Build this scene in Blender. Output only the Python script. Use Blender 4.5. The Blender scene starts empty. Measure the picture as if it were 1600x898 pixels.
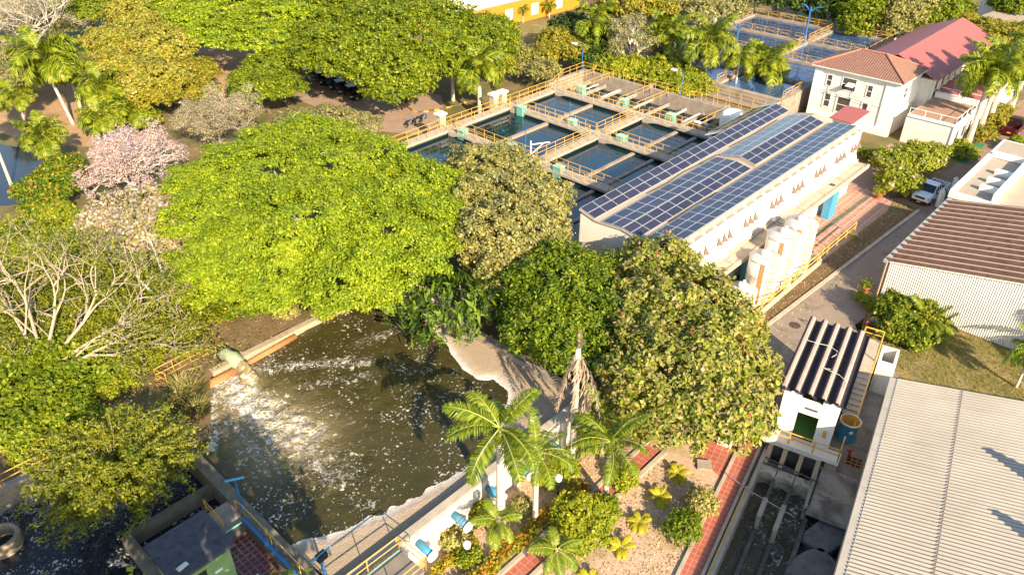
import bpy, bmesh, math, random
import numpy as np
from mathutils import Vector, Matrix, Euler

SC = bpy.context.scene
COL = SC.collection
R = math.radians

# ------------------------------------------------------------------ camera
F = 1200.0; PITCH = math.atan(789 / 1200.0); H = 37.0
sp, cp = math.sin(PITCH), math.cos(PITCH)
cam = bpy.data.cameras.new('camera'); camo = bpy.data.objects.new('camera', cam); COL.objects.link(camo)
cam.sensor_width = 36; cam.lens = 27.0; cam.clip_end = 3000; cam.clip_start = 0.5
camo.location = (0, 0, H); camo.rotation_euler = (math.pi / 2 - PITCH, 0, 0)
SC.camera = camo
# ------------------------------------------------------------------ light
SUN_AZ, SUN_EL = 155.0, 28.0          # azimuth clockwise from the view direction (+Y)
world = bpy.data.worlds.new('World'); SC.world = world; world.use_nodes = True
wn = world.node_tree.nodes; wl = world.node_tree.links
bg = wn['Background']; sky = wn.new('ShaderNodeTexSky'); sky.sky_type = 'NISHITA'
sky.sun_disc = False; sky.sun_elevation = R(SUN_EL); sky.sun_rotation = R(SUN_AZ)
sky.air_density = 1.0; sky.dust_density = .7
wl.new(sky.outputs[0], bg.inputs[0]); bg.inputs[1].default_value = 0.13
sd = bpy.data.lights.new('sun', 'SUN'); sd.energy = 5.0; sd.angle = R(0.5); sd.color = (1.0, 0.83, 0.60)
so = bpy.data.objects.new('sun', sd); COL.objects.link(so)
a, e = R(SUN_AZ), R(SUN_EL)
SUNV = Vector((math.sin(a) * math.cos(e), math.cos(a) * math.cos(e), math.sin(e)))
so.rotation_euler = SUNV.to_track_quat('Z', 'Y').to_euler(); so.location = (60, -60, 80)
SC.view_settings.view_transform = 'Standard'; SC.view_settings.look = 'None'
SC.view_settings.exposure = 1.25; SC.view_settings.gamma = 1.0; SC.view_settings.use_curve_mapping = False
SC.cycles.max_bounces = 6; SC.cycles.transparent_max_bounces = 4
SC.cycles.use_denoising = True

# ------------------------------------------------------------------ frames
UA = R(43.4); ux, uy = math.sin(UA), math.cos(UA)          # site axis u, v is to its right
WA = R(30.7); wx, wy = math.sin(WA), math.cos(WA)          # intake axis w, q is to its right
def U(u, v, z=0): return (ux * u + uy * v, uy * u - ux * v, z)
def W(w, q, z=0): return (wx * w + wy * q, wy * w - wx * q, z)
UROT, WROT = math.pi / 2 - UA, math.pi / 2 - WA            # angle of u / w from +X
def G(x, y, z=0):
    "site point at height z, read off a survey pixel of the photograph"
    a = (x - 800) / F; b = (449 - y) / F
    dz = -sp + b * cp; dy = cp + b * sp; t = (z - H) / dz
    return (a * t, dy * t, z)
def DEP(p): return p[1] * cp - (p[2] - H) * sp
def TOP(bx, by, ty, z=0):
    X, Y, _ = G(bx, by, z); b = (449 - ty) / F
    return (b * Y * cp - Y * sp) / (cp + b * sp) + H

# ------------------------------------------------------------------ mesh helpers
class MB:
    def __init__(s): s.v = []; s.f = []; s.m = []; s.mi = 0
    def poly(s, pts):
        i = len(s.v); s.v += [tuple(p) for p in pts]; s.f.append(tuple(range(i, i + len(pts)))); s.m.append(s.mi); return s
    def prism(s, pts, z0, z1):
        n = len(pts); i = len(s.v)
        s.v += [(p[0], p[1], z0) for p in pts] + [(p[0], p[1], z1) for p in pts]
        s.f.append(tuple(range(i + n - 1, i - 1, -1))); s.f.append(tuple(range(i + n, i + 2 * n)))
        for k in range(n): s.f.append((i + k, i + (k + 1) % n, i + n + (k + 1) % n, i + n + k))
        s.m += [s.mi] * (n + 2); return s
    def hexa(s, p):   # 8 points: bottom 4, top 4
        i = len(s.v); s.v += [tuple(x) for x in p]
        for q in ((3, 2, 1, 0), (4, 5, 6, 7), (0, 1, 5, 4), (1, 2, 6, 5), (2, 3, 7, 6), (3, 0, 4, 7)):
            s.f.append(tuple(i + k for k in q)); s.m.append(s.mi)
        return s
    def box(s, fr, a0, a1, b0, b1, z0, z1):
        return s.hexa([fr(a0, b0, z0), fr(a0, b1, z0), fr(a1, b1, z0), fr(a1, b0, z0), fr(a0, b0, z1), fr(a0, b1, z1), fr(a1, b1, z1), fr(a1, b0, z1)])
    def bar(s, p0, p1, r, n=4, r1=None):
        return s.tube([p0, p1], [r, r if r1 is None else r1], n)
    def tube(s, pts, rad, n=6, caps=True):
        pts = [Vector(p) for p in pts]; i0 = len(s.v); ref = None
        for k, p in enumerate(pts):
            d = (pts[min(k + 1, len(pts) - 1)] - pts[max(k - 1, 0)])
            if d.length < 1e-6: d = Vector((0, 0, 1))
            d.normalize()
            if ref is None: ref = Vector((1, 0, 0)) if abs(d.x) < .8 else Vector((0, 1, 0))
            x = d.cross(ref).normalized(); y = d.cross(x); ref = y.cross(d) if False else ref
            for j in range(n):
                a = 2 * math.pi * (j + .5) / n
                s.v.append(tuple(p + (x * math.cos(a) + y * math.sin(a)) * rad[k]))
        for k in range(len(pts) - 1):
            for j in range(n):
                a = i0 + k * n + j; b = i0 + k * n + (j + 1) % n
                s.f.append((a, b, b + n, a + n)); s.m.append(s.mi)
        if caps:
            s.f.append(tuple(i0 + j for j in range(n - 1, -1, -1))); s.f.append(tuple(i0 + (len(pts) - 1) * n + j for j in range(n))); s.m += [s.mi] * 2
        return s
    def lathe(s, c, prof, n=24):
        i0 = len(s.v)
        for r, z in prof:
            for j in range(n):
                a = 2 * math.pi * j / n; s.v.append((c[0] + r * math.cos(a), c[1] + r * math.sin(a), c[2] + z))
        for k in range(len(prof) - 1):
            for j in range(n):
                a = i0 + k * n + j; b = i0 + k * n + (j + 1) % n
                s.f.append((a, b, b + n, a + n)); s.m.append(s.mi)
        s.f.append(tuple(i0 + (len(prof) - 1) * n + j for j in range(n))); s.m.append(s.mi)
        return s
    def grid(s, fn, na, nb):
        i0 = len(s.v)
        for a in range(na + 1):
            for b in range(nb + 1): s.v.append(tuple(fn(a / na, b / nb)))
        for a in range(na):
            for b in range(nb):
                k = i0 + a * (nb + 1) + b
                s.f.append((k, k + nb + 1, k + nb + 2, k + 1)); s.m.append(s.mi)
        return s
    def build(s, name, mats, parent=None, smooth=False):
        off = Vector(parent.matrix_world.translation) if parent else Vector((0, 0, 0))
        if parent: off = Vector(WLOC.get(parent.name, (0, 0, 0)))
        me = bpy.data.meshes.new(name)
        me.from_pydata([(x - off.x, y - off.y, z - off.z) for x, y, z in s.v], [], s.f)
        mats = mats if isinstance(mats, (list, tuple)) else [mats]
        for m in mats: me.materials.append(m)
        if len(mats) > 1: me.polygons.foreach_set('material_index', s.m)
        if smooth: me.polygons.foreach_set('use_smooth', [True] * len(s.f))
        me.update()
        o = bpy.data.objects.new(name, me); COL.objects.link(o)
        if parent: o.parent = parent; WLOC[o.name] = off
        return o
WLOC = {}
def thing(name, label, cat, loc=(0, 0, 0), group=None):
    o = bpy.data.objects.new(name, None); COL.objects.link(o); o.empty_display_size = .3
    o.location = loc; WLOC[o.name] = loc
    return tag(o, label, cat, group)
def tag(o, label, cat, group=None):
    o['label'] = label; o['category'] = cat
    if group: o['group'] = group
    return o
def struct(o, kind='structure'): o['kind'] = kind; return o

def np_mesh(name, verts, k, mats, rnd=None, parent=None, midx=None):
    "verts (N*k,3) of N separate k-gons"
    n = len(verts) // k
    me = bpy.data.meshes.new(name)
    me.vertices.add(len(verts)); me.vertices.foreach_set('co', verts.astype(np.float32).ravel())
    me.loops.add(n * k); me.loops.foreach_set('vertex_index', np.arange(n * k, dtype=np.int32))
    me.polygons.add(n); me.polygons.foreach_set('loop_start', np.arange(0, n * k, k, dtype=np.int32))
    me.polygons.foreach_set('loop_total', np.full(n, k, dtype=np.int32))
    for m in (mats if isinstance(mats, (list, tuple)) else [mats]): me.materials.append(m)
    if midx is not None: me.polygons.foreach_set('material_index', midx.astype(np.int32))
    if rnd is not None:
        at = me.attributes.new('rnd', 'FLOAT', 'FACE'); at.data.foreach_set('value', rnd.astype(np.float32))
    me.update(calc_edges=True)
    o = bpy.data.objects.new(name, me); COL.objects.link(o)
    if parent: o.parent = parent
    return o

# ------------------------------------------------------------------ materials
def new_mat(name):
    m = bpy.data.materials.new(name); m.use_nodes = True
    nt = m.node_tree; return m, nt, nt.nodes['Principled BSDF']
def N(nt, t, **k):
    n = nt.nodes.new(t)
    for a, b in k.items(): setattr(n, a, b)
    return n
def noise(nt, scale, detail=5, rough=.6, dist=0, vec=None):
    n = N(nt, 'ShaderNodeTexNoise'); n.inputs['Scale'].default_value = scale; n.inputs['Detail'].default_value = detail
    n.inputs['Roughness'].default_value = rough; n.inputs['Distortion'].default_value = dist
    if vec is None:
        tc = N(nt, 'ShaderNodeNewGeometry'); vec = tc.outputs['Position']
    nt.links.new(vec, n.inputs['Vector']); return n
def ramp(nt, inp, stops):
    r = N(nt, 'ShaderNodeValToRGB'); el = r.color_ramp.elements
    while len(el) < len(stops): el.new(.5)
    for e_, (p, c) in zip(el, stops):
        e_.position = p; e_.color = (c if len(c) == 4 else (*c, 1)) if not isinstance(c, float) else (c, c, c, 1)
    nt.links.new(inp, r.inputs[0]); return r
def mixc(nt, fac, a, b):
    m = N(nt, 'ShaderNodeMix', data_type='RGBA')
    for s_, x in ((0, fac), (6, a), (7, b)):
        if hasattr(x, 'is_linked'): nt.links.new(x, m.inputs[s_])
        else: m.inputs[s_].default_value = x if s_ == 0 else (*x, 1)
    return m.outputs[2]
def math_(nt, op, a, b=None):
    m = N(nt, 'ShaderNodeMath', operation=op)
    for i, x in enumerate((a, b)):
        if x is None: continue
        if hasattr(x, 'is_linked'): nt.links.new(x, m.inputs[i])
        else: m.inputs[i].default_value = x
    return m.outputs[0]
def bump(nt, bs, h, dist=.05, strength=.6):
    b = N(nt, 'ShaderNodeBump'); b.inputs['Distance'].default_value = dist; b.inputs['Strength'].default_value = strength
    nt.links.new(h, b.inputs['Height']); nt.links.new(b.outputs[0], bs.inputs['Normal']); return b
def M(name, c1, c2=None, scale=1.5, rough=.8, bmp=0, bscale=12, metal=0, stain=None, sscale=.6, slo=.55, shi=.7, spec=.4):
    m, nt, bs = new_mat(name); bs.inputs['Roughness'].default_value = rough; bs.inputs['Metallic'].default_value = metal
    bs.inputs['Specular IOR Level'].default_value = spec
    c2 = c2 or tuple(x * .75 for x in c1)
    n1 = noise(nt, scale, 7, .65); r1 = ramp(nt, n1.outputs[0], [(.35, c1), (.68, c2)]); col = r1.outputs[0]
    if stain:
        n2 = noise(nt, sscale, 8, .7, .8); r2 = ramp(nt, n2.outputs[0], [(slo, 0.0), (shi, 1.0)])
        col = mixc(nt, r2.outputs[0], col, stain)
    nt.links.new(col, bs.inputs['Base Color'])
    if bmp:
        n3 = noise(nt, bscale, 5, .6); bump(nt, bs, n3.outputs[0], bmp)
    return m
def M_streak(name, c1, c2, dirt, ang, rough=.7, lo=.5, hi=.75, sx=.35, sy=3.0, sz=1.0):
    "weathered sheet: runs and stains drawn out along direction ang"
    m, nt, bs = new_mat(name); g = N(nt, 'ShaderNodeNewGeometry'); mp = N(nt, 'ShaderNodeMapping'); mp.inputs['Rotation'].default_value = (0, 0, -ang); nt.links.new(g.outputs['Position'], mp.inputs[0])
    m2 = N(nt, 'ShaderNodeMapping'); m2.inputs['Scale'].default_value = (sx, sy, sz); nt.links.new(mp.outputs[0], m2.inputs[0])
    n1 = noise(nt, 1, 7, .7, 0, m2.outputs[0]); n0 = noise(nt, .35, 5, .6); n2 = noise(nt, 5, 6, .7)
    col = ramp(nt, n0.outputs[0], [(.35, c1), (.68, c2)]).outputs[0]
    col = mixc(nt, ramp(nt, n1.outputs[0], [(lo, 0.0), (hi, .85)]).outputs[0], col, dirt)
    col = mixc(nt, ramp(nt, n2.outputs[0], [(.60, 0.0), (.78, .6)]).outputs[0], col, dirt)
    nt.links.new(col, bs.inputs['Base Color']); bs.inputs['Roughness'].default_value = rough; bump(nt, bs, n2.outputs[0], .008, .6); return m
def M_brick(name, c1, c2, mortar, ang, bw, bh, msize=.03, rough=.75, offset=.5, wear=None):
    m, nt, bs = new_mat(name); g = N(nt, 'ShaderNodeNewGeometry'); mp = N(nt, 'ShaderNodeMapping'); mp.vector_type = 'POINT'
    mp.inputs['Rotation'].default_value = (0, 0, -ang); nt.links.new(g.outputs['Position'], mp.inputs[0])
    b = N(nt, 'ShaderNodeTexBrick'); b.offset = offset; b.inputs['Scale'].default_value = 1
    b.inputs['Brick Width'].default_value = bw; b.inputs['Row Height'].default_value = bh; b.inputs['Mortar Size'].default_value = msize
    b.inputs['Color1'].default_value = (*c1, 1); b.inputs['Color2'].default_value = (*c2, 1); b.inputs['Mortar'].default_value = (*mortar, 1)
    nt.links.new(mp.outputs[0], b.inputs['Vector'])
    n = noise(nt, .8, 8, .7); r = ramp(nt, n.outputs[0], [(.45, 0.0), (.72, 1.0)])
    col = mixc(nt, r.outputs[0], b.outputs[0], wear or tuple(x * .6 for x in c1))
    n2 = noise(nt, 6, 6, .7); r2 = ramp(nt, n2.outputs[0], [(.3, .72), (.7, 1.1)])
    mm = N(nt, 'ShaderNodeMix', data_type='RGBA', blend_type='MULTIPLY'); mm.inputs[0].default_value = 1
    nt.links.new(col, mm.inputs[6]); nt.links.new(r2.outputs[0], mm.inputs[7])
    nt.links.new(mm.outputs[2], bs.inputs['Base Color']); bs.inputs['Roughness'].default_value = rough
    inv = math_(nt, 'SUBTRACT', 1, b.outputs['Fac']); bump(nt, bs, inv, .02, .5)
    return m
def M_band(name, c1, c2, ang, period, bd=.05, rough=.8, stain=None):
    "clay tiles: rolls laid down the slope, a band every period along direction ang, courses across it"
    m, nt, bs = new_mat(name); g = N(nt, 'ShaderNodeNewGeometry'); mp = N(nt, 'ShaderNodeMapping')
    mp.inputs['Rotation'].default_value = (0, 0, -ang); nt.links.new(g.outputs['Position'], mp.inputs[0])
    sx = N(nt, 'ShaderNodeSeparateXYZ'); nt.links.new(mp.outputs[0], sx.inputs[0])
    s1 = math_(nt, 'ABSOLUTE', math_(nt, 'SINE', math_(nt, 'MULTIPLY', sx.outputs[0], math.pi / period)))
    fr = math_(nt, 'FRACT', math_(nt, 'MULTIPLY', sx.outputs[1], 1 / .42))
    hgt = math_(nt, 'ADD', s1, math_(nt, 'MULTIPLY', fr, .25)); bump(nt, bs, hgt, bd, 1)
    n1 = noise(nt, 2.2, 8, .7); r1 = ramp(nt, n1.outputs[0], [(.35, c1), (.65, c2)]); col = r1.outputs[0]
    n2 = noise(nt, 7, 4, .6); r2 = ramp(nt, n2.outputs[0], [(.5, 0.0), (.66, 1.0)]); col = mixc(nt, r2.outputs[0], col, stain or c2)
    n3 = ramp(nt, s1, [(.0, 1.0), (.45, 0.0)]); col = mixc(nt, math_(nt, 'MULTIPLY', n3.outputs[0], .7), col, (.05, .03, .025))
    nt.links.new(col, bs.inputs['Base Color']); bs.inputs['Roughness'].default_value = rough
    return m
def M_leaf(name, cols, trans=.35, rough=.5, hue=.25):
    m, nt, bs = new_mat(name); at = N(nt, 'ShaderNodeAttribute', attribute_name='rnd'); k = len(cols)
    r = ramp(nt, at.outputs['Fac'], [((i + .5) / k, c) for i, c in enumerate(cols)])
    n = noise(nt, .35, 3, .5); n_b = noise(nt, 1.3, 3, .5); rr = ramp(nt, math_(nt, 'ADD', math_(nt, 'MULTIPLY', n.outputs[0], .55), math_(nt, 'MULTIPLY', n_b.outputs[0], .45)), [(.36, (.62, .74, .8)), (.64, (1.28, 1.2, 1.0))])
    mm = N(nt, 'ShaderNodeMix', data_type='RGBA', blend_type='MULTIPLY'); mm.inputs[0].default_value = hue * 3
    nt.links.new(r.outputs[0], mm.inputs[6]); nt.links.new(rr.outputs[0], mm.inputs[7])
    nt.links.new(mm.outputs[2], bs.inputs['Base Color']); bs.inputs['Roughness'].default_value = rough; bs.inputs['Specular IOR Level'].default_value = .25
    tr = N(nt, 'ShaderNodeBsdfTranslucent'); nt.links.new(mm.outputs[2], tr.inputs[0])
    mx = N(nt, 'ShaderNodeMixShader'); mx.inputs[0].default_value = trans
    nt.links.new(bs.outputs[0], mx.inputs[1]); nt.links.new(tr.outputs[0], mx.inputs[2])
    nt.links.new(mx.outputs[0], nt.nodes['Material Output'].inputs[0]); return m

concrete = M('weathered_concrete', (.36, .29, .22), (.24, .195, .15), 1.2, .9, .02, 14, stain=(.13, .11, .09), sscale=.5)
concrete_pale = M('pale_concrete', (.46, .385, .29), (.34, .28, .21), 1.2, .9, .02, 14, stain=(.25, .21, .17), sscale=.5, slo=.6, shi=.75)
concrete_dark = M('dark_wet_concrete', (.13, .11, .095), (.07, .062, .055), 1.2, .8, .03, 9, stain=(.22, .19, .15), sscale=.8)
concrete_wall = M('damp_basin_concrete', (.20, .17, .12), (.10, .09, .06), 1.2, .85, .02, 12)
white_paint = M('white_paint', (.80, .77, .70), (.74, .70, .62), .8, .75, .006, 8, stain=(.55, .48, .38), sscale=.35, slo=.62, shi=.82)

cream_paint = M('cream_paint', (.80, .73, .61), (.74, .66, .54), .8, .8, .006, 8, stain=(.5, .42, .32), sscale=.4, slo=.62, shi=.8)
yellow_paint = M('yellow_paint', (.64, .38, .07), (.54, .30, .055), 4, .5)
teal_paint = M('teal_paint', (.18, .46, .34), (.13, .38, .28), 4, .5)
blue_paint = M('blue_paint', (.03, .15, .36), (.025, .12, .28), 4, .45)
blue_light = M('light_blue_paint', (.07, .30, .48), (.06, .24, .40), 3, .5)
green_wall = M('moss_green_paint', (.20, .32, .13), (.15, .25, .10), 1.5, .8, .01, 10, stain=(.34, .42, .20), sscale=1.2)
dark_roof = M('stained_roof_slab', (.045, .045, .05), (.085, .08, .085), 2.5, .9, .02, 10, stain=(.02, .02, .025), sscale=1)
grey_metal = M('grey_metal', (.40, .40, .40), (.30, .30, .31), 3, .45, metal=.5)
black_rubber = M('black_rubber', (.02, .02, .02), None, 5, .8)
dark_glass = M('dark_glass', (.01, .012, .015), None, 5, .08, spec=.7)
rust = M('rusty_orange_paint', (.45, .20, .06), (.30, .12, .05), 6, .8)
asphalt = M('asphalt', (.27, .215, .165), (.21, .165, .125), .6, .9, .01, 30, stain=(.12, .095, .075), sscale=.35, slo=.55, shi=.7)
yard_conc = M('stained_yard_concrete', (.32, .255, .185), (.23, .18, .13), .8, .9, .015, 20, stain=(.10, .08, .065), sscale=.9, slo=.56, shi=.66)
dirt = M('sandy_dirt', (.44, .27, .14), (.33, .20, .10), .5, .95, .03, 6, stain=(.20, .15, .06), sscale=.3, slo=.5, shi=.7)
drygrass = M('dry_grass', (.56, .39, .26), (.44, .29, .18), 3.5, .95, .08, 9, stain=(.24, .20, .06), sscale=.5, slo=.5, shi=.72)
ground_mat = M('ground_litter', (.22, .15, .07), (.12, .10, .03), .4, .95, .05, 4, stain=(.09, .10, .02), sscale=.25, slo=.45, shi=.65)
lawn_mat = M('patchy_lawn', (.22, .17, .05), (.13, .13, .03), .7, .95, .05, 12, stain=(.33, .23, .11), sscale=.5, slo=.5, shi=.68)
soil_dark = M('brown_soil', (.18, .11, .05), (.11, .07, .035), 1, .95, .05, 6, stain=(.07, .08, .02), sscale=.5)
paver = M_brick('red_paver', (.46, .21, .14), (.38, .16, .10), (.54, .42, .33), UROT, .6, .6, .05, wear=(.44, .30, .22))
path_tile = M_brick('red_path_tile', (.46, .11, .06), (.38, .085, .045), (.46, .30, .23), WROT, .42, .42, .022, offset=0, wear=(.40, .15, .10))
path_tile_u = M_brick('garden_path_tile', (.46, .11, .06), (.38, .085, .045), (.46, .30, .23), UROT, .42, .42, .022, offset=0, wear=(.40, .16, .10))
terr_tile = M_brick('dark_red_tile', (.20, .030, .022), (.13, .022, .018), (.26, .20, .17), UROT, .34, .34, .035, offset=0, rough=.5, wear=(.10, .03, .03))
brick_road = M_brick('brick_road', (.30, .17, .12), (.25, .14, .10), (.33, .24, .18), UROT, .22, .11, .01, wear=(.28, .20, .15))
clay_u = M_band('clay_tile_front', (.30, .145, .10), (.22, .105, .078), UROT - math.pi / 2, .30, stain=(.16, .10, .05))
clay_v = M_band('clay_tile_side', (.32, .16, .11), (.25, .12, .085), UROT, .30, stain=(.30, .19, .09))
red_sheet = M_band('red_sheet_roof', (.42, .12, .10), (.36, .10, .085), UROT, .24, .015, .6, stain=(.38, .11, .09))
sheet_brown = M_streak('weathered_fibre_cement', (.56, .43, .33), (.46, .34, .25), (.24, .15, .10), UROT - math.pi / 2, .85, .58, .8)
sheet_brown_shade_dirt = M('shaded_dirty_trough', (.085, .042, .03), (.15, .08, .052), 2, .9, .01, 14)  # rib shade painted into the trough colour along with dirt; reused for laps
sheet_house = M('pale_fibre_cement', (.46, .36, .29), (.38, .29, .23), 1.5, .85, .01, 14, stain=(.22, .16, .13), sscale=.9, slo=.58, shi=.75)
sheet_house_shade_dirt = M('shaded_algae_trough', (.022, .018, .024), (.04, .03, .035), 2.5, .85, .01, 14, stain=(.10, .075, .06), sscale=6, slo=.62, shi=.74)  # trough shade and blackish algae both painted into this colour
white_streaked = M_streak('streaked_white_paint', (.72, .68, .60), (.62, .57, .48), (.30, .25, .19), 0, .8, .52, .74, 2.2, 2.2, .22)
hall_white = M_streak('hall_white_paint', (.70, .66, .58), (.66, .61, .53), (.46, .39, .30), 0, .8, .56, .8, 2.0, 2.0, .2)
sheet_cream = M_streak('cream_sheet_metal', (.39, .35, .285), (.33, .295, .235), (.24, .195, .14), WROT - math.pi / 2, .6, .54, .82)
sheet_white = M('white_sheet_metal', (.72, .68, .60), (.66, .62, .54), .6, .55)
flat_cream = M('cream_flat_roof', (.42, .35, .26), (.36, .295, .215), .5, .9, stain=(.30, .24, .17), sscale=.25, slo=.5, shi=.75)
terrace_mat = M_brick('terrace_tile', (.42, .25, .16), (.38, .22, .14), (.30, .19, .12), UROT, .6, .6, .02, offset=0, wear=(.34, .20, .13))
orange_wall = M('orange_render', (.62, .22, .015), (.54, .19, .015), .5, .8)
bark_pale = M('pale_bark', (.52, .44, .35), (.38, .31, .24), 5, .9, .02, 25)
bark_white = M('whitish_bark', (.62, .55, .46), (.46, .39, .32), 4, .9, .02, 25)
bark_branch = M('tan_bark', (.44, .355, .26), (.32, .255, .18), 4, .9, .02, 25)
bark_dark = M('brown_bark', (.15, .10, .06), (.09, .065, .04), 5, .9, .03, 20)
palm_bark = M('palm_bark', (.56, .48, .39), (.42, .35, .28), 4, .85, .01, 30)
crownshaft = M('crownshaft', (.30, .33, .02), (.22, .28, .03), 5, .5)

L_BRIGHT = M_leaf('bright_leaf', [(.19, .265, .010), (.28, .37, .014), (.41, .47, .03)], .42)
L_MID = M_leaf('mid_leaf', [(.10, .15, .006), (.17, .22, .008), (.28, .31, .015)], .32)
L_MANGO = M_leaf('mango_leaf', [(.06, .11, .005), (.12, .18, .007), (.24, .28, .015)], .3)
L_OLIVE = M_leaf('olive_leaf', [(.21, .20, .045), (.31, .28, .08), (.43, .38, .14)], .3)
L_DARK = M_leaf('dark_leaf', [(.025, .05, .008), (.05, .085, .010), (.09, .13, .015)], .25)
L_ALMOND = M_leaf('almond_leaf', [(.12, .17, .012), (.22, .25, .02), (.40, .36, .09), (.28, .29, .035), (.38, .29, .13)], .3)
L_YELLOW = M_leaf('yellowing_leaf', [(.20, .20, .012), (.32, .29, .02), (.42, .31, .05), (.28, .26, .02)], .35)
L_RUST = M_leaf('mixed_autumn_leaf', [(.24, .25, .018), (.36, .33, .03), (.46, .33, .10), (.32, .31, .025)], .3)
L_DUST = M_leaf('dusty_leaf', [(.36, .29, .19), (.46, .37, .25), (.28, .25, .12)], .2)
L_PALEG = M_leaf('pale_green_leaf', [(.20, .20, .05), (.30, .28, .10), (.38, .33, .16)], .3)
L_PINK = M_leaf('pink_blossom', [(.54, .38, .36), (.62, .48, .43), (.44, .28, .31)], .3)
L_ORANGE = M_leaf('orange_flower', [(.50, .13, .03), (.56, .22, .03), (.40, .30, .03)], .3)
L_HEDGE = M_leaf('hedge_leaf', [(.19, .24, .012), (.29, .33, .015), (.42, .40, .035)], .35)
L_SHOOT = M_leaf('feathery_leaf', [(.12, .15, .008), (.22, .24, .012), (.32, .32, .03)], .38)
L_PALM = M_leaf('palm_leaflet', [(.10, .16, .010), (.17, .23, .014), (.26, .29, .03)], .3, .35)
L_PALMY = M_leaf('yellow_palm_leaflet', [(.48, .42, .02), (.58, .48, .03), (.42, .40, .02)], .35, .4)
L_PALMF = M_leaf('far_palm_leaflet', [(.12, .17, .008), (.20, .245, .012), (.32, .33, .025)], .34, .4)  # light yellow-green leaflets of the more distant palms
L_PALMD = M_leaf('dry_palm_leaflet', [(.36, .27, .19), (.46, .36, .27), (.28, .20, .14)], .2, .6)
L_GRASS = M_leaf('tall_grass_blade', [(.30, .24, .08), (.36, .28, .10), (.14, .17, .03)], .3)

# ------------------------------------------------------------------ water
def M_water(name, col, rough=.06, bscale=3.0, bd=.03, foam=None, ior=1.33):
    m, nt, bs = new_mat(name); bs.inputs['Roughness'].default_value = rough; bs.inputs['IOR'].default_value = ior
    n1 = noise(nt, .25, 4, .6); col_ = ramp(nt, n1.outputs[0], [(.3, col), (.7, tuple(x * .6 for x in col))]).outputs[0]
    nb = noise(nt, bscale, 5, .6, .6); b = bump(nt, bs, nb.outputs[0], bd, .8)
    if foam:
        at = N(nt, 'ShaderNodeAttribute', attribute_name='foam')
        def ridge(sc, k_, dist):
            q = noise(nt, sc, 2.6, .5, dist); return math_(nt, 'SUBTRACT', 1, math_(nt, 'MULTIPLY', math_(nt, 'ABSOLUTE', math_(nt, 'SUBTRACT', q.outputs[0], .5)), k_))
        web = math_(nt, 'MAXIMUM', ridge(.60, 13, 2.2), math_(nt, 'MULTIPLY', ridge(1.5, 10, 1.6), .92))
        nf2 = noise(nt, 2.0, 4, .55, 1.1)
        patch = ramp(nt, math_(nt, 'ADD', nf2.outputs[0], math_(nt, 'MULTIPLY', math_(nt, 'MINIMUM', at.outputs['Fac'], .62), .23)), [(.67, 0.0), (.80, .95)])
        lace = ramp(nt, math_(nt, 'MULTIPLY', web, math_(nt, 'MULTIPLY', at.outputs['Fac'], 1.45)), [(.50, 0.0), (1.0, 1.0)])
        f1 = math_(nt, 'MAXIMUM', math_(nt, 'MULTIPLY', patch.outputs[0], ramp(nt, at.outputs['Fac'], [(.12, 0.0), (.34, 1.0)]).outputs[0]), lace.outputs[0])
        mask = noise(nt, .38, 4, .65, .8); fine = noise(nt, 5.0, 3, .55, .4); fine2 = noise(nt, 11, 2, .5)
        lvl = math_(nt, 'MULTIPLY', math_(nt, 'SUBTRACT', mask.outputs[0], .5), foam)
        spk = ramp(nt, math_(nt, 'ADD', math_(nt, 'ADD', math_(nt, 'MULTIPLY', fine.outputs[0], .75), math_(nt, 'MULTIPLY', fine2.outputs[0], .25)), lvl), [(.615, 0.0), (.665, .9)])
        ff = math_(nt, 'MAXIMUM', f1, spk.outputs[0])
        at2 = N(nt, 'ShaderNodeAttribute', attribute_name='silt')
        col_ = mixc(nt, at2.outputs['Fac'], col_, (.36, .285, .14))
        nt.links.new(mixc(nt, ff, col_, (.62, .585, .52)), bs.inputs['Base Color'])
        rr = N(nt, 'ShaderNodeMapRange'); rr.inputs[3].default_value = rough; rr.inputs[4].default_value = .8; nt.links.new(ff, rr.inputs[0]); nt.links.new(rr.outputs[0], bs.inputs['Roughness'])
        nt.links.new(math_(nt, 'ADD', nb.outputs[0], math_(nt, 'MULTIPLY', web, math_(nt, 'MULTIPLY', at.outputs['Fac'], 1.5))), b.inputs['Height'])
    else: nt.links.new(col_, bs.inputs['Base Color'])
    return m
pool_water = M_water('pool_water', (.060, .051, .014), .10, 2.2, .06, foam=.42)
basin_water_m = M_water('basin_water', (.022, .026, .03), .12, 2.5, .05, foam=.7)
canal_water_m = M_water('canal_water', (.10, .088, .05), .14, 2.0, .10, foam=.3)
clear_water = M_water('clear_basin_water', (.006, .032, .045), .03, 1.2, .004, ior=1.6)
far_water = M_water('blue_basin_water', (.05, .10, .20), .04, 1.2, .004, ior=1.6)
pond_water = M_water('pond_water', (.03, .04, .045), .08, 1.2, .01)

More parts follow.
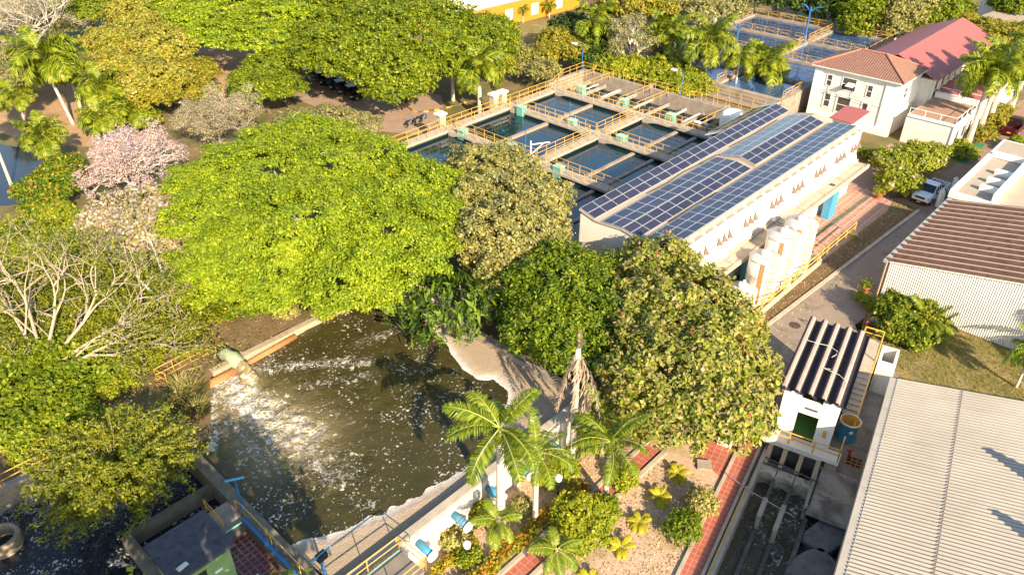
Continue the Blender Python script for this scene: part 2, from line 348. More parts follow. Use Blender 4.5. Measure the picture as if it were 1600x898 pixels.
def seg_dist(P, a, b):
    a = np.array(a); b = np.array(b); d = b - a; L = (d ** 2).sum()
    t = np.clip(((P - a) @ d) / max(L, 1e-9), 0, 1); return np.sqrt(((P - a - t[:, None] * d) ** 2).sum(1)), t
def water_grid(name, fr, a0, a1, b0, b1, z, step, mat, foam=None, silt=None, wave=None):
    na, nb = max(2, int((a1 - a0) / step)), max(2, int((b1 - b0) / step))
    A, B = np.meshgrid(np.linspace(a0, a1, na + 1), np.linspace(b0, b1, nb + 1), indexing='ij')
    o0 = np.array(fr(0, 0)); ea = np.array(fr(1, 0)) - o0; eb = np.array(fr(0, 1)) - o0
    P = A.reshape(-1, 1) * ea[:2] + B.reshape(-1, 1) * eb[:2]
    fo = foam(P) if foam else np.zeros(len(P)); si = silt(P) if silt else np.zeros(len(P))
    Z = np.full(len(P), float(z))
    if wave:
        rg = np.random.default_rng(3)
        for k in range(14):
            th = rg.uniform(0, 6.28); kk = rg.uniform(2, 7)
            Z += wave * fo * np.sin(P[:, 0] * math.cos(th) * kk + P[:, 1] * math.sin(th) * kk + rg.uniform(0, 6)) / 3
    idx = np.arange((na + 1) * (nb + 1)).reshape(na + 1, nb + 1)
    fc = np.stack([idx[:-1, :-1], idx[1:, :-1], idx[1:, 1:], idx[:-1, 1:]], -1).reshape(-1, 4)
    V = np.column_stack([P, Z]); nrm = np.cross(V[fc[0, 1]] - V[fc[0, 0]], V[fc[0, 2]] - V[fc[0, 0]])
    if nrm[2] < 0: fc = fc[:, ::-1]
    me = bpy.data.meshes.new(name); me.from_pydata(V.tolist(), [], fc.tolist())
    for nm, val in (('foam', fo), ('silt', si)):
        at = me.attributes.new(nm, 'FLOAT', 'POINT'); at.data.foreach_set('value', val.astype(np.float32))
    me.polygons.foreach_set('use_smooth', [True] * len(fc)); me.materials.append(mat); me.update()
    o = bpy.data.objects.new(name, me); COL.objects.link(o); return struct(o)
def px2(x, y, z): return G(x, y, z)[:2]

# ================================================================== SETTING
Lz = .004
def sheet(name, pts, z, mat):
    pts = [(p[0], p[1], z) for p in pts]
    a = sum(pts[i][0] * pts[(i + 1) % len(pts)][1] - pts[(i + 1) % len(pts)][0] * pts[i][1] for i in range(len(pts)))
    if a < 0: pts = pts[::-1]
    return struct(MB().poly(pts).build(name, mat))
# ground with an opening for the sunk canal
CW0, CW1, CQ0, CQ1 = 16.0, 40.6, -4.35, 1.6
g_ = MB(); BIG = 900
for (w0, w1, q0, q1) in ((-BIG, CW0, -BIG, BIG), (CW1, BIG, -BIG, BIG), (CW0, CW1, -BIG, CQ0), (CW0, CW1, CQ1, BIG)):
    g_.poly([W(w0, q0), W(w0, q1), W(w1, q1), W(w1, q0)][::-1])
struct(g_.build('ground', ground_mat))
# garden, lawns, dirt
sheet('dry_lawn', [W(18, -5.9), W(40.0, -5.9), W(40.6, -9), U(31.8, -20), U(31.8, -23.0), U(8, -23.0), U(5, -10)], Lz, drygrass)
sheet('grass_verge', [W(46, 1.5), W(46.5, 20), U(61, 6), U(61, -14), U(56, -14.5), W(52.5, 1.2)], Lz, lawn_mat)
sheet('dirt_clearing', [G(-60, 130), G(150, 118), G(150, 230), G(60, 225), G(-60, 190)], Lz, dirt)
sheet('dirt_track', [G(300, 75), G(392, 70), G(392, 110), G(350, 165), G(280, 165), G(330, 110)], Lz, dirt)
sheet('far_lawn', [G(770, 75), G(960, 40), G(960, -6), G(880, 20), G(800, 30)], Lz, lawn_mat)
sheet('brown_clearing', [G(800, 38), G(905, 22), G(985, 10), G(960, -14), G(760, 10)], 2 * Lz, soil_dark)
# car park and its road
sheet('car_park', [G(440, 112), G(560, 118), G(690, 150), G(700, 215), G(590, 205), G(450, 150)], 2 * Lz, M('tan_pavement', (.36, .25, .17), (.28, .19, .13), .6, .9, .01, 20))
# road along the tanks
sheet('road', [W(41.4, -5.8), W(41.4, 3.0), U(52.5, -13.0), U(60, -15.0), U(72, -15.4), U(84, -15.2), U(84, -19.2), U(80.4, -17.9), U(49.5, -19.6), W(48, -11.5)], Lz, asphalt)
yard_conc = M_brick('yard_slabs', (.32, .26, .19), (.27, .215, .16), (.09, .07, .055), WROT, 3.1, 2.5, .025, .9, offset=0, wear=(.15, .12, .095))
sheet('yard', [W(40.62, -5.5), W(40.62, 3.2), W(50, 3.6), W(55.2, 1.0), W(54, -6.2), W(46.5, -6.0)], 2 * Lz, yard_conc)
sheet('brick_lane', [U(81, -23.5), U(81, -15.2), U(125, -15.0), U(125, -19.6), U(96, -20.2), U(93, -25), U(86, -26)], 2 * Lz, brick_road)
sheet('brick_paving', [U(57, -26.5), U(82, -27), U(82, -21.0), U(78, -20.4), U(62, -20.9), U(57, -21.2)], Lz, paver)
sheet('paved_court', [U(82, -27), U(96, -27), U(96, -24.6), U(82, -23.0)], 2 * Lz + .002, M('warm_paving', (.38, .27, .20), (.30, .21, .15), 1, .9, .01, 20))
sheet('drain_strip', [U(61, -23.9), U(80, -23.4), U(80, -22.9), U(61, -23.4)], 2 * Lz, M('greenish_drain', (.14, .14, .10), (.09, .09, .06), 2, .9))
sheet('kerb_grass', [U(50, -20.9), U(78, -20.3), U(80.5, -18.3), U(49.8, -19.9)], Lz, soil_dark)
k = MB(); k.hexa([U(49.5, -19.9, 0), U(49.5, -19.6, 0), U(80.4, -17.9, 0), U(80.4, -18.2, 0), U(49.5, -19.9, .13), U(49.5, -19.6, .13), U(80.4, -17.9, .13), U(80.4, -18.2, .13)])
k.hexa([U(49.2, -21.4, 0), U(49.2, -19.6, 0), U(49.5, -19.6, 0), U(49.5, -21.4, 0), U(49.2, -21.4, .13), U(49.2, -19.6, .13), U(49.5, -19.6, .13), U(49.5, -21.4, .13)])
struct(k.build('kerb', concrete_pale))
kb = MB()
for i in range(14):
    t0, t1 = i / 14, (i + .92) / 14; kb.mi = i % 2
    def kp(t, z, d=0):
        pts = [G(612, 152), G(650, 178), G(690, 172), G(740, 158)]
        s_ = t * 3; j = min(int(s_), 2); f = s_ - j
        return (pts[j][0] * (1 - f) + pts[j + 1][0] * f, pts[j][1] * (1 - f) + pts[j + 1][1] * f + d, z)
    kb.hexa([kp(t0, 0), kp(t0, 0, .35), kp(t1, 0, .35), kp(t1, 0), kp(t0, .16), kp(t0, .16, .35), kp(t1, .16, .35), kp(t1, .16)])
struct(kb.build('kerb', [yellow_paint, soil_dark]))
# bank on the left of the settling pool
bank_m = M('earth_bank', (.20, .13, .065), (.13, .09, .04), .8, .95, .05, 6, stain=(.10, .10, .02), sscale=.5)
def bankz(u, v):
    e = min(1, max(0, (v + 57) / 6), max(0, (38 - u) / 4), max(0, (u + 14) / 5)); return 2.25 * e * e * (3 - 2 * e) - .02
bk = MB(); n_ = 52
def bankp(s_, t):
    u = -14 + 52 * s_; vmax = -44.15 if u > 15.7 else (-43.0 if u < 10.9 else min(-38.4, -44.0 + (15.7 - u) * 1.9))
    v = -57.5 + (vmax + 57.5) * t
    return U(u, v, bankz(u, v) + .12 * math.sin(u * 1.7 + v) * math.sin(v * 1.1) * (1 if t < .97 else 0))
bk.grid(bankp, 104, 26); struct(bk.build('bank', bank_m, smooth=True))

# ------------------------------------------------------------------ settling pool
PZ, WZ = 2.6, 1.95
plume = [(G(345, 588, WZ), G(400, 640, WZ), 1.8, .84), (G(400, 640, WZ), G(470, 680, WZ), 2.5, .70), (G(330, 640, WZ), G(420, 720, WZ), 1.9, .46),
         (G(370, 582, WZ), G(470, 570, WZ), .9, .62), (G(470, 570, WZ), G(575, 565, WZ), 1.0, .60), (G(560, 535, WZ), G(635, 512, WZ), 1.0, .5),
         (G(480, 600, WZ), G(580, 585, WZ), 1.2, .45), (G(410, 570, WZ), G(440, 545, WZ), .9, .5), (G(330, 620, WZ), G(332, 700, WZ), .5, .9), (G(500, 490, WZ), G(540, 478, WZ), .6, .5),
         (G(400, 700, WZ), G(560, 780, WZ), 2.4, .34), (G(560, 640, WZ), G(700, 620, WZ), 4, .22), (G(600, 560, WZ), G(690, 580, WZ), 2, .3), (G(420, 660, WZ), G(520, 740, WZ), 3, .5), (G(420, 560, WZ), G(480, 510, WZ), .5, .35)]
def pool_foam(P):
    f = np.zeros(len(P))
    for a_, b_, r_, s_ in plume:
        d, t = seg_dist(P, a_[:2], b_[:2]); f = np.maximum(f, s_ * np.exp(-(d / r_) ** 2))
    return f
def pool_silt(P):
    f = np.zeros(len(P))
    for a_, b_, r_, s_ in plume[:3]:
        d, t = seg_dist(P, a_[:2], b_[:2]); f = np.maximum(f, .95 * s_ * np.exp(-(d / (r_ * .95)) ** 2))
    return f
water_grid('pool_water', U, 11.5, 31.6, -44.0, -23.5, WZ, .11, pool_water, pool_foam, pool_silt, .10)
# foam scum drifted against two sides
edge_px = [(578, 476), (600, 492), (622, 486), (650, 486), (668, 508), (700, 545), (722, 578), (745, 594), (772, 594), (792, 612), (790, 650), (764, 690), (722, 735), (690, 752), (650, 775), (606, 797), (560, 815), (520, 836), (488, 838), (470, 842)]
ep = [px2(x, y, WZ) for x, y in edge_px] + [U(11.5, -27.6)[:2], U(11.5, -23.5)[:2], U(31.6, -23.5)[:2], U(31.6, -44)[:2], U(29.5, -44)[:2]]
def inside(P, poly):
    r = np.zeros(len(P), bool); n = len(poly)
    for i in range(n):
        x0, y0 = poly[i]; x1, y1 = poly[(i + 1) % n]
        c = ((y0 > P[:, 1]) != (y1 > P[:, 1])) & (P[:, 0] < (x1 - x0) * (P[:, 1] - y0) / (y1 - y0 + 1e-12) + x0); r ^= c
    return r
def foam_mesh():
    st = .055; us = np.arange(11.5, 31.6, st); vs = np.arange(-44, -23.5, st)
    A, B = np.meshgrid(us, vs, indexing='ij'); rg = np.random.default_rng(5)
    P = np.column_stack([ux * A.ravel() + uy * B.ravel(), uy * A.ravel() - ux * B.ravel()])
    jit = np.column_stack([sum(np.sin(P[:, 0] * k1 + P[:, 1] * k2 + c) for k1, k2, c in rg.uniform(.6, 4.5, (7, 3))) for _ in (0, 1)]) * .035
    ins = inside(P + jit, ep).reshape(A.shape)
    d = np.full(len(P), 9.)
    for i in range(len(edge_px) - 1): d = np.minimum(d, seg_dist(P, ep[i], ep[i + 1])[0])
    idx = np.arange(A.size).reshape(A.shape); ok = ins[:-1, :-1] & ins[1:, :-1] & ins[1:, 1:] & ins[:-1, 1:]
    fc = np.stack([idx[:-1, :-1], idx[:-1, 1:], idx[1:, 1:], idx[1:, :-1]], -1)[ok]
    z = WZ + .03 + .10 * np.clip(d / .7, 0, 1) + rg.uniform(-.014, .014, len(P))
    used = np.unique(fc); remap = -np.ones(len(P), int); remap[used] = np.arange(len(used))
    me = bpy.data.meshes.new('foam'); V = np.column_stack([P, z])[used]; fc = remap[fc]
    q = np.cross(V[fc[0, 1]] - V[fc[0, 0]], V[fc[0, 2]] - V[fc[0, 0]])
    if q[2] < 0: fc = fc[:, ::-1]
    me.from_pydata(V.tolist(), [], fc.tolist())
    at = me.attributes.new('front', 'FLOAT', 'POINT'); at.data.foreach_set('value', d[used].astype(np.float32))
    m, nt, bs = new_mat('foam_scum'); bs.inputs['Roughness'].default_value = .95
    t = N(nt, 'ShaderNodeAttribute', attribute_name='front'); n1 = noise(nt, 1.3, 6, .7)
    s_ = math_(nt, 'ADD', math_(nt, 'MULTIPLY', t.outputs['Fac'], .75), math_(nt, 'MULTIPLY', math_(nt, 'SUBTRACT', n1.outputs[0], .5), .8))
    c = ramp(nt, s_, [(.08, (.66, .62, .57)), (.42, (.46, .36, .26)), (.9, (.38, .29, .19))])
    n2 = noise(nt, 9, 5, .7); c2 = mixc(nt, math_(nt, 'MULTIPLY', n2.outputs[0], .35), c.outputs[0], (.33, .25, .17))
    nt.links.new(c2, bs.inputs['Base Color']); n3 = noise(nt, 14, 4, .7); bump(nt, bs, n3.outputs[0], .06, .9)
    me.materials.append(m); me.polygons.foreach_set('use_smooth', [True] * len(fc)); me.update()
    o = bpy.data.objects.new('foam', me); COL.objects.link(o); struct(o, 'stuff')
foam_mesh()

def rail_run(mb, pts, h=1.0, gap=1.5, r=.03, levels=(1.0, .52), posts=True, cross=False):
    for a_, b_ in zip(pts[:-1], pts[1:]):
        a_ = Vector(a_); b_ = Vector(b_); L = (b_ - a_).length; n = max(1, round(L / gap)); up = Vector((0, 0, h))
        for l in levels: mb.bar(a_ + up * l, b_ + up * l, r, 5)
        if posts:
            for i in range(n + 1): p = a_.lerp(b_, i / n); mb.bar(p, p + up, r * 1.05, 5)
        if cross:
            for i in range(n):
                p = a_.lerp(b_, i / n); q = a_.lerp(b_, (i + 1) / n)
                mb.bar(p + up * .1, q + up * .95, r * .7, 4); mb.bar(p + up * .95, q + up * .1, r * .7, 4)
def railing(parent, pts, mat=None, **k_):
    m = MB(); rail_run(m, pts, **k_); return m.build('railing', mat or yellow_paint, parent)

pool = thing('settling_pool', 'large concrete settling pool of foamy brown water with a white buttressed outer wall', 'pool', U(21, -33))
lw = MB(); lw.box(U, 15.9, 31.2, -44.5, -43.95, -.3, 2.42); lw.build('side_wall', M('mossy_coping', (.42, .33, .22), (.30, .23, .14), 1.5, .9, .03, 12, stain=(.22, .15, .06), sscale=.8), pool)
MB().box(U, 31.55, 32.1, -43.9, -22.95, -.3, PZ).build('end_wall', concrete, pool)
fw = MB(); fw.box(U, 11.0, 31.5, -23.5, -23.0, -.3, PZ - .25)
for i in range(9): fw.box(U, 13.2 + i * 2.25, 13.55 + i * 2.25, -23.0, -22.75, -.02, PZ - .3)
fw.build('front_wall', white_streaked, pool)
MB().box(U, 10.98, 31.54, -23.52, -22.98, PZ - .25, PZ).build('coping', concrete_pale, pool)
MB().box(U, 10.75, 11.45, -38.3, -23.62, -.3, 2.45).build('near_wall', concrete_wall, pool)
# leaning outfall
of = thing('outfall_pipe', 'rusty orange inlet pipe along the pool edge with a mossy green outlet bell', 'pipe', G(350, 575, 2.4))
pc = [U(16.0, -43.35, 2.0), U(20.2, -43.5, 2.05)]
m_ = MB(); m_.tube([U(14.6, -43.5, 1.9), U(17.4, -43.5, 1.95)], [.33, .33], 14); m_.build('pipe', rust, of, True)
m_ = MB(); m_.tube([U(18.4, -43.6, 1.95), U(22.5, -43.75, 2.1)], [.22, .22], 12); m_.build('pipe', rust, of, True)
ob = U(17.6, -44.1, 2.3)
m_ = MB(); m_.tube([U(17.3, -45.2, 2.55), U(17.4, -44.6, 2.8), U(17.6, -44.0, 2.75), U(17.7, -43.5, 2.35)], [.42, .5, .5, .52], 14); m_.build('outlet_bell', M('mossy_metal', (.34, .36, .22), (.18, .26, .14), 3, .8, stain=(.50, .44, .33), sscale=1.5), of, True)
m_ = MB(); js = [U(17.7, -43.55, 2.35), U(17.7, -42.9, 2.25), U(17.6, -42.2, 1.9), U(17.45, -41.6, 1.3)]
from mathutils import geometry as _g
jp = [Vector(p) for p in js]; jn = []
for i in range(20):
    f = i / 19 * 3; k_ = min(int(f), 2); jn.append(jp[k_].lerp(jp[k_ + 1], f - k_))
m_.tube(jn, [.44 + .34 * (i / 19) ** 2 for i in range(20)], 24)
jo = m_.build('water_spout', M('gushing_water', (.30, .23, .10), (.22, .17, .07), 2.5, .22, .12, 6, stain=(.62, .57, .47), sscale=3.5, slo=.52, shi=.62), None, True)
for vt in jo.data.vertices: vt.co += Vector((random.uniform(-.07, .07), random.uniform(-.07, .07), random.uniform(-.07, .07)))
struct(jo, 'stuff')
gr = thing('guard_railing', 'low yellow railing on the bank beside the pool inlet pipe', 'railing', U(15.5, -46.0, 2.2))
railing(gr, [U(13.2, -45.2, 2.2), U(12.9, -46.2, 2.2), U(16.8, -46.4, 2.2), U(17.1, -45.5, 2.2)], levels=(1, .5, .08))
# pool buttress pipes
for i, (u_, z_, lab) in enumerate(((16.7, 1.60, 'blue overflow pipe with white cap, nearest the railed platform, on the pool wall'),
                                   (19.4, 1.60, 'blue overflow pipe ringed with dark bands, second from the railed platform, on the pool wall'),
                                   (22.2, 1.65, 'blue overflow pipe on the pool wall just beside the tallest garden palm trunk'),
                                   (24.7, 1.65, 'blue overflow pipe on the pool wall behind the fronds between two garden palms'),
                                   (27.5, 1.7, 'blue overflow pipe on the pool wall closest to the dry brown palm'))):
    t = thing('overflow_pipe', lab, 'pipe', U(u_, -22.9, z_), 'blue pipes out of the pool wall')
    p0, p1 = U(u_, -23.0, z_ + .08), U(u_, -21.75, z_ - .02)
    MB().tube([p0, p1], [.24, .24], 16).build('pipe_body', blue_light, t, True)
    MB().tube([U(u_, -21.82, z_ - .015), U(u_, -21.72, z_ - .02)], [.36, .36], 20).build('flange', white_paint if i != 1 else white_paint, t)
    if i == 1:
        m_ = MB()
        for v_ in (-22.5, -22.3, -22.1): m_.tube([U(u_, v_, z_ + .03), U(u_, v_ + .05, z_ + .03)], [.255, .255], 16)
        m_.build('band', grey_metal, t)

# ------------------------------------------------------------------ lower-left basins, kiosk, terrace
def ll_foam(P):
    f = np.full(len(P), .20)
    for a_, b_, r_, s_ in ((G(0, 790, 1), G(120, 760, 1), 1.6, .62), (G(60, 790, 1), G(230, 780, 1), 2.2, .5), (G(255, 810, 1), G(330, 770, 1), .8, .62)):
        d, t = seg_dist(P, a_[:2], b_[:2]); f = np.maximum(f, s_ * np.exp(-(d / r_) ** 2))
    return f
water_grid('basin_water', U, -12, 10.75, -43.0, -20, .9, .18, basin_water_m, ll_foam, None, .04)
ib = thing('intake_basin', 'dark low basin with concrete divider walls below the feathery shrub', 'basin', U(7, -35, 0))
m_ = MB(); m_.box(U, -12, 10.8, -43.6, -43.0, -.2, 2.35); m_.build('side_wall', concrete, ib)
m_ = MB(); m_.box(U, 5.6, 10.75, -35.4, -34.9, -.2, 1.75); m_.box(U, 5.4, 5.95, -34.9, -31.0, -.2, 1.9); m_.build('divider_wall', concrete_wall, ib)
MB().box(U, 9.5, 10.75, -32.8, -30.9, .4, 2.3).build('service_slab', concrete, ib)
railing(ib, [U(-6, -43.3, 2.35), U(4.8, -43.3, 2.35)], h=.95, gap=3)
m_ = MB(); m_.tube([U(8.4, -32.6, 1.4), U(8.6, -32.4, 2.5)], [.09, .09], 8); m_.tube([U(8.35, -32.6, 2.5), U(8.85, -32.2, 2.5)], [.35, .35], 12); m_.build('valve', rust, ib)
railing(ib, [U(9.55, -33.0, 2.3), U(9.55, -31.0, 2.3)], h=.95, gap=1.3)
rg_ = thing('concrete_ring', 'round weathered concrete shaft rim standing in the foamy basin water', 'shaft', G(15, 862, 1))
m_ = MB(); m_.lathe(G(12, 862, .3), [(1.05, 0), (1.05, 1.25), (.98, 1.4), (.8, 1.4), (.75, 1.25), (.75, .2)], 28); m_.build('rim', M('mossy_rim', (.30, .24, .16), (.18, .14, .09), 2.5, .95, .05, 9), rg_, True)
t = thing('kiosk', 'small green walled kiosk with a stained black flat roof beside the tiled terrace', 'kiosk', U(7.2, -29.4, 1.0))
KZ = 4.7
w_ = MB()
w_.box(U, 5.75, 8.55, -30.5, -30.3, .3, KZ); w_.box(U, 8.35, 8.55, -30.3, -27.9, .3, KZ); w_.box(U, 5.75, 5.95, -30.3, -27.9, .3, KZ)
w_.box(U, 5.95, 6.3, -28.1, -27.9, .3, KZ); w_.box(U, 7.2, 8.35, -28.1, -27.9, .3, KZ); w_.box(U, 6.3, 7.2, -28.1, -27.9, 4.1, KZ)
w_.build('wall', green_wall, t)
MB().box(U, 5.5, 8.8, -30.75, -27.6, KZ, KZ + .2).build('roof', dark_roof, t)
MB().box(U, 6.3, 7.2, -28.04, -27.98, 1.9, 4.1).build('door', M('dark_door', (.02, .025, .02), None, 3, .5), t)
MB().hexa([U(6.0, -28.3, KZ + .205), U(6.05, -28.0, KZ + .205), U(6.6, -28.1, KZ + .205), U(6.55, -28.35, KZ + .205), U(6.0, -28.3, KZ + .23), U(6.05, -28.0, KZ + .23), U(6.6, -28.1, KZ + .23), U(6.55, -28.35, KZ + .23)]).build('roof_patch', white_streaked, t)
for (a_, b_) in ((8.45, -27.95),): MB().box(U, 7.55, 7.95, -27.9, -27.86, 3.4, 3.55).build('wall_plate', white_paint, t)
t = thing('tiled_terrace', 'sunken red tiled terrace with a white framed skylight and a railed parapet above the pool', 'terrace', U(9, -27, 0))
MB().box(U, -4, 10.4, -30.2, -22.9, -.2, 2.0).build('floor', terr_tile, t)
p_ = MB(); p_.box(U, 10.4, 10.74, -30.6, -22.4, -.1, 2.75); p_.box(U, 8.62, 10.4, -30.6, -30.2, -.1, 2.6); p_.build('parapet', concrete_dark, t)
p_ = MB(); p_.box(U, 10.45, 10.62, -30.55, -22.4, 2.75, 2.83); p_.build('pipe_line', blue_paint, t)
MB().bar(U(8.7, -30.5, 2.66), U(10.6, -30.5, 2.66), .05, 6).build('handrail', teal_paint, t)
railing(t, [U(10.7, -31.6, 2.5), U(10.7, -30.6, 2.8), U(10.7, -22.4, 2.8)], h=.85, gap=2.6, levels=(1,))
s_ = MB(); fx = (7.4, 9.3, -27.1, -24.6)
s_.box(U, fx[0], fx[1], fx[2], fx[2] + .22, 2.0, 2.42); s_.box(U, fx[0], fx[1], fx[3] - .22, fx[3], 2.0, 2.42); s_.box(U, fx[1] - .22, fx[1], fx[2] + .22, fx[3] - .22, 2.0, 2.42); s_.box(U, fx[0], fx[0] + .22, fx[2] + .22, fx[3] - .22, 2.0, 2.42)
so_ = s_.build('skylight_frame', white_paint, t)
MB().box(U, fx[0] + .22, fx[1] - .22, fx[2] + .22, fx[3] - .22, 2.0, 2.2).build('skylight_pane', M('mottled_blue', (.06, .22, .42), (.35, .40, .42), 2.5, .25), so_)
t = thing('railed_platform', 'concrete platform over the pool wall ringed by yellow railings in the foreground', 'platform', U(13.5, -21.8, 0))
MB().box(U, 9, 15.05, -22.4, -20.45, 2.9, 3.15).build('deck', M('grey_deck', (.24, .20, .16), (.16, .135, .11), 1.5, .9, .01, 20), t)
m_ = MB()
for u_ in (10.5, 14.7): m_.box(U, u_, u_ + .3, -22.3, -22.0, 0, 2.9); m_.box(U, u_, u_ + .3, -20.9, -20.6, 0, 2.9)
m_.build('column', concrete, t)
railing(t, [U(9, -22.6, 3.0), U(15.1, -22.5, 3.0), U(15.15, -20.4, 3.15), U(9, -20.4, 3.15)], h=1.05, gap=1.9)
MB().bar(U(9, -22.36, 3.18), U(15.0, -22.36, 3.18), .03, 5).build('edge_trim', teal_paint, t)
def floodlight(lab, base, h, arm, box=True, mat=None):
    t = thing('light_pole', lab, 'light pole', base, 'blue floodlight poles by the pool')
    m_ = MB(); b = Vector(base); m_.tube([b, b + Vector((0, 0, .25))], [.2, .16], 10); m_.tube([b + Vector((0, 0, .2)), b + Vector((0, 0, h))], [.075, .06], 8)
    m_.build('pole', blue_paint, t)
    A = Vector(arm); MB().tube([b + Vector((0, 0, h)) - A * .5, b + Vector((0, 0, h)) + A * .5], [.07, .07], 6).build('arm', blue_light, t)
    if box:
        c = b + Vector((0, 0, h - .35)); m2 = MB(); d = A.normalized() * .28; s2 = Vector((-d.y, d.x, 0)) * .6
        m2.hexa([c - d - s2, c + d - s2, c + d + s2, c - d + s2] + [p + Vector((0, 0, .4)) for p in (c - d - s2, c + d - s2, c + d + s2, c - d + s2)]); m2.build('lamp_box', black_rubber, t)
floodlight('blue floodlight pole with a plain crossbar at the corner of the tiled terrace', U(11.0, -31.5, 2.35), 2.5, Vector(U(.9, 0)) + Vector(U(0, .5)), False)
floodlight('blue floodlight pole with a black lamp box between the terrace and the railed platform', U(11.6, -24.3, 1.2), 3.1, Vector(U(1.2, 0)) + Vector(U(0, -.1)), True)

# ================================================================== FILTER BASINS
FZ, FW = 3.0, 2.42
fb = thing('filter_basin', 'concrete filter basins with green water, arched walkways and yellow railings', 'basin', U(66, -50, 0))
VL = (-64.5, -50.5, -36.6); UL = (47.0, 57.3, 67.8, 76.4)
w_ = MB()
for v_ in VL: w_.box(U, 46.2, 77.0, v_ - .25, v_ + .25, -.2, FZ - .25)
for u_ in UL[1:]: w_.box(U, u_ - .25, u_ + .25, -64.2, -36.8, -.2, FZ - .25)
w_.box(U, 46.2, 46.7, -64.2, -36.8, -.2, FZ - .25)
w_.build('basin_wall', concrete_wall, fb)
w_ = MB(); hw = .65
for v_ in VL: w_.box(U, 46.2, 77.05, v_ - hw, v_ + hw, FZ - .25, FZ)
for u_ in UL[1:]:
    for va, vb in zip(VL[:-1], VL[1:]): w_.box(U, u_ - hw, u_ + hw, va + hw, vb - hw, FZ - .25, FZ)
w_.build('walkway', concrete_pale, fb)
w_ = MB()     # arched haunches where walkways meet the side walls
for u_ in UL[1:]:
    for v_, d in ((VL[0] + hw, 1), (VL[1] - hw, -1), (VL[1] + hw, 1)):
        n = 6
        for s_ in (-hw, hw - .12):
            pr = [(0, -.25), (2.4, -.25)] + [(2.4 - 2.4 * i / n, -.25 - .75 * (i / n) ** 2) for i in range(1, n + 1)]
            a_ = [U(u_ + s_, v_ + d * x, FZ + z) for x, z in pr]; b_ = [U(u_ + s_ + .12, v_ + d * x, FZ + z) for x, z in pr]
            w_.poly(a_); w_.poly(b_[::-1])
            for i in range(len(pr)): j = (i + 1) % len(pr); w_.poly([a_[i], b_[i], b_[j], a_[j]])
w_.build('haunch', concrete_pale, fb)
w_ = MB()
for ua, ub in zip(UL[:-1], UL[1:]):
    w_.box(U, ua + .66, ub - .66, -57.9, -57.45, -.2, FZ - .3)
for ua, ub in zip(UL[:-1], UL[1:]):
    for v_ in (-44.9, -42.3, -39.6): w_.box(U, ua + .66, ub - .66, v_ - .2, v_ + .2, -.2, FZ - .42)
w_.build('weir_beam', concrete_dark if False else concrete, fb)
# end gallery with cross troughs
w_ = MB()
w_.box(U, 84.3, 84.8, -66.2, -36.6, -.2, FZ + .35); w_.box(U, 77.05, 84.3, -66.4, -65.9, -.2, FZ + .3); w_.box(U, 77.05, 84.3, -65.9, -36.6, -.2, 1.2)
w_.build('gallery_wall', concrete, fb)
w_ = MB()
v_ = -64.6
while v_ < -37:
    w_.box(U, 77.06, 84.3, v_, v_ + .14, 1.75, 2.2)
    v_ += 2.6
w_.build('trough_beam', concrete, fb)
w_ = MB()
for v_ in (-62, -58.5, -56, -53.2, -48, -46, -44, -41): w_.bar(U(78.8, v_, 2.6), U(82.6, v_, 2.6), .08, 8)
w_.build('trough_pipe', white_paint, fb)
struct(MB().poly([U(46.7, -64.3, FW), U(76.2, -64.3, FW), U(76.2, -36.8, FW), U(46.7, -36.8, FW)][::-1]).build('water', clear_water))
struct(MB().poly([U(77.05, -65.9, 1.4), U(84.3, -65.9, 1.4), U(84.3, -36.6, 1.4), U(77.05, -36.6, 1.4)][::-1]).build('water', clear_water))
e_ = .6
for v_ in VL:
    for ua, ub in zip(UL[:-1], UL[1:]):
        for s_ in (-e_, e_):
            if v_ == VL[0] and s_ < 0: continue
            railing(fb, [U(ua + .7, v_ + s_, FZ), U(ub - .7, v_ + s_, FZ)])
railing(fb, [U(46.4, VL[0] - e_, FZ), U(77, VL[0] - e_, FZ), U(77.3, -65.4, FZ), U(80, -66.1, FZ + .35), U(84.6, -66.2, FZ + .35), U(84.6, -36.8, FZ + .35)], gap=1.7)
for u_ in UL[1:]:
    for va, vb in zip(VL[:-1], VL[1:]):
        for s_ in (-e_, e_): railing(fb, [U(u_ + s_, va + .7, FZ), U(u_ + s_, vb - .7, FZ)])
for v_ in (-64, -61.3, -54.5, -51.8, -43, -39.5):
    railing(fb, [U(77.3, v_, FZ), U(84.2, v_, FZ)], gap=1.6)
# sluice boxes on the walkways
boxes = [((723, 210), 'on the walkway nearest the car park, in the leftmost bay'), ((815, 174), 'on the second cross walkway, close to the car park side'), ((908, 142), 'on the gallery walkway at the tree-side corner'),
         ((894, 195), 'where the second cross walkway nears the middle crossing'), ((974, 163), 'on the gallery walkway by the yellow tuft of weeds'), ((798, 233), 'half hidden by the olive tree beside a white crane post'),
         ((971, 220), 'just beyond the middle crossing toward the solar roof'), ((1048, 186), 'on the gallery walkway closest to the solar roof'), ((873, 268), 'on the front cross walkway above the dark near water')]
for (px_, py_), lab in boxes:
    x_, y_, _ = G(px_, py_, FZ - .1); t = thing('sluice_box', 'small teal sluice box ' + lab, 'sluice box', (x_, y_, FZ), 'teal sluice boxes')
    uu, vv = x_ * ux + y_ * uy, x_ * uy - y_ * ux
    MB().box(U, uu - .42, uu + .42, vv - .48, vv + .48, FZ - .75, FZ + .5).build('casing', teal_paint, t)
    MB().box(U, uu - .47, uu + .47, vv - .53, vv + .53, FZ + .503, FZ + .58).build('lid', M('pale_teal', (.36, .58, .42), (.3, .5, .36), 4, .5), t)
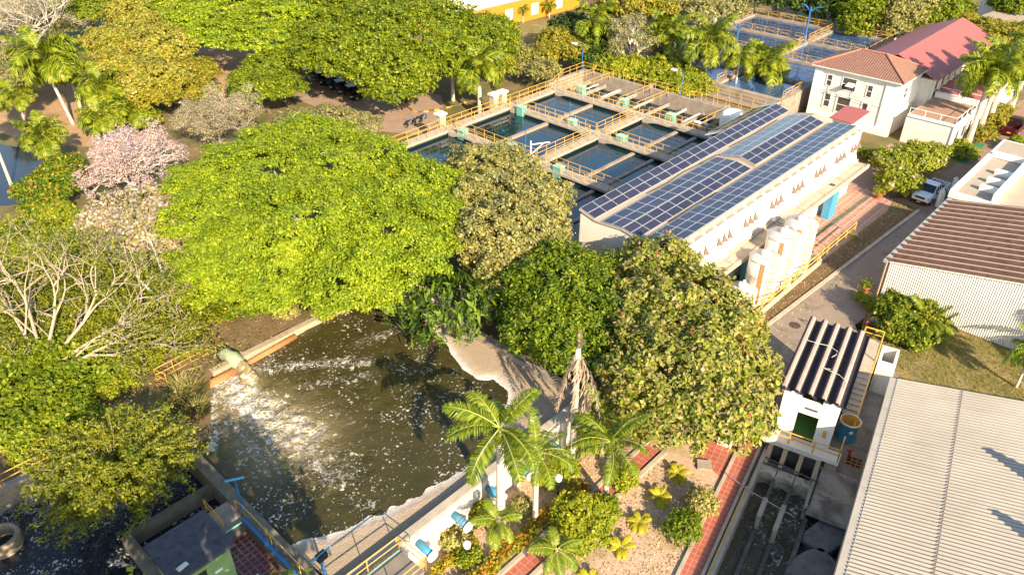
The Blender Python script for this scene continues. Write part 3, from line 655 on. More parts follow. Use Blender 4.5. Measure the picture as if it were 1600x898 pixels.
def lamp_post(lab, base, h, armdir, mat=blue_paint, group='lamp posts around the basins', head=True):
    t = thing('lamp_post', lab, 'lamp post', base, group); b = Vector(base)
    MB().tube([b, b + Vector((0, 0, h))], [.06, .05], 7).build('pole', mat, t)
    if head:
        A = Vector(armdir).normalized(); e1 = b + Vector((0, 0, h - .05)); e2 = e1 + A * .9 + Vector((0, 0, .2))
        MB().bar(e1, e2, .035, 6).build('arm', mat, t)
        m_ = MB(); m_.tube([e2 - A * .1, e2 + A * .15, e2 + A * .6, e2 + A * .8], [.06, .16, .17, .05], 8); m_.build('lamp_head', white_paint, t, True)
lamp_post('blue lamp post rising from the basin corner in front of the dark trees', U(84.5, -66.4, 3.2), 3.4, U(-.4, -1))
lamp_post('blue lamp post at the gallery railing before the green hedge', U(84.6, -50.2, 3.2), 3.2, U(-.3, -1))
lamp_post('slim blue post standing in the basin by the middle crossing', U(69.6, -56.2, 1.6), 3.4, U(0, 1), head=False)
lamp_post('slim blue post standing in the basin beside the white crane post', U(59.3, -54.0, 1.6), 3.4, U(0, 1), head=False)
lamp_post('leaning blue lamp post with white head over the dark water by the solar roof', U(74.6, -40.3, 2.5), 2.4, U(-.3, -1))
t = thing('crane_post', 'white bracket crane post on the basin walkway above the olive tree', 'crane', U(55.6, -50.0, FZ))
m_ = MB(); b = Vector(U(55.6, -49.9, FZ)); m_.bar(b, b + Vector((0, 0, 3)), .09, 6); m_.build('mast', white_paint, t)
A = Vector(U(.75, .65)); m_ = MB(); m_.bar(b + Vector((0, 0, 2.6)), b + Vector((0, 0, 2.8)) + A * 2, .07, 6); m_.bar(b + Vector((0, 0, 1.5)), b + Vector((0, 0, 2.75)) + A * 1.4, .05, 6); m_.build('jib', white_paint, t)
for i, (u_, v_, lab) in enumerate(((57.4, -65.9, 'single pale gate pillar at the car park end of the basins'), (66.6, -66.1, 'left one of the paired grey gate pillars behind the basin railing'), (68.0, -66.0, 'right one of the paired grey gate pillars behind the basin railing'))):
    t = thing('gate_pillar', lab, 'pillar', U(u_, v_, 0)); MB().box(U, u_ - .45, u_ + .45, v_ - .4, v_ + .4, 0, 4.2).build('shaft', concrete_pale, t)
    MB().box(U, u_ - .6, u_ + .6, v_ - .55, v_ + .55, 4.203, 4.45).build('capital', white_streaked, t)

# far basins
db = thing('settling_basin', 'far settling basins of blue water edged with cross braced yellow railings', 'basin', U(112, -52, 0))
w_ = MB(); dU = (93.0, 101.6, 110.2, 120.5, 130.4); dV = (-64.8, -50.2, -40.6)
for u_ in dU: w_.box(U, u_ - .4, u_ + .4, -65.2, -40.2, -.2, FZ)
for v_ in dV:
    for ua, ub in zip(dU[:-1], dU[1:]): w_.box(U, ua + .4, ub - .4, v_ - .4, v_ + .4, -.2, FZ)
w_.build('basin_wall', concrete, db)
for u_ in dU:
    for va, vb in zip(dV[:-1], dV[1:]):
        if u_ not in (93.0, 101.6): railing(db, [U(u_, va + .5, FZ), U(u_, vb - .5, FZ)], cross=True, gap=2.2, r=.03)
for v_ in dV:
    for ua, ub in zip(dU[:-1], dU[1:]):
        railing(db, [U(ua + .5, v_, FZ), U(ub - .5, v_, FZ)], cross=True, gap=2.2, r=.03)
struct(MB().poly([U(93.3, -64.6, 2.66), U(130.2, -64.6, 2.66), U(130.2, -40.4, 2.66), U(93.3, -40.4, 2.66)][::-1]).build('water', far_water))
struct(MB().poly([U(84.85, -57, 1.9), U(92.55, -57, 1.9), U(92.55, -37.2, 1.9), U(84.85, -37.2, 1.9)][::-1]).build('water', clear_water))
bw_ = thing('channel_walkway', 'concrete walkways with yellow rails over the dark channel between the two basin groups', 'walkway', U(89, -47, 0))
for u_ in (87.6, 90.6):
    MB().box(U, u_, u_ + .8, -50, -38, -.2, 2.3).build('deck', concrete, bw_); railing(bw_, [U(u_ + .1, -50, 2.3), U(u_ + .1, -38, 2.3)], gap=1.8)
MB().box(U, 84.9, 92.5, -57.4, -57.0, -.2, 2.2).build('end_wall', concrete, bw_)
def twin_lamp(lab, base, h):
    t = thing('lamp_post', lab, 'lamp post', base, 'twin headed lamp posts'); b = Vector(base)
    MB().tube([b, b + Vector((0, 0, h))], [.16, .11], 8).build('pole', blue_paint, t)
    for s_ in (-1, 1):
        A = Vector(U(.1, s_)); MB().tube([b + Vector((0, 0, h - .7)), b + Vector((0, 0, h)) + A * .9, b + Vector((0, 0, h + .15)) + A * 1.7], [.1, .12, .1], 6).build('lamp_arm', blue_paint, t)
twin_lamp('tall twin headed blue lamp post at the crossing of the far basins', U(119.5, -50.2, 3), 5.4)
twin_lamp('shorter twin headed blue lamp post in the far basin left of the crossing', U(111.5, -57.5, 2), 4.0)

# ================================================================== SOLAR HALL
N0, F0 = 45.1, 79.4
prof = [(-35.0, 7.43), (-33.35, 7.0), (-32.65, 7.0), (-30.6, 7.2), (-28.95, 6.92), (-28.55, 6.95), (-25.85, 7.32), (-25.75, 7.05), (-25.3, 7.05)]
hall = thing('pump_hall', 'long white hall roofed with rows of solar panels', 'building', U(62, -30, 0))
w_ = MB(); w_.box(U, N0 + .1, F0 - .1, -25.55, -25.3, 0, 6.98); w_.box(U, N0 + .1, F0 - .1, -34.9, -34.65, 0, 6.98)
for u_ in (N0 + .12, F0 - .32):
    ew = MB()
    base = [(-34.6, 0), (-25.6, 0)]; topz = [(v_, z_ - .12) for v_, z_ in prof if -34.7 < v_ < -25.7]
    pg = [(-34.6, 0), (-25.6, 0), (-25.6, 6.9)] + topz[::-1] + [(-34.6, 7.15)]
    for d in (0, .2): pass
    a_ = [U(u_, v_, z_) for v_, z_ in pg]; b_ = [U(u_ + .2, v_, z_) for v_, z_ in pg]
    ew.poly(a_); ew.poly(b_[::-1])
    for i in range(len(pg)): j = (i + 1) % len(pg); ew.poly([a_[i], b_[i], b_[j], a_[j]])
    ew.build('end_wall', cream_paint, hall)
w_.build('side_wall', hall_white, hall)
r_ = MB()
for (v0, z0), (v1, z1) in zip(prof[:-1], prof[1:]):
    r_.hexa([U(N0, v0, z0 - .12), U(N0, v1, z1 - .12), U(F0, v1, z1 - .12), U(F0, v0, z0 - .12), U(N0, v0, z0), U(N0, v1, z1), U(F0, v1, z1), U(F0, v0, z0)])
r_.build('roof', flat_cream, hall)
UM = 63.5
m_ = MB()     # raised far half of the middle ridge
for (v0, z0, v1, z1) in ((-32.6, 7.02, -30.55, 7.5), (-30.55, 7.5, -28.9, 7.12)):
    m_.hexa([U(UM, v0, z0 - .05), U(UM, v1, z1 - .06), U(F0, v1, z1 - .06), U(F0, v0, z0 - .05), U(UM, v0, z0 + .01), U(UM, v1, z1), U(F0, v1, z1), U(F0, v0, z0 + .01)])
m_.poly([U(UM, -32.6, 7.0), U(UM, -30.55, 7.5), U(UM, -28.9, 7.12), U(UM, -28.9, 6.9)])
m_.build('raised_roof', flat_cream, hall)
m_ = MB(); m_.hexa([U(68.5, -37.2, 6.35), U(68.5, -35.02, 7.28), U(F0 + 1, -35.02, 7.28), U(F0 + 1, -37.2, 6.35), U(68.5, -37.2, 6.45), U(68.5, -35.02, 7.4), U(F0 + 1, -35.02, 7.4), U(F0 + 1, -37.2, 6.45)])
m_.box(U, 69, F0, -37.0, -34.95, 0, 6.3); m_.build('lean_to', white_streaked, hall)
# ledge brackets
m_ = MB(); u_ = N0 + .6
while u_ < F0: m_.box(U, u_, u_ + .1, -25.72, -25.35, 7.06, 7.3); u_ += 1.62
m_.build('ledge_bracket', cream_paint, hall)
m_ = MB(); m_.box(U, N0, F0, -25.34, -25.2, 6.95, 7.12); m_.build('cornice', cream_paint, hall)
sl = MB(); sl.box(U, 46.5, 79.9, -25.3, -23.85, 3.1, 3.4); sl.box(U, 46.5, 79.9, -24.05, -23.85, 3.4, 3.5); sl.box(U, 46.5, 79.9, -25.3, -25.1, 3.4, 3.7)
sl.build('canopy_slab', concrete_pale, hall)
m_ = MB(); u_ = 48.0
while u_ < 79: m_.box(U, u_, u_ + .18, -25.1, -24.05, 3.4, 3.5); u_ += 4.4
m_.build('slab_rib', concrete_pale, hall)
u_ = 47.8
while u_ < 79.5:
    m_ = MB(); m_.hexa([U(u_, -25.3, 3.7), U(u_, -24.95, 3.7), U(u_ + .4, -24.95, 3.7), U(u_ + .4, -25.3, 3.7), U(u_, -25.3, 4.6), U(u_, -25.2, 4.6), U(u_ + .4, -25.2, 4.6), U(u_ + .4, -25.3, 4.6)]); m_.build('buttress', white_paint, hall); u_ += 4.4
m_ = MB()
for u_ in (50, 61.2, 72.4): m_.box(U, u_, u_ + .5, -24.9, -24.4, 3.405, 3.43)
m_.build('hatch', dark_roof, hall)
for u_ in (48.5, 55.5, 64.0, 71.8):
    MB().box(U, u_, u_ + 1.5, -24.75, -24.0, 0, 3.1).build('column', blue_light, hall)
def on_v(px, py, vv):
    g = G(px, py, 0); t = vv / (g[0] * uy - g[1] * ux); return (g[0] * ux + g[1] * uy) * t, H * (1 - t)
for px_, py_ in ((1092, 404), (1130, 377), (1171, 347), (1212, 317), (1246, 292), (1281, 267), (1312, 247), (1336, 229)):
    uc, zc = on_v(px_, py_, -25.3)
    for j in (-1, 0, 1):
        u0 = uc + j * .85; m_ = MB(); zb = 5.15
        m_.poly([U(u0 - .2, -25.29, zb), U(u0 + .25, -24.95, zb + .05), U(u0 - .1, -25.29, zb + .85)]); m_.poly([U(u0 + .3, -25.29, zb), U(u0 + .25, -24.95, zb + .05), U(u0 - .1, -25.29, zb + .85)]); m_.poly([U(u0 - .2, -25.29, zb), U(u0 + .3, -25.29, zb), U(u0 + .25, -24.95, zb + .05)])
        m_.bar(U(u0 - .28, -25.2, zb - .55), U(u0 - .12, -25.2, zb + 1.1), .03, 4); rod_ = 1
        m_.build('vent_hood', M('tan_hood', (.20, .14, .10), None, 3, .7) if 'tan_hood' not in bpy.data.materials else bpy.data.materials['tan_hood'], hall)
for pts in ([(52, -33.0), (55, -32.9), (58, -33.1), (61, -32.9)], [(60.5, -33.0), (63.5, -32.9), (64.5, -32.2)], [(49, -28.75), (53, -28.8), (56.5, -28.7)], [(66, -33.0), (71, -32.9), (76, -33.05)]):
    MB().tube([U(a_, b_, 7.06 if b_ < -31 else 7.0) for a_, b_ in pts], [.035] * len(pts), 5).build('cable', black_rubber, hall)
# panels
def panel_mesh():
    m, nt, bs = new_mat('solar_glass'); tc = N(nt, 'ShaderNodeTexCoord'); s_ = N(nt, 'ShaderNodeSeparateXYZ'); nt.links.new(tc.outputs['Object'], s_.inputs[0])
    fx = math_(nt, 'ABSOLUTE', math_(nt, 'SUBTRACT', math_(nt, 'FRACT', math_(nt, 'MULTIPLY', s_.outputs[0], 1 / .155)), .5))
    fy = math_(nt, 'ABSOLUTE', math_(nt, 'SUBTRACT', math_(nt, 'FRACT', math_(nt, 'MULTIPLY', s_.outputs[1], 1 / .155)), .5))
    l = math_(nt, 'GREATER_THAN', math_(nt, 'MAXIMUM', math_(nt, 'MULTIPLY', fx, .9), fy), .455)
    n = noise(nt, .8, 3); cc = ramp(nt, n.outputs[0], [(.3, (.020, .023, .045)), (.7, (.030, .034, .062))])
    nt.links.new(mixc(nt, l, cc.outputs[0], (.12, .12, .15)), bs.inputs['Base Color']); bs.inputs['Roughness'].default_value = .16; bs.inputs['Specular IOR Level'].default_value = .3
    return m
glass = panel_mesh(); alu = M('aluminium_frame', (.50, .50, .52), None, 5, .35, metal=.3)
def panel_proto(L, Wd):
    mb = MB(); I = lambda a, b, c: (a, b, c)
    mb.mi = 0; mb.box(I, -L / 2 + .045, L / 2 - .045, -Wd / 2 + .045, Wd / 2 - .045, 0, .04); mb.mi = 1
    f = .028
    mb.box(I, -L / 2, L / 2, -Wd / 2, -Wd / 2 + f, -.01, .046); mb.box(I, -L / 2, L / 2, Wd / 2 - f, Wd / 2, -.01, .046)
    mb.box(I, -L / 2, -L / 2 + f, -Wd / 2 + f, Wd / 2 - f, -.01, .046); mb.box(I, L / 2 - f, L / 2, -Wd / 2 + f, Wd / 2 - f, -.01, .046)
    me = bpy.data.meshes.new('solar_panel'); me.from_pydata(mb.v, [], mb.f); me.materials.append(glass); me.materials.append(alu); me.polygons.foreach_set('material_index', mb.m); me.update()
    return me
def panel_rows(v0, z0, v1, z1, rows, ua, ub, label, group):
    L = 1.62; ncol = int((ub - ua) / L); s_ = math.hypot(v1 - v0, z1 - z0); wd = s_ / rows
    me = panel_proto(L - .015, wd - .015); e1 = Vector(U(1, 0)); e2 = (Vector(U(0, v1 - v0, z1 - z0))).normalized(); e3 = e1.cross(e2)
    if e3.z < 0: e2 = -e2; e3 = -e3
    rot = Matrix((e1, e2, e3)).transposed().to_4x4()
    for c in range(ncol):
        for r in range(rows):
            f = (r + .5) / rows; p = Vector(U(ua + (c + .5) * L, v0 + (v1 - v0) * f, z0 + (z1 - z0) * f)) + e3 * .07
            o = bpy.data.objects.new('solar_panel', me); COL.objects.link(o); o.matrix_world = Matrix.Translation(p) @ rot
            tag(o, label, 'solar panel', group)
S_ = 'blue solar panel '
panel_rows(-34.98, 7.43, -33.37, 7.01, 2, N0 + .05, F0 + .8, S_ + 'in the two-row strip along the basin side of the hall roof', 'solar panels, basin side strip')
panel_rows(-32.63, 7.01, -30.62, 7.2, 2, N0 + .05, UM - .1, S_ + 'on the shiny slope behind the near half of the middle ridge', 'solar panels, near half, rear slope of middle ridge')
panel_rows(-30.58, 7.2, -28.97, 6.93, 2, N0 + .05, UM - .1, S_ + 'on the front slope of the near half of the middle ridge', 'solar panels, near half, front slope of middle ridge')
panel_rows(-32.58, 7.03, -30.57, 7.5, 2, UM + .05, F0, S_ + 'on the shiny slope behind the raised far half of the middle ridge', 'solar panels, far half, rear slope of middle ridge')
panel_rows(-30.53, 7.5, -28.92, 7.13, 2, UM + .05, F0, S_ + 'on the front slope of the raised far half of the middle ridge', 'solar panels, far half, front slope of middle ridge')
panel_rows(-28.5, 6.96, -25.87, 7.32, 3, N0 + .05, F0, S_ + 'in the three-row strip beside the white wall of the hall', 'solar panels, wall side strip')
panel_rows(-37.1, 6.48, -35.05, 7.38, 2, 69.0, F0 + .5, S_ + 'on the dull lean-to slope at the far basin side of the hall', 'solar panels, lean-to slope')

# ================================================================== TANK COMPOUND
yd = thing('tank_compound', 'low walled concrete compound around the white tanks with yellow side rails', 'enclosure', U(56, -21.5, 0))
m_ = MB(); m_.box(U, 50.2, 63.2, -19.95 - .9, -20.7, 0, .55); m_.box(U, 63.0, 63.25, -23.3, -20.85, 0, 1.0); m_.box(U, 50.2, 50.45, -23.3, -20.85, 0, 1.0); m_.build('wall', concrete_pale, yd)
MB().box(U, 50.45, 63.0, -23.9, -20.85, -.1, .05).build('floor', concrete, yd)
for a_, b_ in ((50.4, 53.6), (54.0, 57.8), (58.2, 70.5)): railing(yd, [U(a_, -20.78, .5), U(b_, -20.78, .5)], h=1.0, gap=2.0, r=.05)
railing(yd, [U(63.2, -23.2, 1.0), U(63.2, -20.8, 1.0)], h=.9, gap=1.3, r=.04)
def tank(lab, u_, v_, r, h, ladder=True):
    t = thing('storage_tank', lab, 'tank', U(u_, v_, .05), 'white storage tanks'); c = U(u_, v_, .05)
    m_ = MB(); m_.lathe(c, [(r, 0), (r, h * .33), (r + .015, h * .335), (r, h * .34), (r, h * .66), (r + .015, h * .665), (r, h * .67), (r, h)], 40); m_.build('shell', white_streaked, t, True)
    m_ = MB(); m_.lathe((c[0], c[1], c[2] + h + .002), [(r + .05, 0), (r + .05, .06), (r * .5, .2), (.05, .26)], 40); m_.build('roof', M('dusty_tank_top', (.44, .43, .42), (.62, .60, .56), 1.5, .6, metal=.2), t, True)
    m_ = MB(); m_.lathe((c[0], c[1], c[2] + h + .2), [(.38, 0), (.38, .35), (.30, .42)], 16); m_.bar((c[0] + .1, c[1], c[2] + h + .5), (c[0] + .1, c[1] + .1, c[2] + h + .85), .12, 8); m_.build('manhole', white_paint, t)
    if ladder:
        sp_ = MB(); a0 = math.atan2(-(c[1] - 10), -(c[0] + 5)) ; a0 = R(-112)
        d = Vector((math.cos(a0), math.sin(a0), 0)); s2 = Vector((-d.y, d.x, 0))
        sp_.hexa([Vector(c) + d * (r + .015) + s2 * x + Vector((0, 0, z)) + d * y for z in (.2, h) for x, y in ((-.16, 0), (.16, 0), (.16, .03), (-.16, .03))])
        sp_.build('stripe', rust, t)
        l_ = MB(); a1 = R(-75); d = Vector((math.cos(a1), math.sin(a1), 0)); s2 = Vector((-d.y, d.x, 0)); b = Vector(c) + d * (r + .2)
        for s_ in (-.24, .24): l_.bar(b + s2 * s_, b + s2 * s_ + Vector((0, 0, h + .9)), .03, 5)
        z = .3
        while z < h + .8: l_.bar(b - s2 * .24 + Vector((0, 0, z)), b + s2 * .24 + Vector((0, 0, z)), .02, 4); z += .32
        z = 2.2
        while z < h + .8:
            pts = [b + s2 * (.34 * math.cos(x)) + d * (.6 * math.sin(x)) + Vector((0, 0, z)) for x in np.linspace(math.pi, 0, 7)]
            l_.tube(pts, [.02] * 7, 4); z += .7
        l_.build('ladder', yellow_paint if r > 1.2 else rust, t)
    return t
tank('largest white tank in the middle of the row, with an orange stripe and ladder', 57.1, -22.25, 1.38, 4.9)
tank('white tank nearest the brick paving, with a rusty ladder cage', 60.2, -22.2, 1.36, 4.9)
tank('slightly lower white tank with yellow pipework in front of the largest one', 54.0, -22.2, 1.26, 4.1)
tank('short squat white tank at the tree end of the row', 51.6, -22.6, 1.22, 1.9, False)
t = thing('tarp_stack', 'dark teal tarpaulin covered bin squeezed between the almond tree and the squat tank', 'bin', U(50.0, -20.6, 0))
m_ = MB(); m_.box(U, 48.2, 49.5, -22.2, -20.9, 0, 1.2); m_.build('bin', white_streaked, t); m_ = MB(); m_.box(U, 48.15, 49.55, -22.25, -20.85, 1.203, 1.32); m_.build('cover', M('dark_teal_tarp', (.03, .09, .11), (.05, .12, .14), 3, .6), t)

# ================================================================== OFFICE BLOCK (hip roof) and red hall
ob = thing('office_block', 'two storey cream block with a clay tiled hip roof', 'building', U(101, -33.5, 0))
b0, b1, c0, c1, ez = 97.9, 105.0, -38.8, -28.2, 6.9
MB().box(U, b0, b1, c0, c1, 0, ez).build('wall', cream_paint, ob)
MB().box(U, b0 - .12, b1, c1, c1 + .06, 0, ez).build('side_wall', white_paint, ob)
m_ = MB(); m_.box(U, b0 - .18, b0, c0 - .15, c1 + .2, ez - .45, ez - .15); m_.box(U, b0 - .12, b0, c1 - 1.6, c1 + .06, 0, ez - .5); m_.box(U, b0 - .12, b0, c0 - .06, c0 + .9, 0, ez - .5); m_.box(U, b0 - .3, b0, c0, c1, 0, .9)
m_.build('moulding', white_paint, ob)
E0, E1, D0, D1, rz = b0 - .55, b1 + .5, c0 - .5, c1 + .55, 8.75
ra, rb = U(101.4, -35.0, rz), U(101.4, -31.9, rz)
q00, q01, q10, q11 = U(E0, D0, ez), U(E0, D1, ez), U(E1, D0, ez), U(E1, D1, ez)
for qs, mt_ in (([q00, q01, rb, ra], clay_u), ([q11, q10, ra, rb], clay_u), ([q01, q11, rb], clay_v), ([q10, q00, ra], clay_v)): MB().poly(qs[::-1]).build('roof_slope', mt_, ob)
MB().box(U, E0, E1, D0, D1, ez - .13, ez - .01).build('eaves', cream_paint, ob)
m_ = MB()
for a_, b_ in ((ra, rb), (q01, rb), (q11, rb), (q00, ra)): m_.bar(Vector(a_) + Vector((0, 0, .05)), Vector(b_) + Vector((0, 0, .05)), .13, 6)
m_.build('ridge_tiles', M('ridge_clay', (.40, .17, .12), (.30, .12, .09), 3, .85), ob)
win_g = M('dark_window', (.10, .085, .075), (.06, .05, .045), 3, .3)  # dark brown-grey panes
def window(parent, fr, a0, a1, b, z0, z1, face=-1, pane=None, frame=.1):
    # on the wall plane a = b constant; face -1 looks to -u
    f = MB(); d = .07 * face
    lo, hi = sorted((b, b + d))
    f.box(fr, lo, hi, a0 - frame, a0, z0 - frame, z1 + frame); f.box(fr, lo, hi, a1, a1 + frame, z0 - frame, z1 + frame); f.box(fr, lo, hi, a0, a1, z1, z1 + frame); f.box(fr, lo, hi, a0, a1, z0 - frame, z0)
    fo = f.build('window', white_paint, parent); lo, hi = sorted((b, b + d * .4)); m2 = MB(); m2.box(fr, lo, hi, a0, a1, z0, z1); m2.build('pane', pane or win_g, fo)
    m3 = MB(); lo, hi = sorted((b, b + d * .7)); m3.box(fr, lo, hi, a0, a1, (z0 + z1) / 2 - .04, (z0 + z1) / 2 + .04); m3.build('glazing_bar', cream_paint, fo)
window(ob, U, -37.1, -36.5, b0, 4.6, 5.9); window(ob, U, -35.1, -33.4, b0, 4.5, 6.0); window(ob, U, -31.9, -31.3, b0, 4.3, 5.7)
window(ob, U, -36.9, -36.2, b0, 1.9, 3.5, frame=.18); window(ob, U, -35.2, -33.6, b0, 1.6, 3.5, frame=.2); window(ob, U, -32.0, -31.4, b0, 1.6, 3.4, frame=.18)
def UR(a_, b_, z=0): return U(b_, a_, z)
window(ob, UR, 99.7, 100.7, c1 + .06, 4.4, 5.7, 1)
m_ = MB(); m_.hexa([U(b0 - .9, -34.4, 5.2), U(b0 - .9, -33.5, 5.2), U(b0, -33.5, 5.2), U(b0, -34.4, 5.2), U(b0 - .9, -34.4, 5.28), U(b0 - .9, -33.5, 5.28), U(b0, -33.5, 5.5), U(b0, -34.4, 5.5)]); m_.build('awning', cream_paint, ob)
for v_ in (-36.0, -33.0):
    m_ = MB(); p = Vector(U(b0 - .35, v_, 3.75)); m_.bar(p, p + Vector((0, 0, 1.3)), .03, 4); m_.bar(p + Vector((0, 0, .3)) - Vector(U(0, .5)), p + Vector((0, 0, .3)) + Vector(U(0, .5)), .03, 4); m_.build('bracket', grey_metal, ob)
MB().tube([U(b0 - .3, -38.0, 3.9), U(b0 - .3, -33.5, 3.7), U(b0 - .3, -30, 3.4)], [.025] * 3, 4).build('cable', black_rubber, ob)
an = thing('stair_porch', 'small porch with a red roof and blue door between solar roof and office block', 'porch', U(89, -30.2, 0))
MB().box(U, 87.2, 91.2, -31.4, -29.2, 0, 4.55).build('wall', cream_paint, an)
m_ = MB(); m_.hexa([U(86.9, -31.7, 4.55), U(86.9, -28.9, 4.55), U(91.5, -28.9, 4.75), U(91.5, -31.7, 4.75), U(86.9, -31.7, 4.68), U(86.9, -28.9, 4.68), U(91.5, -28.9, 4.9), U(91.5, -31.7, 4.9)]); m_.build('roof', red_sheet, an)
MB().box(U, 87.13, 87.19, -31.1, -30.4, 2.3, 4.2).build('door', M('brown_door', (.12, .09, .06), None, 3, .5), an)
m_ = MB(); m_.box(U, 80.0, 87.19, -32.0, -28.6, 0, 2.2); m_.build('landing', concrete_pale, an)
MB().box(U, 85.2, 85.4, -32.6, -31.5, 2.2, 4.6).build('blue_screen', M('deep_blue_paint', (.02, .06, .30), (.02, .05, .24), 2, .5), an)
railing(an, [U(86.6, -30.2, 2.2), U(86.6, -28.7, 2.2), U(87.1, -28.7, 2.2)], grey_metal, h=1.0, gap=1, r=.03)
gy = thing('yellow_gantry', 'cluster of yellow railings and stairs behind the far end of the solar roof', 'gantry', U(84, -36, 0))
m_ = MB(); m_.box(U, 82.5, 88.0, -38.0, -34.6, 0, 2.4); m_.build('deck', concrete, gy)
for pts in ([U(82.6, -37.9, 2.4), U(87.8, -37.9, 2.4)], [U(82.6, -36.4, 2.4), U(87.8, -36.4, 2.4)], [U(82.6, -34.8, 2.4), U(87.8, -34.8, 2.4)], [U(82.6, -37.9, 2.4), U(82.6, -34.8, 2.4)], [U(87.8, -37.9, 2.4), U(87.8, -34.8, 2.4)]):
    railing(gy, pts, h=1.2, gap=1.2, r=.06, cross=True)
t = thing('roof_cistern', 'white rounded cistern behind the lean-to solar slope', 'cistern', U(82.2, -41.5, 0)); m_ = MB(); m_.lathe(U(81.6, -41.2, 2.0), [(1.25, 0), (1.3, 1.9), (1.1, 2.4), (.5, 2.6)], 24); m_.build('shell', white_paint, t, True)
MB().box(U, 80.2, 83, -42.6, -39.8, 0, 2.0).build('plinth', concrete, t)

rh = thing('red_roof_hall', 'long white hall under a palm shadowed red gable roof', 'building', U(116, -31.5, 0))
h0, h1 = 105.02, 129.5
MB().box(U, h0, h1, -36.4, -26.7, 0, 5.8).build('wall', white_streaked, rh)
m_ = MB(); m_.hexa([U(h0, -37.0, 5.75), U(h0, -31.6, 8.0), U(h1 + .5, -31.6, 8.0), U(h1 + .5, -37.0, 5.75), U(h0, -37.0, 5.87), U(h0, -31.6, 8.12), U(h1 + .5, -31.6, 8.12), U(h1 + .5, -37.0, 5.87)])
m_.build('roof_slope', red_sheet, rh)
m_ = MB(); m_.hexa([U(h0 - 6, -26.15, 5.75) if False else U(h0, -26.15, 5.75), U(h0, -31.6, 8.0), U(h1 + .5, -31.6, 8.0), U(h1 + .5, -26.15, 5.75), U(h0, -26.15, 5.87), U(h0, -31.6, 8.12), U(h1 + .5, -31.6, 8.12), U(h1 + .5, -26.15, 5.87)])
m_.build('roof_slope', red_sheet, rh)
MB().poly([U(h1, -36.4, 5.8), U(h1, -26.7, 5.8), U(h1, -31.6, 7.95)]).build('gable', white_paint, rh)
m_ = MB(); u_ = h0 + .6
while u_ < h1: m_.box(U, u_, u_ + .35, -26.7, -26.5, 0, 5.7); u_ += 2.4
m_.build('pilaster', white_paint, rh)
u_ = h0 + 1.6
while u_ < h1 - 1: MB().box(U, u_, u_ + .8, -26.7, -26.66, 4.2, 5.2).build('window', win_g, rh); u_ += 2.4
tw = thing('terrace_wing', 'flat tiled terrace wing with white parapet rails beside the red roofed hall', 'building', U(103, -23.5, 0))
MB().box(U, 97.6, 107.0, -26.5, -21.1, 0, 3.3).build('wall', cream_paint, tw)
MB().box(U, 97.5, 124, -21.1, -20.9, 0, 3.3).build('front_wall', white_paint, tw)
MB().box(U, 98.0, 106.6, -26.4, -21.4, 3.303, 3.33).build('floor', terrace_mat, tw)
m_ = MB(); m_.box(U, 97.45, 97.8, -26.4, -20.85, 3.31, 3.55); m_.box(U, 97.8, 124, -21.1, -20.85, 3.31, 3.55); m_.box(U, 106.6, 107.1, -26.4, -21.1, 3.31, 4.0); m_.build('parapet', white_paint, tw)
railing(tw, [U(97.6, -26.3, 3.55), U(97.6, -21.0, 3.55), U(107, -21.0, 3.55)], white_paint, h=.8, gap=2, r=.035, levels=(1,))
railing(tw, [U(107, -26.2, 4.0), U(107, -21.2, 4.0)], white_paint, h=.6, gap=2, r=.035, levels=(1,))
m_ = MB(); m_.box(U, 107.1, 124, -26.6, -21.1, 0, 3.2); m_.build('wing_wall', white_paint, tw)
m_ = MB(); m_.hexa([U(107.1, -26.6, 3.9), U(107.1, -21.12, 3.2), U(124, -21.12, 3.2), U(124, -26.6, 3.9), U(107.1, -26.6, 4.0), U(107.1, -21.12, 3.3), U(124, -21.12, 3.3), U(124, -26.6, 4.0)]); m_.build('wing_roof', red_sheet, tw)
for u_ in (98.8, 101.2, 103.6, 106.0, 109, 112, 115): MB().box(U, u_, u_ + .9, -20.9, -20.86, 1.0, 2.4).build('window', win_g, tw)

# ================================================================== RIGHT SIDE BUILDINGS
def corr(mb, p00, e1, n1, period, e2, amp, shape='sin', sub=8):
    "profile varies along e1 (n1 periods), runs straight along e2; returns grid"
    p00, e1, e2 = Vector(p00), Vector(e1), Vector(e2); nn = e1.cross(e2).normalized()
    if nn.z < 0: nn = -nn
    na = n1 * sub; rows = []
    for i in range(na + 1):
        f = i / sub; ph = f - math.floor(f)
        if shape == 'sin': h = amp * math.sin(2 * math.pi * ph)
        else: h = amp * max(-1, min(1, 2.2 * math.sin(2 * math.pi * ph)))
        p = p00 + e1 * (f * period) + nn * h; rows.append((p, p + e2, ph))
    for (a0, a1, ph), (b0, b1, _) in zip(rows[:-1], rows[1:]):
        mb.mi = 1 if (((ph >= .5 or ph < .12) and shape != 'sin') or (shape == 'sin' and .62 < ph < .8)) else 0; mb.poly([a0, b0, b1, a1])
    mb.mi = 0
    return rows
bru, brv = 61.35, -14.65
bb = thing('brown_roof_shed', 'white sheet metal shed under a broad brown corrugated roof', 'building', U(69, -10, 0))
BL = 22.0; sl_ = .21; m_ = MB(); bz = 3.7
e1 = Vector(U(1, 0)); e2 = Vector(U(0, BL, BL * sl_))
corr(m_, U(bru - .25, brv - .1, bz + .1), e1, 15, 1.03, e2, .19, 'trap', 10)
m_.build('roof', [sheet_brown, sheet_brown_shade_dirt], bb)
m_ = MB(); m_.poly([U(bru, brv, 0), U(bru, brv + BL, 0), U(bru, brv + BL, bz + BL * sl_ - .1), U(bru, brv, bz - .1)][::-1])
wv = MB(); n = 22 * 12
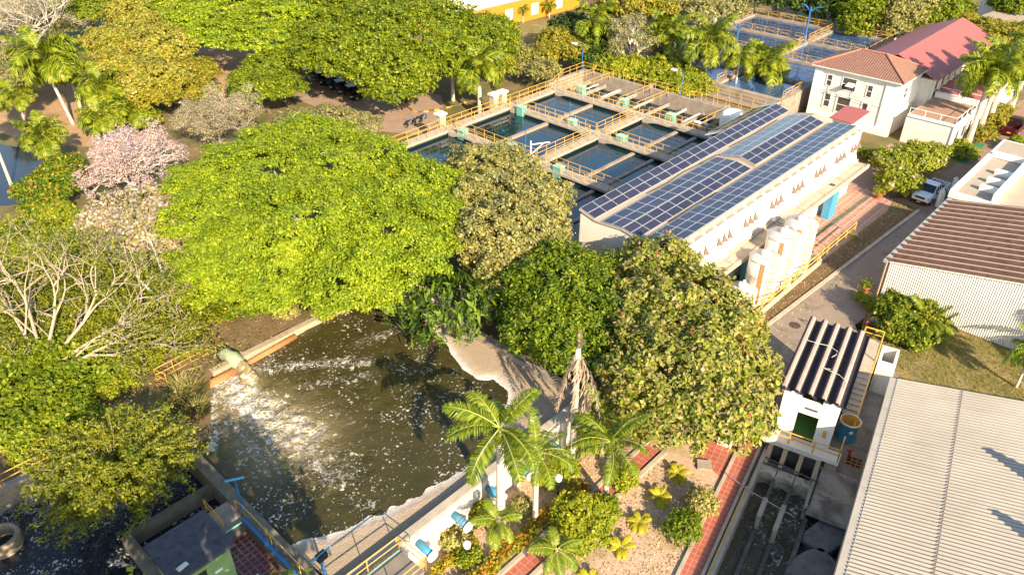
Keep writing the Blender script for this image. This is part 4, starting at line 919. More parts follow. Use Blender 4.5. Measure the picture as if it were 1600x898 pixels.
for i in range(n):
    v0, v1 = brv + BL * i / n, brv + BL * (i + 1) / n; o0, o1 = (.04 if i % 2 else 0), (.04 if (i + 1) % 2 else 0)
    wv.poly([U(bru - o0, v0, 0), U(bru - o0, v0, bz + (v0 - brv) * sl_ - .08), U(bru - o1, v1, bz + (v1 - brv) * sl_ - .08), U(bru - o1, v1, 0)])
wv.build('gable_wall', sheet_white, bb)
MB().box(U, bru + .1, bru + 15.3, brv + .05, brv + .2, 0, bz - .1).build('side_wall', sheet_white, bb)
MB().box(U, bru - .35, bru + 15.4, brv - .45, brv - .1, bz - .12, bz + .12).build('gutter', sheet_cream, bb)
m_ = MB(); m_.bar(U(bru - .1, brv - .2, .1), U(bru - .1, brv - .2, bz), .08, 6); m_.build('downpipe', M('tan_pipe', (.55, .36, .20), None, 3, .6), bb)
m_ = MB(); m_.bar(U(bru - .12, brv, bz), U(bru - .12, brv + BL, bz + BL * sl_), .09, 4); m_.build('rake_trim', cream_paint, bb)
fr = thing('flat_roof_block', 'cream flat roofed block with three rooftop vent boxes behind the brown shed', 'building', U(87, -9, 0))
MB().box(U, 78.6, 90.5, -15.2, 3, 0, 3.6).build('wall', white_paint, fr)
MB().box(U, 78.8, 90.3, -15.0, 2.8, 3.603, 3.63).build('roof', flat_cream, fr)
MB().box(U, 90.52, 95.5, -15.4, 3, 0, 4.0).build('far_wall', white_paint, fr)
MB().box(U, 90.8, 95.2, -15.1, 2.8, 4.003, 4.03).build('far_roof', flat_cream, fr)
m_ = MB(); m_.box(U, 78.5, 95.6, -15.5, -15.2, 3.3, 3.95); m_.box(U, 90.3, 90.6, -15.1, 3, 3.7, 4.3); m_.box(U, 78.8, 90.3, -11.9, -11.5, 3.63, 4.5); m_.box(U, 78.3, 78.6, -15.5, 3, 3.2, 3.8); m_.build('parapet', white_paint, fr)
for u_ in (80.9, 83.2, 85.8): 
    m_ = MB(); m_.box(U, u_, u_ + .5, -13.6, -11.95, 3.64, 4.15); m_.build('vent_box', white_paint, fr)
for i, (px_, py_, lab) in enumerate(((1487, 303, 'white concrete gate post by the open pickup door'), (1466, 322, 'white concrete gate post at the corner of the brown roof gutter'))):
    p = G(px_, py_, 0); o = MB().hexa([(p[0] - .25, p[1] - .35, 0), (p[0] + .35, p[1] - .1, 0), (p[0] + .25, p[1] + .35, 0), (p[0] - .35, p[1] + .1, 0), (p[0] - .2, p[1] - .25, 1.5), (p[0] + .25, p[1] - .1, 1.5), (p[0] + .2, p[1] + .25, 1.9), (p[0] - .25, p[1] + .1, 1.9)]).build('gate_post', white_paint)
    tag(o, lab, 'gate post')
# metal roof shed, foreground right
ms = thing('metal_roof_shed', 'wide shed with a finely ribbed cream metal roof in the right foreground', 'building', W(34, 10, 0))
mw, mq, mz, ms_ = 46.3, 1.5, 4.2, .167; ML = 24.0
m_ = MB(); e1 = Vector(W(-1, 0)); e2 = Vector(W(0, ML, ML * ms_))
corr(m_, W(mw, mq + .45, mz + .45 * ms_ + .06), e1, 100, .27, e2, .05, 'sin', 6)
m_.build('roof', [sheet_cream, M('dark_rib_line', (.20, .165, .125), (.27, .23, .18), .5, .8)], ms)  # second slot: thin darker strip along each rib trough
m_ = MB(); m_.hexa([W(mw, mq, mz - .2), W(mw, mq + .5, mz - .2), W(19, mq + .5, mz - .2), W(19, mq, mz - .2), W(mw, mq, mz + .1), W(mw, mq + .5, mz + .1), W(19, mq + .5, mz + .1), W(19, mq, mz + .1)])
m_.build('gutter', sheet_cream, ms)
m_ = MB(); m_.box(W, 19, mw - .15, mq + .12, mq + .3, 0, mz - .2); m_.poly([W(mw - .15, mq + .12, 0), W(mw - .15, mq + ML, 0), W(mw - .15, mq + ML, mz + ML * ms_), W(mw - .15, mq + .12, mz)]); m_.build('wall', sheet_white, ms)
m_ = MB()
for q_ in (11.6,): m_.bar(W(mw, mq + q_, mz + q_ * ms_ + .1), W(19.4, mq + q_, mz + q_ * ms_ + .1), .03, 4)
m_.build('screw_line', sheet_brown_shade_dirt, ms)
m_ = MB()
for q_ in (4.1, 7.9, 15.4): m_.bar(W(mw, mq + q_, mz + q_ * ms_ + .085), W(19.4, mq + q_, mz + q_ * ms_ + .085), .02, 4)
m_.build('lap_line', sheet_brown_shade_dirt, ms)

# ================================================================== CANAL
cz = -1.25
def canal_foam(P): return np.full(len(P), .27) + .17 * np.sin(P[:, 0] * 1.3) * np.sin(P[:, 1] * .9)
water_grid('canal_water', W, 16, 40.55, -4.1, 1.6, cz, .16, canal_water_m, canal_foam, None, .10)
cn = thing('intake_canal', 'sunken concrete canal split into channels of rushing water', 'canal', W(32, -2.5, 0))
m_ = MB(); m_.box(W, 16, 40.6, -4.35, -4.1, -2.2, .15); m_.build('side_wall', concrete_pale, cn)
MB().box(W, 16, 36.2, -4.44, -4.352, .0, .22).build('kerb_rail', yellow_paint, cn)
m_ = MB(); m_.box(W, 40.55, 40.9, -4.35, 1.6, -2.2, -.02); m_.box(W, 16, 40.55, 1.6, 1.75, -2.2, -.02); m_.build('end_wall', concrete_dark, cn)
m_ = MB(); m_.box(W, 36.3, 40.5, -.75, 1.6, -.28, .06); m_.build('cover_slab', M('stained_slab', (.40, .33, .26), (.30, .245, .19), .8, .9, .02, 14, stain=(.15, .125, .105), sscale=.4, slo=.48, shi=.6), cn)
m_ = MB(); m_.box(W, 36.3, 36.7, -.9, 1.6, -.34, -.282); m_.build('slab_edge', concrete_dark, cn)
m_ = MB(); m_.box(W, 16, 36.3, -.75, -.5, -2.2, -.6); m_.build('inner_wall', concrete_dark, cn)
m_ = MB(); m_.box(W, 36.7, 40.5, -.95, -.752, -2.2, .0); m_.build('slab_wall', concrete_pale, cn)
for q_, w0 in ((-3.12, 34.6), (-2.0, 34.0)):
    m_ = MB(); m_.box(W, w0, 36.2, q_ - .14, q_ + .14, -2.2, -.12); m_.tube([W(w0, q_, -2.2), W(w0, q_, -.121)], [.14, .14], 10); m_.build('divider', concrete_pale, cn)
    m_ = MB(); m_.box(W, 36.2, 39.0, q_ - .1, q_ + .1, -2.2, -.45); m_.box(W, 20, w0 - .5, q_ - .12, q_ + .12, -2.2, -.95); m_.build('divider', concrete_dark, cn)
for qa, qb in ((-4.1, -3.14), (-3.08, -2.02), (-1.96, -.96)):
    m_ = MB(); n = 8; pr = []
    for i in range(n + 1):
        f = i / n; q_ = qa + (qb - qa) * f; pr.append((q_, 38.55 - .32 * math.sin(math.pi * f) * -1 - .3))
    pts = [W(q2, q1) for q1, q2 in pr] + [W(39.15, qb), W(39.15, qa)]
    a_ = sum(pts[i][0] * pts[(i + 1) % len(pts)][1] - pts[(i + 1) % len(pts)][0] * pts[i][1] for i in range(len(pts)))
    if a_ < 0: pts = pts[::-1]
    m_.prism(pts, -2.0, -.3); m_.build('weir_block', M('mineral_weir', (.52, .45, .34), (.40, .33, .24), 1.2, .9, .03, 10, stain=(.22, .19, .09), sscale=1.2, slo=.5, shi=.62), cn)
m_ = MB()
for q_ in (-4.0, -3.05, -2.02, -.98): m_.hexa([W(39.2, q_ - .13, -2.2), W(39.2, q_ + .13, -2.2), W(40.5, q_ + .15, -2.2), W(40.5, q_ - .15, -2.2), W(39.2, q_ - .13, -.1), W(39.2, q_ + .13, -.1), W(40.5, q_ + .15, .62), W(40.5, q_ - .15, .62)])
m_.build('pier', M('ochre_pier', (.50, .36, .20), (.40, .28, .16), 2, .9, .02, 12), cn)
m_ = MB(); m_.box(W, 39.16, 39.45, -4.1, -1.9, -.28, -.2); m_.bar(W(39.4, -4.3, .1), W(38.9, -.6, .1), .05, 5); m_.build('grating', M('dark_grating', (.07, .06, .055), (.12, .10, .09), 8, .7), cn)
m_ = MB(); m_.tube([W(36.6, -5.9, .2), W(35.9, -4.3, .25), W(35.3, -1.2, .15)], [.03] * 3, 5); m_.build('pipe_line', grey_metal, cn)
m_ = MB(); m_.tube([W(40.1, -.72, .12), W(36.8, -.72, .12), W(36.6, -.72, .3)], [.045] * 3, 6); m_.build('pipe_line', black_rubber, cn)
def rock(lab, px_, py_, rx, ry, rz, rot):
    bm = bmesh.new(); bmesh.ops.create_icosphere(bm, subdivisions=4, radius=1); random.seed(px_)
    ph = [random.uniform(0, 6) for _ in range(6)]
    for v in bm.verts:
        k_ = 1 + .10 * math.sin(3 * v.co.x + ph[0]) + .08 * math.sin(4 * v.co.y + ph[1]) + .04 * math.sin(9 * v.co.z + 7 * v.co.x + ph[2])
        v.co *= k_; v.co = Vector((max(-.8, min(.8, v.co.x)) * rx, max(-.8, min(.8, v.co.y)) * ry, max(-.8, min(.55, v.co.z)) * rz))
    me = bpy.data.meshes.new('concrete_lump'); bm.to_mesh(me); bm.free(); me.polygons.foreach_set('use_smooth', [True] * len(me.polygons))
    me.materials.append(M('grey_lump', (.20, .175, .16), (.13, .115, .105), 1.5, .9, .03, 10, stain=(.06, .05, .05), sscale=.8)); o = bpy.data.objects.new('concrete_lump', me); COL.objects.link(o)
    o.location = G(px_, py_, -.9); o.rotation_euler = (0, 0, rot); tag(o, lab, 'rock')
rock('grey rounded concrete lump in the dark pit just under the stained slab', 1288, 842, 1.6, 1.15, .7, .6)
rock('grey rounded concrete lump at the lower picture edge beside the ribbed roof', 1268, 893, 1.9, 1.3, .7, .5)
# red tiled canal path
sheet('canal_path', [W(16, -5.75), W(40.3, -5.75), W(40.3, -4.75), W(16, -4.75)], 3 * Lz, path_tile)
sheet('tiled_patch', [W(37.4, -8.3), W(40.6, -8.6), W(41.0, -5.95), W(36.2, -5.95)], 3 * Lz, path_tile)
m_ = MB(); m_.box(W, 16, 40.4, -5.95, -5.76, 0, .16); m_.box(W, 16, 40.4, -4.74, -4.55, 0, .12); struct(m_.build('kerb', concrete_pale))
sheet('gutter_strip', [W(16, -4.55), W(40.4, -4.55), W(40.4, -4.36), W(16, -4.36)], 2 * Lz, concrete_dark)
t = thing('bench_block', 'cream concrete block seat on the tiled patch under the almond tree', 'block', W(39.3, -6.9, 0)); MB().box(W, 39.0, 40.0, -7.2, -6.3, .012, .62).build('seat', cream_paint, t)
t = thing('stone_slab', 'loose grey stone slab lying at the edge of the dry lawn', 'slab', G(1102, 725)); p = G(1100, 728)
o = t; MB().hexa([(p[0] - .5, p[1] - .3, .02), (p[0] + .4, p[1] - .45, .02), (p[0] + .5, p[1] + .3, .02), (p[0] - .4, p[1] + .4, .02), (p[0] - .5, p[1] - .3, .2), (p[0] + .4, p[1] - .45, .18), (p[0] + .5, p[1] + .3, .22), (p[0] - .4, p[1] + .4, .25)]).build('stone', concrete, t)

# ================================================================== PUMP HOUSE
ph = thing('gate_house', 'white gate house with a coarse striped corrugated roof above the canal', 'house', W(45, -2.4, 0))
f0, f1, s0, s1, fz = 41.35, 48.7, -4.15, -.7, .9
w_ = MB()
w_.box(W, f0, f0 + .18, s0, -3.05, fz, 4.45); w_.box(W, f0, f0 + .18, -1.72, s1, fz, 4.45); w_.box(W, f0, f0 + .18, -3.05, -1.72, 3.0, 4.1)
w_.box(W, f0 + .18, f1, s0, s0 + .18, 0, 4.5); w_.box(W, f0 + .18, f1, s1 - .18, s1, 0, 4.5); w_.box(W, f1 - .18, f1, s0 + .18, s1 - .18, 0, 4.6)
w_.build('wall', white_paint, ph)
MB().box(W, f0 + .19, f1 - .19, s0 + .19, s1 - .19, fz, fz + .05).build('floor', M('green_floor', (.10, .26, .05), (.08, .2, .04), 2, .7), ph)
MB().box(W, f0 - .02, f0, -2.7, -1.9, 3.42, 3.58).build('vent_slot', M('slot_shadow_metal', (.10, .08, .07), None, 3, .7), ph)
MB().box(W, f0 - .16, f0, -1.25, -1.02, 1.75, 2.25).build('switch_box', yellow_paint, ph)
MB().box(W, 40.35, f0, -4.75, .15, .62, fz).build('balcony', cream_paint, ph)
MB().box(W, 40.28, 40.35, -4.75, -.9, .55, .88).build('slab_edge', white_streaked, ph)
MB().box(W, 40.35, 41.3, -.6, .15, 0, .62).build('plinth', concrete, ph)
railing(ph, [W(40.45, -4.6, fz), W(40.45, .05, fz)], h=.95, gap=1.5, r=.045); railing(ph, [W(40.45, .05, fz), W(41.9, .05, fz)], h=.95, gap=1.5, r=.045)
railing(ph, [W(40.45, -4.65, fz), W(40.5, -6.2, .1)], h=.9, gap=1.5, r=.045); railing(ph, [W(41.4, -4.65, fz), W(41.5, -6.2, .1)], h=.9, gap=1.5, r=.045)
m_ = MB()
for i in range(5): m_.box(W, 40.5, 41.45, -4.75 - .3 * (i + 1), -4.75 - .3 * i, 0, fz - .17 * (i + 1))
m_.build('step', concrete, ph)
m_ = MB(); r0, r1 = Vector(W(41.15, -4.47, 4.72)), Vector(W(49.1, -4.47, 5.22))
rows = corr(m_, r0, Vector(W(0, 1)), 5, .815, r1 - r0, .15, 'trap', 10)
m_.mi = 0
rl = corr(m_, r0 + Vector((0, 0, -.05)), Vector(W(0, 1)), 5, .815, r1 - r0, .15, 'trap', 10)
m_.build('roof', [sheet_house, sheet_house_shade_dirt], ph)
def roofp(w_, q_, d=.2): f = (w_ - 41.15) / 7.95; return W(w_, q_, 4.72 + .5 * f + d)
MB().tube([roofp(46.2, -4.1), roofp(46.2, -3.4), roofp(46.3, -2.6), roofp(46.0, -2.0), roofp(45.6, -2.0), roofp(45.2, -2.2)], [.018] * 6, 5).build('conduit', white_streaked, ph)
MB().tube([roofp(44.0, -2.0), roofp(43.9, -2.4), roofp(43.7, -1.4), roofp(43.4, -1.0), roofp(42.9, -.8)], [.018] * 5, 5).build('conduit', white_streaked, ph)
st = thing('outside_stair', 'concrete stair with a long yellow handrail climbing along the gate house', 'stair', W(47, .1, 0))
m_ = MB(); n = 14
for i in range(n): m_.box(W, 44.2 + i * .46, 44.2 + (i + 1) * .46, -.62, .35, 0, .15 + (i + 1) * .145)
m_.build('step', concrete_pale, st)
m_ = MB(); rail_run(m_, [W(44.0, .38, .1), W(50.6, .38, 2.2), W(53.0, .38, 2.25), W(53.0, -.9, 2.25)], h=1.0, gap=6, r=.055, levels=(1.0,)); rail_run(m_, [W(50.6, .38, 2.2), W(53.0, .38, 2.25), W(53.0, -.9, 2.25)], h=.55, gap=3, r=.04, levels=(1,)); m_.build('handrail', yellow_paint, st)
MB().box(W, 50.64, 53.2, -.9, .3, 0, 2.2).build('landing', concrete_pale, st)
vb = thing('valve_chamber', 'white valve chamber with an open dark hatch behind the gate house stair', 'chamber', W(51.5, 1, 0))
m_ = MB(); m_.box(W, 49.9, 52.9, .55, .75, 0, 2.2); m_.box(W, 49.9, 52.9, 1.55, 1.75, 0, 2.2); m_.box(W, 49.9, 50.9, .75, 1.55, 0, 2.2); m_.box(W, 52.7, 52.9, .75, 1.55, 0, 2.2); m_.build('wall', white_streaked, vb)
br = thing('open_tank', 'open topped blue tank with a yellow inside next to the gate house', 'tank', G(1321, 683, 0)); c = G(1321, 683, 0)
m_ = MB(); m_.lathe(c, [(.6, .0), (.62, 1.45), (.68, 1.47), (.68, 1.53), (.6, 1.53)], 36); m_.f.pop(); m_.m.pop(); m_.build('shell', blue_light, br, True)
m_ = MB(); m_.lathe(c, [(.6, 1.53), (.56, .3)], 36); m_.build('lining', M('ochre_lining', (.55, .34, .05), (.45, .26, .04), 2, .7), br, True)
m_ = MB(); m_.lathe(c, [(.66, 1.5), (.7, 1.5), (.7, 1.56), (.6, 1.56), (.6, 1.5)], 36); m_.f.pop(); m_.m.pop(); m_.build('rim', M('pale_rim', (.62, .52, .38), None, 3, .6), br, True)
m_ = MB(); d = Vector((-.15, -1, 0)).normalized(); s2 = Vector((1, -.15, 0)).normalized(); b = Vector(c) + d * .635 + Vector((0, 0, 1.0))
m_.hexa([b - s2 * .1 + d * x + Vector((0, 0, z)) for z in (-.1, .1) for x in (-.03, .02)][:2] + [b + s2 * .1 + d * x + Vector((0, 0, -.1)) for x in (.02, -.03)] + [b - s2 * .1 - d * .03 + Vector((0, 0, .1)), b - s2 * .1 + d * .02 + Vector((0, 0, .1)), b + s2 * .1 + d * .02 + Vector((0, 0, .1)), b + s2 * .1 - d * .03 + Vector((0, 0, .1))])
m_.build('name_plate', cream_paint, br)
hy = thing('hydrant', 'small red hydrant pipe on the stained yard between the tank and the ribbed roof', 'hydrant', G(1325, 716)); c = Vector(G(1325, 716))
m_ = MB(); m_.tube([c, c + Vector((0, 0, .75))], [.07, .06], 8); m_.build('pipe', M('dark_red_paint', (.22, .03, .02), None, 3, .5), hy)
m_ = MB(); m_.tube([c + Vector((-.18, 0, .72)), c + Vector((.18, 0, .72))], [.09, .09], 8); m_.tube([c + Vector((0, 0, .7)), c + Vector((0, 0, .9))], [.08, .04], 8); m_.build('valve_head', M('red_paint', (.45, .05, .04), None, 3, .5), hy)
dg = thing('drain_grate', 'square rusty drain grate set in the yard beside the ribbed roof edge', 'grate', G(1334, 722)); c = G(1334, 722, 0)
m_ = MB(); w0 = c[0] * wx + c[1] * wy; q0 = c[0] * wy - c[1] * wx
for i in range(4): m_.box(W, w0 - .5 + i * .31, w0 - .43 + i * .31, q0 - .5, q0 + .5, .013, .06)
for i in range(4): m_.box(W, w0 - .5, w0 + .5, q0 - .5 + i * .31, q0 - .44 + i * .31, .062, .07)
m_.build('bars', rust, dg); MB().box(W, w0 - .5, w0 + .5, q0 - .5, q0 + .5, .009, .011).build('pit_cover', black_rubber, dg)

# ================================================================== VEGETATION
def leaf_quads(rng, C, Nn, s, asp, droop=0):
    n = len(C); Nn = Nn / (np.linalg.norm(Nn, axis=1, keepdims=True) + 1e-9)
    t = rng.normal(size=(n, 3)); t -= (t * Nn).sum(1, keepdims=True) * Nn; t /= np.linalg.norm(t, axis=1, keepdims=True) + 1e-9
    if droop: t[:, 2] -= droop; t /= np.linalg.norm(t, axis=1, keepdims=True)
    b = np.cross(Nn, t); b /= np.linalg.norm(b, axis=1, keepdims=True) + 1e-9
    L = s * rng.uniform(.5, 1.5, (n, 1)); Wd = L * asp
    return np.stack([C - t * L * .5, C + b * Wd * .5 - t * L * .05, C + t * L * .5, C - b * Wd * .5 - t * L * .05], 1).reshape(-1, 3)
def lobes_px(spec):
    out = []
    for l in spec:
        px, py, z, rp, rz = l; c = G(px, py, z); r = rp * DEP(c) / F; out.append((np.array(c), np.array([r, r, rz])))
    return out
def crown_cloud(rng, lobes, s, lai, cr, lower=-.35, upw=.6, flat=1):
    C, Nn, K = [], [], []
    for i, (c, r) in enumerate(lobes):
        area = 2 * math.pi * r[0] * r[1] + 2.2 * math.pi * r[0] * r[2]
        n = max(6, int(area / (cr * cr * 1.5)))
        d = rng.normal(size=(n * 3, 3)); d /= np.linalg.norm(d, axis=1, keepdims=True); d = d[d[:, 2] > lower][:n]
        ph = rng.uniform(0, 6, 6); bw = np.sin(d[:, :1] * 5 + ph[0]) * np.sin(d[:, 1:2] * 5.5 + ph[1]) + .6 * np.sin(d[:, :1] * 9 + d[:, 2:] * 7 + ph[2]) * np.sin(d[:, 1:2] * 10 + ph[3])
        sc = rng.normal(1, .07, (len(d), 1)) + bw * .19; deep = rng.random((len(d), 1)) < .18; sc = np.where(deep, sc * .72, sc)
        p = c + d * r * sc
        keep = np.ones(len(p), bool)
        for j, (c2, r2) in enumerate(lobes):
            if j != i: keep &= (((p - c2) / (r2 * .82)) ** 2).sum(1) > 1
        p, d = p[keep], d[keep]; K.append(p)
        m = max(3, int(lai * area / max(n, 1) / (.3 * s * s)))
        cc = np.repeat(p, m, 0); dd = np.repeat(d, m, 0); o = rng.normal(size=(len(cc), 3))
        C.append(cc + o * cr * np.array([.5, .5, .32 * flat])); Nn.append(dd * .45 + o * .25 + np.array([0, 0, upw]) + rng.normal(size=(len(cc), 3)) * .55)
    return np.concatenate(C), np.concatenate(Nn), np.concatenate(K)
def limb(mb, a, b, r0, r1, rng, sag=.15, n=5, sides=6):
    a, b = Vector(a), Vector(b); L = (b - a).length; pts = []; rad = []
    off = Vector(rng.normal(size=3)) * L * .06
    for i in range(n + 1):
        f = i / n; p = a.lerp(b, f); p += off * math.sin(math.pi * f); p.z += L * sag * math.sin(math.pi * f) * .6
        pts.append(p); rad.append(r0 * (1 - f) + r1 * f)
    mb.tube(pts, rad, sides); return pts
SEED = [100]
def tree(name, label, spec, leaf, bark, s=.3, lai=3, cr=.5, base=None, z0=0, trunk_r=.28, nl=10, cat='tree', group=None, asp=.6, droop=0, lower=-.35, upw=.6, blossom=None, bark_show=0, flat=1):
    SEED[0] += 1; rng = np.random.default_rng(SEED[0])
    lobes = lobes_px(spec); cen = sum(l[0] for l in lobes) / len(lobes)
    bx = base if base is not None else (cen[0], cen[1], z0)
    t = thing(name, label, cat, bx, group); off = np.array(bx)
    C, Nn, K = crown_cloud(rng, lobes, s, lai, cr, lower, upw, flat)
    V = leaf_quads(rng, C, Nn, s, asp, droop) - off
    np_mesh('crown', V, 4, leaf, rng.random(len(C)), t)
    if blossom:
        mat, frac, bs_ = blossom; k = int(len(C) * frac); idx = rng.choice(len(C), k, False); top = C[idx] + np.array([0, 0, .12])
        np_mesh('blossom', leaf_quads(rng, top, Nn[idx], bs_, .8) - off, 4, mat, rng.random(k), t)
    mb = MB(); h = min(l[0][2] - l[1][2] * .4 for l in lobes); fork = (bx[0] + rng.normal() * .3, bx[1] + rng.normal() * .3, max(bx[2] + .4, bx[2] + (h - bx[2]) * .55))
    mb.tube([bx, ((bx[0] + fork[0]) / 2, (bx[1] + fork[1]) / 2, (bx[2] + fork[2]) / 2), fork], [trunk_r * 1.25, trunk_r, trunk_r * .85], 8)
    for p in K[rng.choice(len(K), min(nl, len(K)), False)]:
        pts = limb(mb, fork, cen + (p - cen) * .93 - np.array([0, 0, .25]), trunk_r * .55, .04, rng, 0)
        for q in range(2):
            p2 = K[rng.integers(len(K))]
            if np.linalg.norm(p2 - p) < 3.5: limb(mb, pts[3], p2 - np.array([0, 0, .2]), trunk_r * .22, .02, rng, 0, 3, 5)
    for p in K[rng.choice(len(K), min(bark_show, len(K)), False)]:     # bleached twigs poking through the canopy
        d = rng.normal(size=3) * np.array([1, 1, .25]); d /= np.linalg.norm(d); limb(mb, p - d * .5 + np.array([0, 0, -.15]), p + d * .5 + np.array([0, 0, .28]), .035, .01, rng, .1, 3, 4)
    mb.build('trunk', bark, t)
    return t
def grow(mb, p, d, L, r, depth, rng, tips, up=.12, spread=.62, kids=(2, 3), wig=.12):
    d = d / np.linalg.norm(d); pts = [p]; q = p; dd = d
    for i in range(3):
        dd = dd + rng.normal(size=3) * wig + np.array([0, 0, up * .4]); dd /= np.linalg.norm(dd); q = q + dd * L / 3; pts.append(q)
    mb.tube(pts, [r, r * .88, r * .76, r * .62], 6 if r > .06 else 4, False)
    if depth == 0: tips.append((q, dd)); return
    for i in range(rng.integers(kids[0], kids[1] + 1)):
        nd = dd + rng.normal(size=3) * spread * np.array([1, 1, .45]); nd[2] += up
        st = pts[-1] if i < 2 else pts[2]
        grow(mb, st, nd, L * rng.uniform(.62, .86), r * .62, depth - 1, rng, tips, up, spread, kids, wig)
def bare_tree(name, label, base, targets, leaf, bark, r=.3, depth=4, tipleaf=10, s=.18, cr=.5, fork=.6, cat='tree', blossom=None, up=.12, L0=.55, spread=.62, kids=(2, 3)):
    SEED[0] += 1; rng = np.random.default_rng(SEED[0]); t = thing(name, label, cat, base); off = np.array(base); mb = MB(); tips = []
    f = np.array(base) + np.array([0, 0, fork]); mb.tube([base, f], [r * 1.2, r], 8, False)
    for T in targets:
        d = np.array(T) - f; L = np.linalg.norm(d)
        mid = f + d * .5 + np.array([0, 0, L * .05]) + rng.normal(size=3) * L * .05
        mb.tube([f, f + (mid - f) * .5 + rng.normal(size=3) * .1, mid], [r * .75, r * .6, r * .48], 7, False)
        for k in range(3): grow(mb, mid, d / L + rng.normal(size=3) * .32, L * L0 * .5, r * .42, depth, rng, tips, up, spread, kids)
        grow(mb, f + (mid - f) * .6, d / L + rng.normal(size=3) * .5, L * L0 * .5, r * .3, depth - 1, rng, tips, up, spread, kids)
    mb.build('trunk', bark, t)
    P = np.array([p for p, _ in tips]); 
    C = np.repeat(P, tipleaf, 0); o = rng.normal(size=C.shape); C = C + o * cr * np.array([.6, .6, .35])
    np_mesh('crown', leaf_quads(rng, C, o * .4 + np.array([0, 0, .8]) + rng.normal(size=C.shape) * .4, s, .6) - off, 4, leaf, rng.random(len(C)), t)
    if blossom:
        mat, m, bs_ = blossom; C = np.repeat(P, m, 0); o = rng.normal(size=C.shape); C = C + o * .22
        np_mesh('blossom', leaf_quads(rng, C, o + np.array([0, 0, .8]), bs_, .8) - off, 4, mat, rng.random(len(C)), t)
    return t
Y = lambda px, py, z: np.array(G(px, py, z))

tree('rain_tree', 'huge bright lime green umbrella tree at the head of the foamy pool',
     [(400, 275, 7.5, 105, 2.1), (540, 262, 7.8, 100, 2.0), (640, 300, 7.5, 85, 2.0), (330, 335, 7, 62, 1.9), (470, 350, 8, 120, 2.2), (610, 375, 7.5, 95, 2.1), (370, 405, 6.5, 82, 2.0), (685, 345, 7, 52, 1.8), (430, 440, 6, 62, 1.7), (545, 425, 6.5, 85, 1.9), (310, 290, 7, 45, 1.6), (330, 440, 5.5, 45, 1.5), (480, 215, 7.5, 60, 1.5), (590, 455, 5.5, 35, 1.2), (420, 225, 7.2, 50, 1.4)],
     L_BRIGHT, bark_white, s=.22, lai=2.5, cr=.62, base=G(490, 445, 0), trunk_r=.55, nl=22, bark_show=30, flat=.55, upw=.9)
tree('olive_tree', 'tall dusty olive green tree beside the lime green umbrella tree and filter basins',
     [(775, 275, 7, 66, 2.3), (828, 318, 7, 56, 2.3), (785, 372, 6.5, 72, 2.5), (843, 365, 6, 42, 2.2), (800, 430, 5, 60, 2.3), (745, 320, 7, 45, 2), (740, 255, 7, 36, 1.5)], L_OLIVE, bark_pale, s=.26, lai=3, cr=.4, base=G(800, 500), nl=12)
tree('mango_tree', 'rich green rounded tree between the pool end wall and the almond tree',
     [(880, 445, 5.6, 72, 2.6), (850, 508, 5, 58, 2.5), (918, 495, 5.2, 56, 2.5), (890, 540, 4.2, 52, 2.2), (835, 465, 5, 55, 2.4), (945, 440, 5, 35, 2), (930, 560, 4, 30, 1.8)], L_MANGO, bark_dark, s=.30, lai=3, cr=.42, base=G(880, 585), asp=.42)
tree('almond_tree', 'large broad leaved tree with yellowing and reddish leaves in front of the white tanks',
     [(1030, 425, 6.2, 62, 2.2), (1065, 485, 6.2, 92, 2.4), (1105, 560, 5.6, 88, 2.5), (1030, 580, 5, 80, 2.4), (1120, 632, 4.6, 70, 2.2), (1000, 505, 5.4, 55, 2.2), (1050, 645, 4, 60, 2), (1145, 520, 5.6, 42, 1.9), (1000, 640, 3.6, 40, 1.6), (1165, 590, 5, 35, 1.6), (1160, 655, 4, 32, 1.4)],
     L_ALMOND, bark_dark, s=.31, lai=3.6, cr=.42, base=G(1065, 672), trunk_r=.35, nl=14, asp=.55, blossom=(M_leaf('red_old_leaf', [(.45, .07, .04), (.5, .16, .09), (.42, .26, .16)], .3), .006, .26))
tree('flame_tree', 'dark feathery tree drooping its fronds over the far pool corner',
     [(655, 452, 4.6, 55, 1.1), (720, 465, 4.8, 58, 1.2), (630, 470, 4.2, 34, .9), (742, 498, 4, 36, 1), (690, 497, 4, 52, 1.0), (640, 490, 3.6, 30, .8), (770, 480, 4.2, 34, 1.1)], M_leaf('fern_like_leaf', [(.03, .06, .008), (.05, .09, .012), (.10, .17, .015), (.16, .24, .015)], .3), bark_pale, s=.75, lai=2.2, cr=.5, base=G(715, 520), asp=.26, droop=.9, nl=10, upw=.9)
bare_tree('spreading_tree', 'wide pale branched tree with thin leaves reaching over the left bank', G(78, 600, 2.0),
     [Y(-40, 440, 5), Y(30, 425, 5.6), Y(110, 430, 6), Y(190, 440, 5.6), Y(265, 470, 5.2), Y(305, 520, 4.6), Y(225, 560, 4.2), Y(-60, 510, 4.6), Y(-30, 560, 4)], L_SHOOT, bark_branch, r=.21, depth=4, tipleaf=18, s=.17, cr=.7, fork=1.0, up=.04, L0=.52)
tree('pale_crown_tree', 'yellow green thin crowned tree filling the left edge behind the white branches', [(60, 400, 3.6, 75, 1.1), (160, 420, 3.6, 75, 1.1), (240, 460, 3.6, 70, 1.0), (110, 480, 3.4, 85, 1.0), (290, 440, 4, 50, 1), (20, 470, 3.4, 60, 1), (200, 520, 3.2, 60, .9), (300, 500, 3.4, 40, .8)], L_SHOOT, bark_pale, s=.2, lai=1.3, cr=.4, base=G(150, 560, 1.8), nl=12)
tree('leafy_tree', 'mid green tree at the left edge below the grey path and pond', [(60, 385, 5, 55, 1.4), (120, 365, 5, 45, 1.3), (20, 370, 4.6, 35, 1.2), (90, 340, 5, 30, 1)], L_HEDGE, bark_pale, s=.24, lai=2.6, cr=.4)
